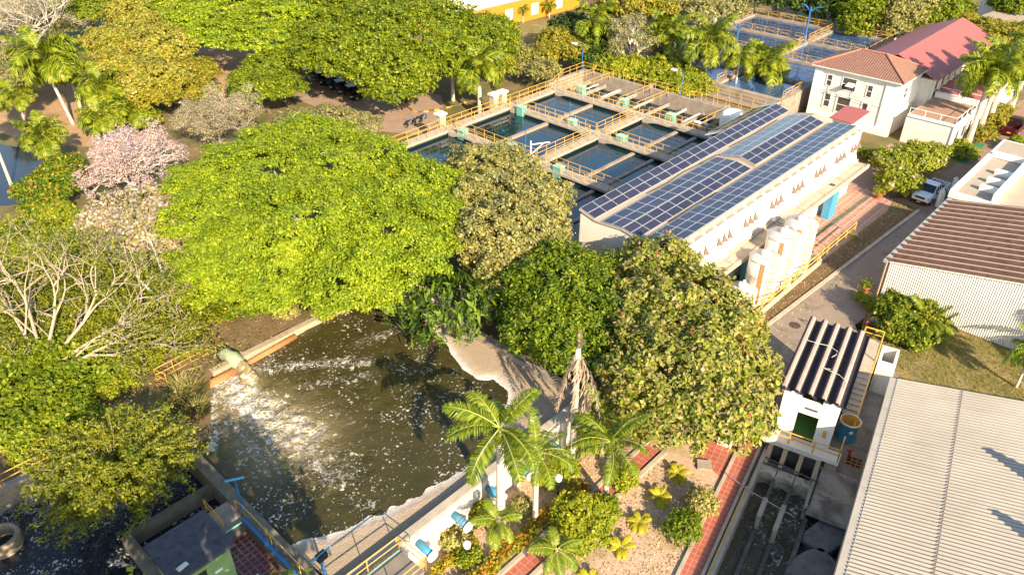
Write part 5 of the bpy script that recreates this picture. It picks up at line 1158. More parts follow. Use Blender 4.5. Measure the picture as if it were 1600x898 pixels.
tree('bank_shrub', 'dark green shrub mass under the pale branches at the left edge', [(40, 610, 3, 60, 1.0), (25, 665, 2.8, 45, 1), (110, 635, 3, 40, .8), (150, 570, 3, 55, 1), (70, 560, 3.2, 60, 1), (10, 570, 3, 40, 1)], L_MID, bark_dark, s=.3, lai=2.4, cr=.4, z0=2, cat='shrub')
bare_tree('pink_trumpet_tree', 'leafless tree covered in pink blossom left of the lime umbrella tree', G(215, 320, 0), [Y(150, 255, 5.5), Y(170, 225, 6), Y(205, 218, 6.5), Y(245, 222, 6), Y(268, 238, 5.5), Y(160, 285, 4.5), Y(210, 245, 7), Y(185, 255, 6.5), Y(240, 260, 6), Y(205, 280, 5)], L_PINK, bark_white, r=.22, depth=4, tipleaf=12, s=.17, cr=.36, fork=3, up=.06, L0=.52)
tree('pink_green_tree', 'half leafed tree dotted with pink blossom on a tall white trunk', [(215, 330, 6.5, 58, 1.6), (160, 350, 6, 36, 1.4), (262, 345, 6, 42, 1.5), (215, 375, 5.5, 50, 1.4), (270, 390, 5, 34, 1.2)], L_PALEG, bark_white, s=.22, lai=2.2, cr=.36, base=G(275, 505, 2.2), trunk_r=.22, blossom=(L_PINK, .22, .24), bark_show=10)
tree('flowering_bush', 'dark green bush with orange flowers beside the pond at the left edge', [(80, 290, 2.6, 42, 1.4), (100, 260, 2.6, 25, 1.2), (70, 320, 2, 30, 1.1)], L_MANGO, bark_pale, s=.28, lai=2.6, cr=.4, blossom=(L_ORANGE, .03, .3), cat='bush')
bare_tree('grey_bare_tree', 'grey leafless tree in the top left corner', G(38, 100, 0), [Y(-20, 40, 8), Y(10, 10, 9), Y(50, 5, 9), Y(90, 15, 8.5), Y(110, 50, 7.5), Y(0, 70, 6)], L_DUST, bark_white, r=.26, depth=4, tipleaf=16, s=.2, cr=.6, fork=1.6, L0=.55)
tree('dry_crown_tree', 'dusty thin tree below the grey leafless tree in the top left', [(20, 120, 3.5, 45, 1.2), (60, 90, 4, 45, 1.2), (0, 80, 4, 45, 1.4), (70, 40, 5, 50, 1.4), (10, 30, 5, 50, 1.5)], L_PALEG, bark_white, s=.24, lai=1.6, cr=.5)
tree('green_tree', 'green rounded tree at the top edge right of the grey leafless tree', [(140, 15, 6, 42, 2), (110, 0, 6, 35, 2), (170, 0, 6, 35, 2)], L_MID, bark_dark, s=.4, lai=2.4, cr=.6)
tree('autumn_tree', 'wide yellow and rust coloured tree near the top left', [(190, 65, 6, 52, 2), (250, 70, 6.2, 55, 2), (280, 30, 6.5, 42, 2), (220, 20, 6.5, 48, 2), (240, 120, 5.5, 48, 1.8), (190, 110, 5.5, 42, 1.8)], L_RUST, bark_pale, s=.34, lai=2.5, cr=.5, bark_show=14)
tree('speckled_tree', 'lower yellow green tree with orange specks above the pink blossom', [(270, 135, 4, 48, 1.5), (300, 110, 4.2, 32, 1.4), (235, 150, 4, 32, 1.3), (315, 145, 3.6, 24, 1.1)], L_YELLOW, bark_pale, s=.3, lai=2.4, cr=.5)
tree('rain_tree', 'bright lime green tree at the top edge left of the big dome tree', [(370, 15, 8, 85, 2.6), (440, 30, 8, 58, 2.4), (310, 35, 7.5, 48, 2), (420, 60, 7, 50, 1.8), (350, 55, 7, 48, 1.8), (480, 5, 8, 40, 2), (280, 10, 7.5, 40, 2)], L_BRIGHT, bark_white, s=.34, lai=2.4, cr=.7, nl=12, flat=.55, upw=.9)
tree('dome_tree', 'massive mid green dome shaped tree above the parked cars', [(555, 80, 7.5, 85, 3), (640, 50, 8.5, 105, 3.4), (725, 70, 7.5, 75, 3), (612, 106, 6.5, 60, 2.4), (512, 62, 7, 54, 2.4), (670, 98, 6.5, 58, 2.4), (625, 132, 5, 48, 2.0), (765, 52, 7, 38, 2.2), (492, 82, 6.4, 34, 1.8), (560, 20, 8.5, 70, 3)], L_MID, bark_dark, s=.34, lai=2.6, cr=.48, base=G(640, 160), nl=14, trunk_r=.5)
tree('shade_tree', 'dark green tree between the dirt track and the parked cars', [(425, 105, 5, 40, 1.8), (400, 140, 4.5, 36, 1.6), (440, 135, 4.5, 32, 1.5), (385, 125, 4, 25, 1.3)], L_MID, bark_dark, s=.3, lai=2.5, cr=.45)
bare_tree('dusty_bare_tree', 'low grey dome of bare twigs right of the pink blossom tree', G(345, 225, 0), [Y(295, 190, 4.5), Y(320, 168, 5), Y(350, 165, 5), Y(385, 180, 4.5), Y(395, 205, 4), Y(340, 185, 5.5), Y(310, 205, 4)], L_DUST, bark_pale, r=.14, depth=4, tipleaf=40, s=.13, cr=.5, fork=1.6, L0=.42)
tree('flat_crown_tree', 'pale sage flat crowned tree in front of the parked cars', [(512, 190, 3.6, 50, 1.0), (558, 197, 3.4, 34, .9), (465, 187, 3.4, 32, .9), (500, 208, 3.4, 40, .9)], L_PALEG, bark_pale, s=.24, lai=2.2, cr=.4)
tree('slope_shrub', 'green shrub patch at the edge of the sandy clearing by the pink blossom', [(195, 178, 1.5, 28, .9), (150, 185, 1.5, 20, .8), (225, 185, 1.5, 22, .8)], L_HEDGE, bark_dark, s=.3, lai=2, cr=.4, cat='shrub')
# around the filter basins
tree('round_bush', 'lime green bush between the big palm and the basin railing', [(778, 105, 2.6, 22, 1.3), (790, 95, 2.6, 16, 1.1)], L_HEDGE, bark_dark, s=.3, lai=2.4, cr=.4, cat='bush')
tree('garden_tree', 'yellow tipped tree behind the blue lamp post at the basin corner', [(870, 65, 4.5, 28, 1.8), (890, 80, 4, 26, 1.6), (855, 85, 3.6, 24, 1.4)], L_YELLOW, bark_dark, s=.34, lai=2.4, cr=.5)
tree('dark_tree', 'dark shaded tree right of the far lawn by the orange building', [(895, 45, 5, 28, 2), (915, 70, 4, 30, 2), (880, 40, 4, 20, 1.4), (925, 95, 3, 24, 1.5)], L_DARK, bark_dark, s=.36, lai=2.5, cr=.5)
tree('fan_bush', 'grey green bush beside the basin railing left of the yellow tipped tree', [(838, 92, 3, 24, 1.5), (850, 112, 2.6, 24, 1.3), (815, 85, 3, 22, 1.3), (822, 108, 2, 20, 1.1)], L_OLIVE, bark_dark, s=.5, lai=2.4, cr=.5, asp=.3, droop=.5, cat='bush')
bare_tree('silver_tree', 'silvery half bare tree rising above the basin gallery hedge', G(985, 125, 0), [Y(950, 50, 6.5), Y(975, 35, 7), Y(1000, 40, 7), Y(1010, 70, 6), Y(955, 75, 5)], L_PALEG, bark_white, r=.2, depth=4, tipleaf=8, s=.26, cr=.5, fork=2, L0=.42)
tree('hedge_tree', 'bushy green tree at the far basin corner beside the gallery railing', [(940, 100, 2.6, 26, 1.5), (965, 112, 2.6, 26, 1.5), (990, 105, 2.6, 24, 1.5)], L_HEDGE, bark_dark, s=.32, lai=2.4, cr=.45)
tree('hedge_tree', 'dense green bushes along the gallery railing before the far water', [(1045, 105, 2.6, 30, 1.6), (1075, 125, 2.4, 30, 1.5), (1025, 122, 2.2, 26, 1.4), (1100, 140, 2, 22, 1.2), (1060, 140, 2, 26, 1.2)], L_HEDGE, bark_dark, s=.32, lai=2.6, cr=.45)
# woods along the top right
for sp_, lf, lab in (([(985, 0, 7, 45, 2.5), (1030, 5, 6.5, 40, 2.4), (960, 15, 5, 30, 2)], L_YELLOW, 'yellow green tree at the top edge behind the tall palms'),
                     ([(1070, 10, 6, 36, 2.6), (1105, 20, 6, 34, 2.6), (1130, 10, 6, 32, 2.6)], L_PALEG, 'pale feathery tree belt left of the far basins'),
                     ([(1185, -12, 6, 40, 3), (1220, -8, 6, 36, 3), (1250, -5, 6, 34, 3)], L_DARK, 'dark woodland tree behind the far basin railing, nearest the pale tree belt'),
                     ([(1285, 0, 6, 36, 3), (1310, 15, 5, 30, 2.6), (1265, 10, 4, 22, 2)], L_DARK, 'dark woodland tree behind the far basin railing, before the sunlit grove'),
                     ([(1345, 15, 6, 34, 2.8), (1375, 5, 6.5, 36, 2.8), (1340, 40, 4, 26, 2)], L_MID, 'sunlit grove tree behind the red roof nearest the far basins'),
                     ([(1405, 20, 6, 36, 2.8), (1430, 5, 6.5, 34, 2.8), (1400, 45, 4, 26, 2)], L_OLIVE, 'olive grove tree behind the ridge of the red roof'),
                     ([(1460, 10, 6, 34, 2.6), (1440, 35, 4.5, 28, 2.2), (1490, 15, 5, 26, 2.2)], L_MID, 'sunlit grove tree behind the far end of the red roof'),
                     ([(1530, 45, 3.5, 30, 1.6), (1560, 55, 3.5, 26, 1.4), (1505, 35, 4, 24, 1.6), (1580, 50, 3, 20, 1.3)], L_YELLOW, 'low scrubby tree between the red roof and the tan far roof'),
                     ([(1590, 10, 4, 26, 1.8), (1570, 5, 4, 20, 1.6)], L_MID, 'small green tree at the top right corner by the far roofs'),
                     ([(1150, -20, 7, 40, 3), (1100, -25, 7, 40, 3)], L_DARK, 'dark tree tops at the top edge above the far basins'),
                     ([(1350, -25, 7, 45, 3), (1440, -30, 7, 45, 3)], L_DARK, 'dark tree tops at the top edge above the sunlit grove')):
    tree('woodland_tree', lab, sp_, lf, bark_pale, s=.42, lai=2.4, cr=.6, group='trees along the far edge')
tree('flowering_bush', 'large bush with pale pink flowers beside the white pickup', [(1398, 252, 2, 30, 1.2), (1435, 245, 2, 34, 1.3), (1405, 282, 1.6, 28, 1.1), (1450, 256, 1.6, 20, 1), (1415, 285, 1.3, 20, .9), (1462, 238, 1.6, 18, .9)], L_HEDGE, bark_dark, s=.26, lai=2.6, cr=.34, blossom=(L_PINK, .03, .3), cat='bush')
tree('clipped_bush', 'rounded bush at the foot of the terrace wing beside a green lid', [(1508, 238, .8, 17, .8), (1500, 228, .8, 12, .7)], L_HEDGE, bark_dark, s=.22, lai=2.4, cr=.3, cat='bush')
tree('clipped_bush', 'yellow green bushes under the tall palms by the terrace wing', [(1535, 210, 1, 18, .9), (1550, 190, 1, 17, .9), (1562, 175, 1, 16, .9)], L_YELLOW, bark_dark, s=.26, lai=2.4, cr=.34, cat='bush')
tree('clipped_bush', 'small green bush against the wall of the office block by the flowering bush', [(1366, 243, .8, 12, .7), (1352, 240, .6, 10, .6)], L_MID, bark_dark, s=.2, lai=2.4, cr=.3, cat='bush')
tree('clipped_bush', 'yellow green plants at the right edge beyond the flat roofed block', [(1592, 225, .8, 16, .8), (1580, 232, .6, 10, .6)], L_HEDGE, bark_dark, s=.22, lai=2.4, cr=.3, cat='bush')
tree('corner_shrub', 'dense green shrub with yellow lower leaves at the corner of the white sheet metal shed', [(1402, 487, 1.7, 32, 1.2), (1436, 495, 1.6, 30, 1.2), (1425, 520, .8, 32, .8), (1392, 515, .9, 18, .7)], L_MANGO, bark_pale, s=.22, lai=2.8, cr=.3, cat='shrub', blossom=(L_YELLOW, .10, .24))
tree('corner_shrub', 'small sprawling weed by the road edge before the white sheet metal shed', [(1355, 470, .4, 14, .35), (1345, 462, .3, 8, .3)], L_HEDGE, bark_dark, s=.18, lai=2, cr=.2, cat='weed', nl=4, trunk_r=.03)
# garden shrubs
for lab, sp_, lf in (('round green bush touching the garden path beside the tallest path palm', [(980, 745, .8, 17, .75), (972, 755, .6, 12, .5)], L_HEDGE),
                     ('big yellow green bush beside the lower half of the garden path', [(905, 800, 1.0, 32, .9), (935, 800, .9, 24, .8), (890, 825, .8, 24, .7), (925, 830, .8, 26, .7), (905, 852, .5, 16, .5), (880, 795, .8, 18, .7)], L_HEDGE),
                     ('small deep green bush tucked behind the big yellow green bush', [(945, 797, .8, 20, .8)], L_MID),
                     ('pale green round bush on the dry lawn nearest the canal path kerb', [(1096, 785, .8, 22, .7)], L_OLIVE),
                     ('dark green round bush on the dry lawn below the pale green one', [(1069, 822, .8, 25, .8)], L_MANGO),
                     ('straggly grey green bush against the white pool wall', [(706, 840, .6, 17, .5), (690, 835, .5, 10, .4), (815, 790, .5, 14, .5)], L_OLIVE),
                     ('small dark bush between the two garden lamp posts', [(725, 872, .4, 14, .35), (742, 866, .3, 10, .3)], L_MID),
                     ('leafy bush at the foot of the pool wall behind the small garden palm', [(752, 800, .7, 16, .5), (745, 815, .4, 10, .4)], L_HEDGE),
                     ('low leafy plants under the palms by the dry brown palm', [(855, 745, .5, 20, .5), (885, 735, .5, 18, .5), (930, 690, .8, 20, .7)], L_HEDGE)):
    tree('garden_bush', lab, sp_, lf, bark_dark, s=.17, lai=2.8, cr=.2, cat='bush', nl=6, trunk_r=.05)
def hedge(lab, u0, u1, v0, v1, h, flower):
    SEED[0] += 1; rng = np.random.default_rng(SEED[0]); t = thing('flower_hedge', lab, 'hedge', U((u0 + u1) / 2, (v0 + v1) / 2), 'low flowering hedges'); off = np.array(U((u0 + u1) / 2, (v0 + v1) / 2))
    n = int((u1 - u0) * abs(v1 - v0) * 480); uu = rng.uniform(u0, u1, n); vv = v0 + (v1 - v0) * np.clip(rng.normal(.5, .24, n), 0, 1) + .12 * np.sin(uu * 2.1)
    zz = h * (.55 + .45 * np.sin(uu * 1.9) * np.sin(uu * .8 + 1)) * .4 + h * .6 * rng.random(n) ** .5
    C = np.column_stack([ux * uu + uy * vv, uy * uu - ux * vv, zz]); Nn = rng.normal(size=C.shape) * .6 + np.array([0, 0, .7])
    np_mesh('foliage', leaf_quads(rng, C, Nn, .17, .6) - off, 4, L_HEDGE, rng.random(n), t)
    k = int(n * flower); idx = rng.choice(n, k, False); np_mesh('blossom', leaf_quads(rng, C[idx] + np.array([0, 0, .1]), Nn[idx], .16, .8) - off, 4, L_ORANGE, rng.random(k), t)
hedge('long hedge of orange flowers running beside the garden path', 13.0, 27.5, -20.2, -19.2, .6, .16)
hedge('short yellow green hedge with few orange flowers close to the pool wall', 15.6, 19.8, -21.9, -21.1, .6, .12)
# shoots: feathery shrub over the intake basin
def shoot_shrub(label, base, center, rx, rz, nshoot, leaf):
    SEED[0] += 1; rng = np.random.default_rng(SEED[0]); t = thing('feathery_shrub', label, 'shrub', base); off = np.array(base); mb = MB(); Cs, Ns = [], []
    base = np.array(base); cen = np.array(center)
    for i in range(nshoot):
        a = rng.uniform(0, 6.283); el = rng.uniform(-.1, 1.2); d = np.array([math.cos(a) * math.cos(el), math.sin(a) * math.cos(el), math.sin(el)])
        tip = cen + d * np.array([rx, rx, rz]) * rng.uniform(.75, 1.12); st = base + (cen - base) * rng.uniform(.3, 1) + d * np.array([rx, rx, rz]) * rng.uniform(0, .35)
        side = rng.normal(size=3) * .3; pts = []
        for k in range(7):
            f = k / 6; p = st * (1 - f) + tip * f + side * math.sin(f * 3) + np.array([0, 0, .5 * math.sin(math.pi * f)]); pts.append(p)
        mb.tube(pts, [.022 - .0025 * k for k in range(7)], 4, False)
        m = 150; f = rng.uniform(.15, 1.0, m) * 6; k = np.minimum(f.astype(int), 5); P = np.array(pts); q = P[k] * (1 - (f - k))[:, None] + P[k + 1] * (f - k)[:, None]
        o = rng.normal(size=(m, 3)) * .13; Cs.append(q + o); Ns.append(o * 3 + np.array([0, 0, .6]) + rng.normal(size=(m, 3)) * .4)
    for i in range(6): limb(mb, base, cen + rng.normal(size=3) * np.array([rx, rx, rz]) * .4, .12, .05, rng)
    mb.build('trunk', bark_branch, t); C = np.concatenate(Cs); np_mesh('crown', leaf_quads(rng, C, np.concatenate(Ns), .18, .5) - off, 4, leaf, rng.random(len(C)), t)
cc = G(185, 735, 4.0); shoot_shrub('large feathery yellow green shrub hanging over the intake basin', (cc[0] - .3, cc[1] + .6, .6), cc, 133 * DEP(cc) / F, 2.3, 330, L_SHOOT)
# tall dry grass clump and bank weeds
def grass_clump(name, label, spots, h, mat, cat='grass clump', n=260):
    SEED[0] += 1; rng = np.random.default_rng(SEED[0]); t = thing(name, label, cat, spots[0]); V = []
    for s_ in spots:
        for i in range(n):
            a = rng.uniform(0, 6.28); r_ = rng.random() ** .5 * .6; b = np.array(s_) + np.array([math.cos(a) * r_, math.sin(a) * r_, 0]); L = h * rng.uniform(.5, 1.1)
            d = np.array([math.cos(a), math.sin(a), 0]) * rng.uniform(.1, .8) + np.array([0, 0, 1]); d /= np.linalg.norm(d); s2 = np.array([-math.sin(a), math.cos(a), 0]) * .03
            m1 = b + d * L * .6; tp = b + d * L + np.array([math.cos(a), math.sin(a), -.6]) * L * .3; V += [b - s2, m1 + s2, tp, m1 - s2]
    np_mesh('blades', np.array(V) - np.array(spots[0]), 4, mat, rng.random(len(V) // 4), t)
grass_clump('grass_clump', 'tall dry grass clump at the pool corner below the inlet pipe', [G(285, 612, 2.1), G(300, 620, 2.1), G(295, 640, 1.9), G(310, 650, 1.9), G(280, 632, 2.1)], 1.3, L_GRASS)
tree('bank_weed', 'pale green shrub standing on the bank beside the pool side wall', [(445, 485, 2.8, 18, .8), (440, 470, 3.2, 12, .6)], L_OLIVE, bark_dark, s=.2, lai=2.4, cr=.25, z0=2, cat='shrub', nl=5, trunk_r=.05)
tree('bank_weed', 'leafy shrubs in the shade under the lime umbrella tree', [(395, 470, 3, 30, .8), (360, 480, 2.8, 24, .7), (420, 460, 3, 22, .7), (335, 470, 3, 24, .7)], L_MANGO, bark_dark, s=.24, lai=2, cr=.3, z0=2, cat='shrub', nl=6, trunk_r=.06)
tree('bank_weed', 'tuft of yellow green weeds growing over the pool side wall', [(512, 490, 2.5, 10, .35), (505, 497, 2.4, 6, .25)], L_HEDGE, bark_dark, s=.14, lai=2, cr=.15, z0=2, cat='weed', nl=3, trunk_r=.02)
tree('bank_weed', 'green undergrowth on the left bank behind the yellow guard railing', [(225, 560, 2.7, 25, .4), (180, 600, 2.7, 28, .4), (290, 545, 2.6, 16, .3), (130, 665, 2.6, 28, .5), (60, 700, 2.6, 40, .5)], L_HEDGE, bark_dark, s=.18, lai=1.3, cr=.3, z0=2, cat='undergrowth', nl=3, trunk_r=.03)

# ------------------------------------------------------------------ palms
def frond_mesh(name, L, elev0, bend, lw, nl, mats, plume=.5, seed=0, wid=.036):
    rng = np.random.default_rng(seed); pts = []; p = np.zeros(3); a = elev0; n = 14
    for i in range(n + 1):
        pts.append(p.copy()); p = p + np.array([math.cos(a), 0, math.sin(a)]) * L / n; a -= bend / n * (1.3 * i / n + .35)
    P = np.array(pts); V = []; Fc = []; mi = []; rnd = []
    def quad(q, m, r_): i = len(V); V.extend(q); Fc.append(tuple(range(i, i + len(q)))); mi.append(m); rnd.append(r_)
    for i in range(n):
        r0, r1 = .035 * (1 - i / n) + .006, .035 * (1 - (i + 1) / n) + .006
        for s0, s1 in (((0, 1, 0), (0, 0, 1)), ((0, 0, 1), (0, -1, 0)), ((0, -1, 0), (0, 1, 0))):
            s0, s1 = np.array(s0, float), np.array(s1, float); quad([P[i] + s0 * r0, P[i] + s1 * r0, P[i + 1] + s1 * r1, P[i + 1] + s0 * r1], 1, .5)
    for k in range(nl):
        f = .12 + .88 * (k + .5) / nl; x = f * n; i = min(int(x), n - 1); b = P[i] * (1 - (x - i)) + P[i + 1] * (x - i); t = P[i + 1] - P[i]; t /= np.linalg.norm(t); up = np.array([-t[2], 0, t[0]])
        ll = lw * (math.sin(math.pi * min(1, (f * .85 + .12))) ** .6) * rng.uniform(.85, 1.1)
        for sd_ in (-1, 1):
            lift = rng.uniform(-.5, .6) * plume - .1; d = np.array([0, sd_, 0]) * 1.0 + t * .55 + up * lift; d /= np.linalg.norm(d)
            wv = t * wid + up * .012; m1 = b + d * ll * .55; tp = b + d * ll + np.array([0, 0, -1]) * ll * .30
            r_ = rng.random()
            quad([b - wv * .4, m1 - wv, m1 + wv, b + wv * .4], 0, r_); quad([m1 - wv, tp, m1 + wv], 0, r_)
    me = bpy.data.meshes.new(name); me.from_pydata([tuple(v) for v in V], [], Fc)
    for m in mats: me.materials.append(m)
    me.polygons.foreach_set('material_index', mi); at = me.attributes.new('rnd', 'FLOAT', 'FACE'); at.data.foreach_set('value', rnd); me.update(); return me
rachis = M('frond_rachis', (.34, .36, .06), (.28, .30, .05), 4, .5)
FR = {}
for key, (e0, bd) in dict(up=(1.15, 1.0), hi=(.75, 1.5), mid=(.35, 1.7), low=(-.05, 1.6), hang=(-.7, .9)).items():
    FR[key] = [frond_mesh('frond', 3.0, e0, bd, .66, 52, [L_PALM, rachis], .7, i) for i in (1, 2)]
    FR['y' + key] = [frond_mesh('frond', 3.0, e0, bd, .85, 20, [L_PALMY, rachis], .3, 3, .11)]
    FR['g' + key] = [frond_mesh('frond', 3.0, e0, bd, .85, 24, [L_PALM, rachis], .3, 4, .075)]
for key, (e0, bd) in dict(up=(1.15, 1.2), hi=(.8, 1.9), mid=(.4, 2.2), low=(0, 2.0), hang=(-.6, 1.2)).items():
    FR['f' + key] = [frond_mesh('frond', 3.0, e0, bd, .85, 34, [L_PALMF, rachis], .9, i, .075) for i in (5, 6)]
FR['dry'] = [frond_mesh('frond', 3.3, -1.2, .42, .42, 44, [L_PALMD, bark_pale], .8, 7), frond_mesh('frond', 2.7, -1.32, .3, .42, 40, [L_PALMD, bark_pale], 1.2, 8)]
FR['dryup'] = [frond_mesh('frond', 1.6, 1.2, .5, .3, 24, [L_PALMD, bark_pale], 1, 9)]
def palm(name, label, base, h, scale, n=16, kind='', lean=(0, 0), shaft=True, tr=.2, group=None, mix=None, thick=1.0, trunk_mat=None):
    SEED[0] += 1; rng = np.random.default_rng(SEED[0]); t = thing(name, label, 'palm', base, group); b = Vector(base); top = b + Vector((lean[0], lean[1], h))
    if h > .5:
        m_ = MB(); pts = [b.lerp(top, f) + Vector((0, 0, 0)) for f in (0, .06, .3, .6, 1)]; m_.tube(pts, [tr * 1.35, tr * 1.12, tr, tr * .95, tr * .72], 12, True); m_.build('trunk', trunk_mat or palm_bark, t, True)
    apex = top
    if shaft and h > 1:
        apex = top + Vector((0, 0, .95 * scale)); m_ = MB(); m_.tube([top - Vector((0, 0, .02)), top + Vector((0, 0, .35 * scale)), apex], [tr * .8, tr * .85, tr * .4], 10); m_.build('crownshaft', crownshaft, t, True)
    order = mix or ['up', 'up', 'hi', 'hi', 'hi', 'mid', 'mid', 'mid', 'mid', 'low', 'low', 'low', 'low', 'mid', 'hang', 'low', 'hi', 'mid', 'low', 'hang']
    for i in range(n):
        kd = order[i % len(order)]; kd = kind + kd if kind + kd in FR else kd; me = FR[kd][i % len(FR[kd])]
        o = bpy.data.objects.new('frond', me); COL.objects.link(o); o.parent = t; o.location = apex - b
        o.rotation_euler = (rng.normal() * .2, rng.normal() * .08, i * 2.39996 + rng.normal() * .15); s_ = scale * rng.uniform(.88, 1.1); o.scale = (s_, s_ * thick, s_)
    return t
def palm_px(name, label, bx, by, ty, scale, z=0, **k_):
    b = G(bx, by, z); sc = k_.get('shaftlen', 0); k_.pop('shaftlen', None)
    h = TOP(bx, by, ty, z) - z - (.95 * scale if k_.get('shaft', True) else 0)
    cx = k_.pop('tx', None); lean = (0, 0)
    if cx is not None:
        g = G(cx, ty, z + h); lean = (max(-1.2, min(1.2, g[0] - b[0])), 0)
    return palm(name, label, b, max(h, .6), scale, lean=lean, **k_)
RP = 'royal palms in the garden'
palm_px('royal_palm', 'tallest garden palm with a white trunk and yellow crownshaft against the pool wall', 783, 838, 668, 1.1, group=RP, n=14, tr=.27, mix=['up', 'hi', 'mid', 'mid', 'hi', 'low', 'mid', 'low'])
palm_px('royal_palm', 'garden palm right beside the tallest one, with yellowing fronds and a slim white trunk', 836, 813, 705, .82, group=RP, n=12, tr=.17, mix=['up', 'hi', 'mid', 'low', 'low', 'mid'])
palm_px('royal_palm', 'garden palm standing on the red path edge, left of the almond tree', 945, 783, 690, .98, group=RP, n=13, tr=.18, mix=['up', 'hi', 'mid', 'mid', 'low', 'hi', 'low'])
palm_px('royal_palm', 'low leafy palm at the path between the dry brown palm and the almond tree', 940, 715, 655, .9, n=12, tr=.14, group=RP)
palm_px('dead_palm', 'dead palm with hanging dry brown fronds on a white trunk at the pool corner', 893, 722, 545, 1.6, shaft=False, n=9, mix=['dry', 'dry', 'dryup', 'dry', 'dry'], tr=.22, thick=.36)
palm_px('garden_palm', 'small bright garden palm in front of the pool wall left of the tallest palm', 777, 857, 812, .56, n=11, kind='g', tr=.09, shaft=False, mix=['hi', 'mid', 'low', 'mid', 'hi', 'low'])
palm_px('garden_palm', 'short palm leaning at the lower end of the red garden path', 868, 893, 858, .56, n=10, kind='g', tr=.08, shaft=False, mix=['hi', 'mid', 'low', 'mid', 'hi', 'low'])
for px_, py_, lab in ((1058, 738, 'tiny yellow palm on the dry lawn nearest the stone slab'), (1029, 774, 'tiny yellow palm on the dry lawn left of the two round bushes'), (1000, 813, 'tiny yellow palm in the middle of the dry lawn'), (970, 852, 'tiny yellow palm on the dry lawn closest to the big yellow green bush'), (920, 905, 'tiny yellow palm at the lower picture edge of the dry lawn')):
    palm('young_palm', lab, G(px_, py_ + 6), .25, .29, 10, 'y', shaft=False, mix=['hi', 'mid', 'mid', 'hi', 'mid', 'low'], group='young yellow palms on the dry lawn')
palm_px('fan_palm', 'palm with broad drooping leaves at the right edge of the patchy lawn', 1587, 605, 548, .72, n=18, kind='g', tr=.1, shaft=False)
palm('fan_palm', 'leafy palm growing out of the shrub at the corner of the white sheet metal shed', G(1440, 530), 1.9, .75, 13, tr=.1, shaft=False)
palm('fan_palm', 'bare stemmed twin palm at the right side of the corner shrub', G(1448, 528), 1.4, .6, 11, tr=.08, shaft=False, lean=(.6, 0))
palm('fan_palm', 'tall palm just beyond the right picture edge by the patchy lawn', G(1660, 585), 3.0, .95, 16, shaft=False)
palm('fan_palm', 'yellow green palm standing in the flowering bush by the pickup', G(1400, 300), .9, .7, 11, 'y', shaft=False, mix=['hi', 'mid', 'up', 'mid'])
palm('fan_palm', 'low shaded palm under the right side of the lime umbrella tree', G(548, 462, 1), 1.2, .75, 11, shaft=False)
BP = 'tall palms around the basins'
palm_px('royal_palm', 'big palm with hanging fronds between the dome tree and the basin railing', 750, 186, 100, 1.5, n=23, tr=.3, group=BP, kind='f', mix=['up', 'hi', 'hi', 'mid', 'mid', 'low', 'low', 'low', 'hang', 'hang', 'mid', 'low', 'hang', 'low'])
palm_px('royal_palm', 'shorter palm tucked behind the big one at the dome tree edge', 708, 158, 92, 1.2, n=19, tr=.25, group=BP, kind='f')
palm_px('royal_palm', 'palm with long drooping fronds beside the far lawn at the top', 925, 110, 34, 1.55, n=21, tr=.25, group=BP, kind='f', mix=['up', 'hi', 'mid', 'mid', 'low', 'low', 'hang', 'hang', 'low'])
palm_px('royal_palm', 'palm behind the silvery half bare tree, left of the white trunked palm', 1038, 112, 48, 1.55, n=21, tr=.28, group=BP, kind='f')
palm_px('royal_palm', 'palm with a clean white trunk in the hedge before the far water', 1098, 146, 60, 1.6, n=22, tr=.26, group=BP, kind='f')
palm_px('royal_palm', 'slender palm rising from the water edge left of the orange based palm', 1145, 160, 88, .95, n=18, tr=.14, group=BP, kind='f')
palm_px('royal_palm', 'palm with a brown swollen trunk and orange dead fronds behind the solar roof', 1188, 152, 95, 1.45, n=23, tr=.34, group=BP, kind='f', trunk_mat=bark_pale)
palm_px('royal_palm', 'palm top crowding the top edge behind the hedge of the far basins', 1030, 60, 15, 1.2, n=20, group=BP, kind='f')
palm_px('royal_palm', 'small palm against the orange building on the far lawn', 858, 28, 8, .6, n=15, tr=.1, group=BP, kind='f')
palm_px('royal_palm', 'small palm at the corner of the orange building beside the far lawn', 817, 36, 14, .5, n=15, tr=.1, group=BP, kind='f')
TP = 'palm avenue by the terrace wing'
palm_px('royal_palm', 'avenue palm nearest the terrace corner, largest crown', 1512, 225, 108, 1.55, n=27, tr=.32, group=TP, kind='f')
palm_px('royal_palm', 'avenue palm just behind the nearest one, sharing its crown', 1530, 205, 98, 1.35, n=23, tr=.3, group=TP, kind='f')
palm_px('royal_palm', 'avenue palm third from the terrace corner', 1545, 190, 92, 1.3, n=23, tr=.3, group=TP, kind='f')
palm_px('royal_palm', 'avenue palm at the right edge above the maroon pickup', 1580, 168, 70, 1.4, n=25, tr=.3, group=TP, kind='f')
palm_px('royal_palm', 'avenue palm farthest along the red roof, at the right picture edge', 1592, 140, 48, 1.3, n=23, tr=.3, group=TP, kind='f')
LP = 'palms at the sandy clearing'
palm_px('royal_palm', 'palm with a long white trunk on the sandy clearing', 115, 195, 88, 1.67, n=25, tr=.2, group=LP, kind='f', tx=92)
palm_px('royal_palm', 'palm leaning behind the long trunked one on the sandy clearing', 128, 175, 95, 1.32, n=20, tr=.2, group=LP, kind='f')
palm_px('royal_palm', 'palm beside the pond with a white trunk and yellow lower fronds', 86, 272, 212, 1.15, n=23, tr=.18, group=LP, kind='f')
palm_px('royal_palm', 'palm at the left edge above the pond, trunk standing in the water shade', 18, 290, 150, 1.09, n=20, tr=.16, group=LP, kind='f')
palm_px('royal_palm', 'small palm at the left edge on the sandy clearing', 40, 192, 148, 1.03, n=19, tr=.12, group=LP, kind='f')
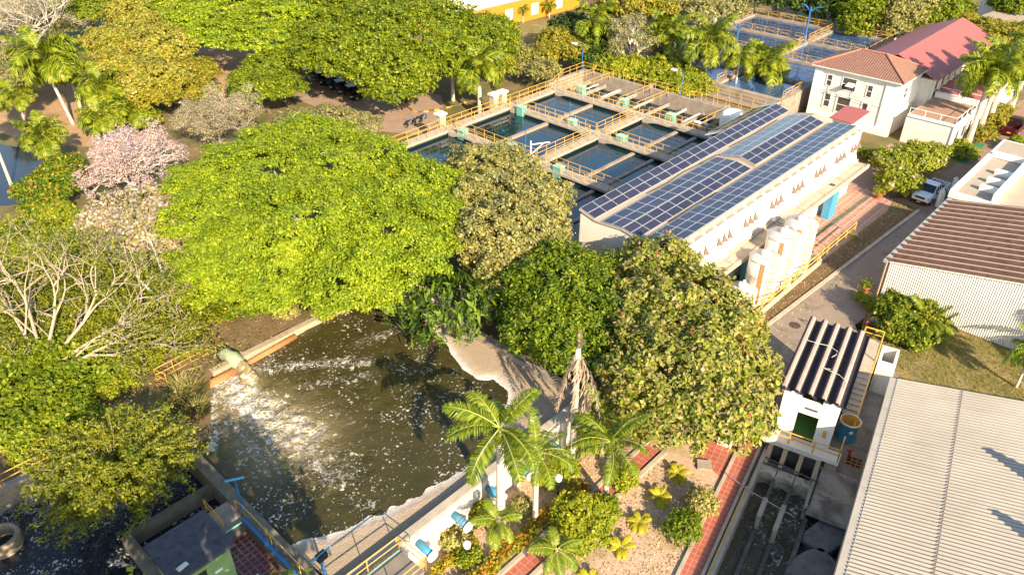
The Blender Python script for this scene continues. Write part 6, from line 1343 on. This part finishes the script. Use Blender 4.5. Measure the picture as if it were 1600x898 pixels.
palm_px('royal_palm', 'feathery palm at the right of the sandy clearing, nearest the orange speckled tree', 175, 195, 135, 1.32, n=22, tr=.2, group=LP, kind='f')
palm_px('royal_palm', 'low palm between the sandy clearing and the pink blossom tree', 215, 205, 168, 1.21, n=21, tr=.2, group=LP, kind='f')
palm_px('royal_palm', 'low green palm just above the pink blossom tree', 165, 215, 180, 1.09, n=20, tr=.2, group=LP, kind='f')

# ------------------------------------------------------------------ garden path, lamps, pond
sheet('garden_path', [U(12, -18.95), U(33.5, -18.95), U(33.5, -17.85), U(12, -17.85)], 3 * Lz, path_tile_u)
m_ = MB(); m_.box(U, 12, 33.5, -19.2, -18.96, 0, .14); m_.box(U, 12, 33.5, -17.84, -17.55, 0, .14); struct(m_.build('kerb', concrete_pale))
for px_, py_, ty, lab in ((871, 783, 742, 'white lantern garden lamp post between two palms by the hedge'), (731, 880, 846, 'white lantern garden lamp post among the hedges near the railed platform')):
    b = Vector(G(px_, py_)); h = TOP(px_, py_, ty); t = thing('garden_lamp', lab, 'lamp post', b, 'garden lamp posts')
    MB().tube([b, b + Vector((0, 0, h - .45))], [.05, .04], 7).build('pole', black_rubber, t)
    m_ = MB(); m_.lathe(b + Vector((0, 0, h - .5)), [(.1, 0), (.2, .1), (.24, .38), (.1, .5), (.02, .58)], 10); m_.build('lantern', white_paint, t, True)
sheet('pond', [G(-40, 325), G(-60, 215), G(40, 232), G(75, 255), G(72, 300), G(50, 318)], 3 * Lz, pond_water)
sheet('path', [G(-30, 385), G(-30, 372), G(28, 352), G(75, 330), G(78, 337), G(32, 362), G(0, 378)], 4 * Lz, concrete_pale)
# ================================================================== VEHICLES
paint_white = M('car_white', (.78, .77, .74), (.75, .74, .71), 1, .25); paint_black = M('car_black', (.015, .015, .018), None, 1, .2); paint_grey = M('car_dark_grey', (.05, .05, .055), None, 1, .25)
paint_red = M('car_red', (.35, .02, .02), None, 1, .25); paint_maroon = M('car_maroon', (.06, .008, .012), None, 1, .3); paint_silver = M('car_silver', (.45, .45, .46), None, 1, .3, metal=.4)
lamp_glass = M('lamp_glass', (.6, .6, .58), None, 1, .15); plate_y = M('yellow_plate', (.75, .45, .03), None, 1, .5); red_lens = M('red_lens', (.4, .02, .02), None, 1, .2)
ID = lambda a, b, c: (a, b, c)
def section_loft(mb, secs):
    "secs: (x, halfwidth, z0, z1) rings with rounded shoulders"
    i0 = len(mb.v); n = 8
    for x, w, z0, z1 in secs:
        zm = z0 + (z1 - z0) * .55
        mb.v += [(x, -w * .92, z0), (x, -w, z0 + (z1 - z0) * .2), (x, -w, zm), (x, -w * .93, z1), (x, w * .93, z1), (x, w, zm), (x, w, z0 + (z1 - z0) * .2), (x, w * .92, z0)]
    for k in range(len(secs) - 1):
        for j in range(n): a = i0 + k * n + j; b = i0 + k * n + (j + 1) % n; mb.f.append((a, a + n, b + n, b)); mb.m.append(mb.mi)
    mb.f.append(tuple(range(i0, i0 + n))); e = i0 + (len(secs) - 1) * n; mb.f.append(tuple(range(e + n - 1, e - 1, -1))); mb.m += [mb.mi] * 2
def vehicle(name, label, cat, paint, loc, head, kind='hatch', group=None, plate=plate_y):
    t = thing(name, label, cat, (0, 0, 0), group)
    L, w, wh = (5.25, .92, .38) if kind == 'pickup' else (3.95, .84, .31)
    h = L / 2; g = wh * .75; body = MB()
    if kind == 'pickup':
        section_loft(body, [(h, .78, g + .1, .82), (h - .1, .86, g, .98), (h - .5, w, g, 1.06), (h - 1.35, w, g, 1.12), (-.35, w, g, 1.12)])
        body.box(ID, -h, -.36, -w, w, g, .62); body.box(ID, -h, -.36, -w, -w + .1, .62, 1.14); body.box(ID, -h, -.36, w - .1, w, .62, 1.14); body.box(ID, -h, -h + .08, -w + .1, w - .1, .62, 1.14); body.box(ID, -.44, -.36, -w + .1, w - .1, .62, 1.14)
        cab = [(h - 1.3, .3), (h - 1.95, 0), (-.55, 0), (-.42, .1)]; c0, c1, c2, c3, ct = h - 1.25, h - 1.95, -.30, -.42, 1.78
    else:
        section_loft(body, [(h, .62, g + .1, .62), (h - .12, .74, g, .76), (h - .5, w, g, .88), (h - 1.0, w, g, .95), (-h + .7, w, g, .98), (-h + .15, w * .96, g, .92), (-h, w * .85, g + .1, .72)])
        c0, c1, c2, c3, ct = h - .95, h - 1.75, -h + .75, -h + .2, 1.45
    body.build('body', paint, t, False)
    zb = 1.10 if kind == 'pickup' else .93; wt = w * .78; cb = MB()
    cb.hexa([(c3, -w * .9, zb), (c0, -w * .9, zb), (c0, w * .9, zb), (c3, w * .9, zb), (c2, -wt, ct - .05), (c1, -wt, ct - .05), (c1, wt, ct - .05), (c2, wt, ct - .05)]); cb.build('cabin_glass', dark_glass, t)
    rf = MB(); rf.hexa([(c2 - .04, -wt - .03, ct - .06), (c1 + .06, -wt - .03, ct - .06), (c1 + .06, wt + .03, ct - .06), (c2 - .04, wt + .03, ct - .06), (c2 + .02, -wt + .06, ct + .02), (c1 - .05, -wt + .06, ct + .02), (c1 - .05, wt - .06, ct + .02), (c2 + .02, wt - .06, ct + .02)])
    rf.build('roof', paint, t)
    pl = MB(); mx = (c1 + c2) / 2
    for s_ in (-1, 1):
        for xa, xb, r_ in ((c0, c1, .04), (c3, c2, .06), (mx, mx, .045)): pl.bar((xa, s_ * w * .905, zb), (xb, s_ * wt * 1.01, ct - .05), r_, 4)
    pl.build('pillar', paint, t)
    xw = (h - .85, -h + (1.15 if kind == 'pickup' else .72))
    for x in xw:
        for s_ in (-1, 1):
            wo = MB().tube([(x, s_ * (w - .2), wh), (x, s_ * (w + .015), wh)], [wh, wh], 20).build('wheel', black_rubber, t); MB().tube([(x, s_ * (w + .016), wh), (x, s_ * (w + .03), wh)], [wh * .62, wh * .5], 14).build('rim', grey_metal, wo)
    zl = .86 if kind == 'pickup' else .64
    for s_ in (-1, 1):
        MB().box(ID, h - .22, h - .02 if kind == 'pickup' else h - .06, s_ * .72 - .14, s_ * .72 + .14, zl - .09, zl + .09).build('headlight', lamp_glass, t)
        MB().box(ID, -h - .015, -h + .1, s_ * (w * .84) - .1, s_ * (w * .84) + .1, zl - .05, zl + .15).build('tail_light', red_lens, t)
        MB().box(ID, c0 - .35, c0 - .2, s_ * (w + .1) - .1, s_ * (w + .1) + .1, zb - .02, zb + .15).build('mirror', black_rubber, t)
    MB().box(ID, h - .08, h + .06, -w * .9, w * .9, g - .02, g + .24).build('bumper', black_rubber if kind == 'pickup' else paint, t)
    MB().box(ID, h - .05, h + .015, -.5, .5, zl - .12, zl + .08).build('grille', black_rubber, t)
    MB().box(ID, h + .061, h + .07, -.2, .2, g + .03, g + .18).build('number_plate', plate, t); MB().box(ID, -h - .012, -h - .002, -.2, .2, g + .2, g + .35).build('number_plate', plate, t)
    if kind == 'pickup':
        MB().box(ID, -h + .09, -.45, -w + .11, w - .11, .621, .66).build('bed_floor', black_rubber, t)
        m2 = MB(); m2.bar((-.5, -w + .1, 1.15), (-.5, -wt, ct), .035, 5); m2.bar((-.5, w - .1, 1.15), (-.5, wt, ct), .035, 5); m2.bar((-.5, -wt, ct), (-.5, wt, ct), .035, 5); m2.build('roll_bar', black_rubber, t)
    t.location = loc; t.rotation_euler = (0, 0, head); return t
pt = vehicle('pickup_truck', 'white double cab pickup parked on the brick lane with its door open', 'pickup', paint_white, G(1451, 308, .008), math.pi + UROT - .08, 'pickup')
m_ = MB(); m_.hexa([(.75, .94, .42), (.78, .94, .42), (1.12, 1.7, .42), (1.09, 1.7, .42), (.75, .94, 1.1), (.78, .94, 1.1), (1.12, 1.7, 1.1), (1.09, 1.7, 1.1)]); d_ = m_.build('door', paint_white); d_.parent = pt
vehicle('pickup_truck', 'maroon pickup with a black load bed parked under the avenue palms', 'pickup', paint_maroon, G(1583, 205, .008), UROT, 'pickup')
hd = Vector(G(512, 140)) - Vector(G(492, 122)); ha = math.atan2(hd.y, hd.x)
for px_, py_, pm, lab in ((486, 122, paint_silver, 'silver car at the far end of the row under the dome tree'), (504, 129, paint_black, 'black car parked right beside the silver one'), (519, 136, paint_black, 'black car in the middle of the parked row under the dome tree'),
                          (534, 143, paint_grey, 'dark grey car fourth along the row from the silver one'), (551, 151, paint_black, 'black car at the basin end of the parked row'), (456, 112, paint_red, 'red car half hidden between the dome tree and the shade tree')):
    vehicle('parked_car', lab, 'car', pm, G(px_, py_, .008), ha, 'hatch', 'cars parked under the dome tree')
def motorbike(label, px, py, head, pm):
    t = thing('motorbike', label, 'motorbike', (0, 0, 0), 'motorbikes by the basin wall')
    for x in (-.62, .62):
        m_ = MB(); pts = [(x + .29 * math.cos(a_), 0, .31 + .29 * math.sin(a_)) for a_ in np.linspace(0, 2 * math.pi, 15)]; m_.tube(pts, [.05] * 15, 6, False); m_.build('wheel', black_rubber, t)
    m_ = MB(); m_.hexa([(-.3, -.1, .3), (.25, -.1, .3), (.25, .1, .3), (-.3, .1, .3), (-.35, -.12, .62), (.3, -.12, .66), (.3, .12, .66), (-.35, .12, .62)]); m_.build('engine_frame', grey_metal, t)
    m_ = MB(); m_.hexa([(-.02, -.14, .64), (.4, -.12, .66), (.4, .12, .66), (-.02, .14, .64), (.02, -.1, .86), (.32, -.09, .88), (.32, .09, .88), (.02, .1, .86)]); m_.build('fuel_tank', pm, t)
    m_ = MB(); m_.hexa([(-.8, -.1, .68), (-.02, -.12, .66), (-.02, .12, .66), (-.8, .1, .68), (-.8, -.09, .78), (-.02, -.1, .78), (-.02, .1, .78), (-.8, .09, .78)]); m_.build('saddle', black_rubber, t)
    m_ = MB(); m_.bar((.62, 0, .3), (.38, 0, .95), .04, 6); m_.bar((.36, -.34, 1.0), (.36, .34, 1.0), .025, 6); m_.build('handlebar', grey_metal, t)
    t.location = G(px, py, .008); t.rotation_euler = (0, 0, head)
motorbike('blue motorbike parked by the basin wall, farther from the gate pillar', 640, 197, 1.2, blue_paint); motorbike('blue motorbike parked by the basin wall, closer to the gate pillar', 662, 188, 1.25, blue_paint); motorbike('dark motorbike standing between the two blue ones', 652, 193, 1.2, paint_black)
# ------------------------------------------------------------------ small things
t = thing('traffic_cone', 'orange traffic cone beside the corner shrub and the yellow stair rail', 'cone', G(1355, 508)); c = Vector(G(1355, 508, .01))
m_ = MB(); m_.lathe(c, [(.19, .03), (.12, .35)], 16); m_.lathe(c, [(.10, .45), (.04, .75), (.02, .78)], 16); m_.build('cone_body', M('orange_plastic', (.75, .12, .03), None, 2, .5), t, True)
MB().lathe(c, [(.12, .35), (.10, .45)], 16).build('band', white_paint, t, True); MB().box(ID, c.x - .22, c.x + .22, c.y - .22, c.y + .22, .012, .045).build('base', black_rubber, t)
t = thing('sack_pile', 'pale blue and white sacks heaped beside the traffic cone', 'sacks', G(1367, 503))
for dx, dy, dz, mm in ((0, 0, .25, 'b'), (.35, -.2, .22, 'w'), (.1, -.1, .55, 'w')):
    bm = bmesh.new(); bmesh.ops.create_icosphere(bm, subdivisions=3, radius=1)
    for v in bm.verts: v.co = Vector((v.co.x * .42, v.co.y * .32, v.co.z * .25)) * (1 + .1 * math.sin(7 * v.co.x + 5 * v.co.y + dx * 9))
    me = bpy.data.meshes.new('sack'); bm.to_mesh(me); bm.free(); me.materials.append(M('sack_blue', (.25, .35, .55), (.4, .45, .55), 4, .8) if mm == 'b' else white_streaked); o = bpy.data.objects.new('sack', me); COL.objects.link(o); o.parent = t; o.location = (dx, dy, dz)
def pot(lab, px, py, r, leafm, terr=(.40, .12, .06), plant=True):
    c = G(px, py, .01); t = thing('plant_pot', lab, 'plant pot', c); m_ = MB(); m_.lathe(c, [(r * .7, 0), (r, r * 1.3), (r * 1.12, r * 1.35), (r * 1.12, r * 1.55), (r * .9, r * 1.5)], 20); m_.build('pot', M('terracotta', terr, None, 3, .8), t, True)
    if plant:
        rng = np.random.default_rng(int(px)); n = 380; C = np.array(c) + np.array([0, 0, r * 2.4]) + rng.normal(size=(n, 3)) * np.array([r, r, r * .7]) * .8
        np_mesh('plant', leaf_quads(rng, C, rng.normal(size=(n, 3)) + np.array([0, 0, 1]), .17, .5) - np.array(c), 4, leafm, rng.random(n), t)
pot('red pot with a leafy plant on the brick paving near the flowering bush', 1371, 310, .38, L_HEDGE); pot('small red pot near the wall of the white sheet metal shed', 1350, 456, .36, L_MID)
pot('yellow drum by the railing of the brick paving', 1332, 372, .34, L_HEDGE, (.50, .42, .10), False)
for px_, py_, lab in ((1504, 250, 'green metal lid in the grass beside the brick lane, nearer the pickup'), (1528, 228, 'green metal lid in the grass under the avenue palms')):
    c = G(px_, py_); uu, vv = c[0] * ux + c[1] * uy, c[0] * uy - c[1] * ux
    o = MB().box(U, uu - .7, uu + .7, vv - .6, vv + .6, 0, .12).build('access_lid', M('green_lid', (.05, .22, .12), None, 2, .6) if 'green_lid' not in bpy.data.materials else bpy.data.materials['green_lid']); tag(o, lab, 'lid')
sheet('lane_verge', [U(92, -20.9), U(122, -20.9), U(122, -18.9), U(93, -19.2)], 3 * Lz, lawn_mat)
c = G(1242, 508); o = MB().lathe((c[0], c[1], .013), [(.45, 0), (.45, .012)], 24).build('manhole_cover', M('iron_cover', (.07, .05, .04), None, 4, .8)); tag(o, 'dark round manhole cover in the yard behind the gate house', 'manhole cover')
o = MB().box(ID, G(1403, 308)[0] - .9, G(1403, 308)[0] + .9, G(1403, 308)[1] - .25, G(1403, 308)[1] + .25, .01, .035).build('drain_grating', concrete_dark); tag(o, 'long black drain grating at the end of the road before the pickup', 'drain')
# distant buildings
fbd = thing('orange_building', 'orange walled building with white window bays at the top edge', 'building', G(820, 15))
p0, p1 = Vector(G(795, 41)), Vector(G(905, 12)); d = (p1 - p0).normalized(); s2 = Vector((-d.y, d.x, 0))
if s2.y < 0: s2 = -s2
p0 = p0 - d * 14
m_ = MB(); L_ = (p1 - p0).length; m_.prism([p0, p1, p1 + s2 * 12, p0 + s2 * 12] if d.cross(s2).z > 0 else [p0, p0 + s2 * 12, p1 + s2 * 12, p1], 0, 3.6); m_.build('wall', orange_wall, fbd)
m_ = MB(); q0, q1 = p0 + s2 * 1.5, p1 + s2 * 1.5; m_.prism([q0, q1, q1 + s2 * 10, q0 + s2 * 10], 3.603, 6.5); m_.build('upper_wall', white_paint, fbd)
for k_ in (.25, .42, .62, .82):
    b = p0 + d * L_ * k_ - s2 * .06; m_ = MB(); m_.hexa([b - d * .9 + s2 * .3, b + d * .9 + s2 * .3, b + d * .9, b - d * .9] + [x + Vector((0, 0, 2.0)) for x in (b - d * .9 + s2 * .3, b + d * .9 + s2 * .3, b + d * .9, b - d * .9)]); wo = m_.build('window', white_paint, fbd)
    for v_ in wo.data.vertices: v_.co.z += .9
fs = thing('far_roof', 'low building with a tan flat roof in the top right corner', 'building', G(1560, 30))
a_, b_, c_, d_ = [Vector(G(x, y, 3)) for x, y in ((1528, 27), (1565, 14), (1640, 40), (1640, 62))]
m_ = MB(); pg = [(p.x, p.y) for p in (a_, d_, c_, b_)]; m_.prism(pg, 0, 2.9); m_.build('wall', cream_paint, fs); m_ = MB(); m_.prism(pg, 2.903, 3.1); m_.build('roof', M('tan_roof', (.40, .31, .22), (.34, .26, .18), .4, .9), fs)
fs = thing('far_roof', 'white walled building at the very top right corner beyond the tan roof', 'building', G(1570, 0))
a_, b_, c_, d_ = [Vector(G(x, y, 4)) for x, y in ((1535, -6), (1560, -14), (1680, 12), (1640, 18))]
m_ = MB(); pg = [(p.x, p.y) for p in (a_, d_, c_, b_)]; m_.prism(pg, 0, 3.9); m_.build('wall', white_paint, fs); m_ = MB(); m_.prism(pg, 3.903, 4.1); m_.build('roof', grey_metal, fs)
for px_, py_, ty, lab in ((1485, 30, -8, 'pale utility pole rising from the grove behind the red roof'), (1203, 40, -10, 'thin white pole standing before the dark trees behind the far basins'), (1176, 25, -8, 'white pole at the corner of the far basins by the pale tree belt')):
    b = Vector(G(px_, py_)); h = TOP(px_, py_, ty); t = thing('utility_pole', lab, 'pole', b); MB().tube([b, b + Vector((0, 0, h))], [.22, .16], 8).build('shaft', white_streaked, t)
    m_ = MB(); m_.bar(b + Vector((-.8, 0, h - .5)), b + Vector((.8, 0, h - .5)), .06, 5); m_.build('crossarm', concrete, t)

# ------------------------------------------------------------------ litter, trees and added shadow casters outside the frame
rng = np.random.default_rng(77); n = 9000
uu = rng.uniform(12, 33, n); vv = rng.uniform(-22.6, -9, n); P = np.column_stack([ux * uu + uy * vv, uy * uu - ux * vv]); wq = np.column_stack([P @ np.array([wx, wy]), P @ np.array([wy, -wx])])
ok = (wq[:, 1] < -6.1) & ~((vv > -19.25) & (vv < -17.5)); P = P[ok]; C = np.column_stack([P, rng.uniform(.01, .05, len(P))])
o = np_mesh('leaf_litter', leaf_quads(rng, C, rng.normal(size=C.shape) * .35 + np.array([0, 0, 1]), .15, .6), 4, M_leaf('dead_leaf', [(.52, .37, .24), (.40, .26, .15), (.60, .45, .30), (.32, .21, .11)], .1), rng.random(len(C))); struct(o, 'stuff')
n = 5200; uu = rng.uniform(-10, 30, n); vv = rng.uniform(-56, -44.6, n); zz = np.array([bankz(a_, b_) for a_, b_ in zip(uu, vv)]) + .14
C = np.column_stack([ux * uu + uy * vv, uy * uu - ux * vv, zz]); o = np_mesh('leaf_litter', leaf_quads(rng, C, rng.normal(size=C.shape) * .4 + np.array([0, 0, 1]), .2, .5), 4, M_leaf('bank_litter', [(.28, .18, .09), (.20, .13, .06), (.16, .17, .03), (.36, .25, .13)], .1), rng.random(n)); struct(o, 'stuff')
def off_tree(label, c, r, rz):
    SEED[0] += 1; rg2 = np.random.default_rng(SEED[0]); t = thing('shade_tree', label, 'tree', (c[0], c[1], 0), 'trees below the picture edge'); lb = [(np.array(c), np.array([r, r, rz]))]
    C, Nn, K = crown_cloud(rg2, lb, .5, 1.6, .8); np_mesh('crown', leaf_quads(rg2, C, Nn, .5, .6) - np.array([c[0], c[1], 0]), 4, L_MID, rg2.random(len(C)), t)
    MB().tube([(c[0], c[1], 0), (c[0], c[1], c[2])], [.35, .2], 8).build('trunk', bark_dark, t)
LB_ = 'tall leafy tree just below the picture edge that shades the kiosk corner'
for c, r, rz in (((-8.5, 12.5, 11.5), 4.2, 3.2), ((-15, 13, 9), 4.6, 3), ((-22, 14, 9), 4.8, 3), ((-29, 15.5, 9), 4.8, 3)): off_tree(LB_, c, r, rz)
def roof_pt(px, py):
    g = G(px, py, 0); lo, hi = 0.0, 1.0
    for _ in range(50):
        t = (lo + hi) / 2; X, Yy, Z = g[0] * t, g[1] * t, H * (1 - t)
        if Z > mz + ms_ * (X * wy - Yy * wx - mq): lo = t
        else: hi = t
    return Vector((X, Yy, Z))
for px_, py_, t_ in ((1537, 700, 6.4), (1549, 797, 6.0)):  # unseen stacks added only to throw wedge shadows across the ribbed roof
    tip = roof_pt(px_, py_); hd_ = Vector((SUNV.x, SUNV.y, 0)).normalized(); ap = tip + hd_ * t_ + Vector((0, 0, t_ * math.tan(R(SUN_EL)))); q_ = ap.x * wy - ap.y * wx - mq; zb = mz + ms_ * q_
    t = thing('shadow_caster', 'unseen tapering shadow caster added on the ribbed roof past the right picture edge', 'shadow caster', (ap.x, ap.y, zb), 'shadow casters added on the ribbed roof')
    m_ = MB(); s_ = .85; m_.hexa([(ap.x - s_, ap.y - s_, zb - .3), (ap.x + s_, ap.y - s_, zb - .3), (ap.x + s_, ap.y + s_, zb - .3), (ap.x - s_, ap.y + s_, zb - .3), (ap.x - .15, ap.y - .15, ap.z), (ap.x + .15, ap.y - .15, ap.z), (ap.x + .15, ap.y + .15, ap.z), (ap.x - .15, ap.y + .15, ap.z)]); m_.build('shaft', sheet_cream, t)

# blades on the lawns and leaf fall on the hard surfaces
def blades(poly, n, h, mat, z=.01):
    rg2 = np.random.default_rng(n); P = np.array([p[:2] for p in poly]); lo, hi = P.min(0), P.max(0); Q = rg2.uniform(lo, hi, (n * 3, 2)); Q = Q[inside(Q, [tuple(p) for p in P])][:n]; k = len(Q)
    b = np.column_stack([Q, np.full(k, z)]); d = np.column_stack([rg2.normal(size=(k, 2)) * .45, np.ones(k)]); a_ = rg2.uniform(0, 6.28, k); s2 = np.column_stack([np.cos(a_), np.sin(a_), np.zeros(k)]) * .025; L_ = h * rg2.uniform(.5, 1.2, (k, 1))
    V = np.stack([b - s2, b + d * L_ * .5 + s2, b + d * L_, b + d * L_ * .5 - s2], 1).reshape(-1, 3); struct(np_mesh('grass', V, 4, mat, rg2.random(k)), 'stuff')
L_LAWN = M_leaf('lawn_blade', [(.20, .19, .03), (.30, .25, .06), (.12, .14, .02), (.40, .30, .13)], .3)
blades([W(46, 1.7), W(46.5, 14), U(61, 4), U(61, -14), U(56, -14.5), W(52.5, 1.4)], 14000, .16, L_LAWN)
blades([U(50, -20.7), U(78, -20.2), U(80.2, -18.4), U(50, -19.95)], 3500, .14, L_LAWN)
blades([U(92, -20.8), U(122, -20.8), U(122, -19.0), U(93, -19.3)], 2500, .16, L_LAWN)
n = 2600; rg2 = np.random.default_rng(8); uu = rg2.uniform(47, 84, n); vv = -20.4 + np.abs(rg2.normal(size=n)) * 1.6 * np.where(rg2.random(n) < .5, 1, -1.6)
C = np.column_stack([ux * uu + uy * vv, uy * uu - ux * vv, np.full(n, .025)]); struct(np_mesh('leaf_litter', leaf_quads(rg2, C, rg2.normal(size=C.shape) * .3 + np.array([0, 0, 1]), .13, .6), 4, bpy.data.materials['dead_leaf'], rg2.random(n)), 'stuff')
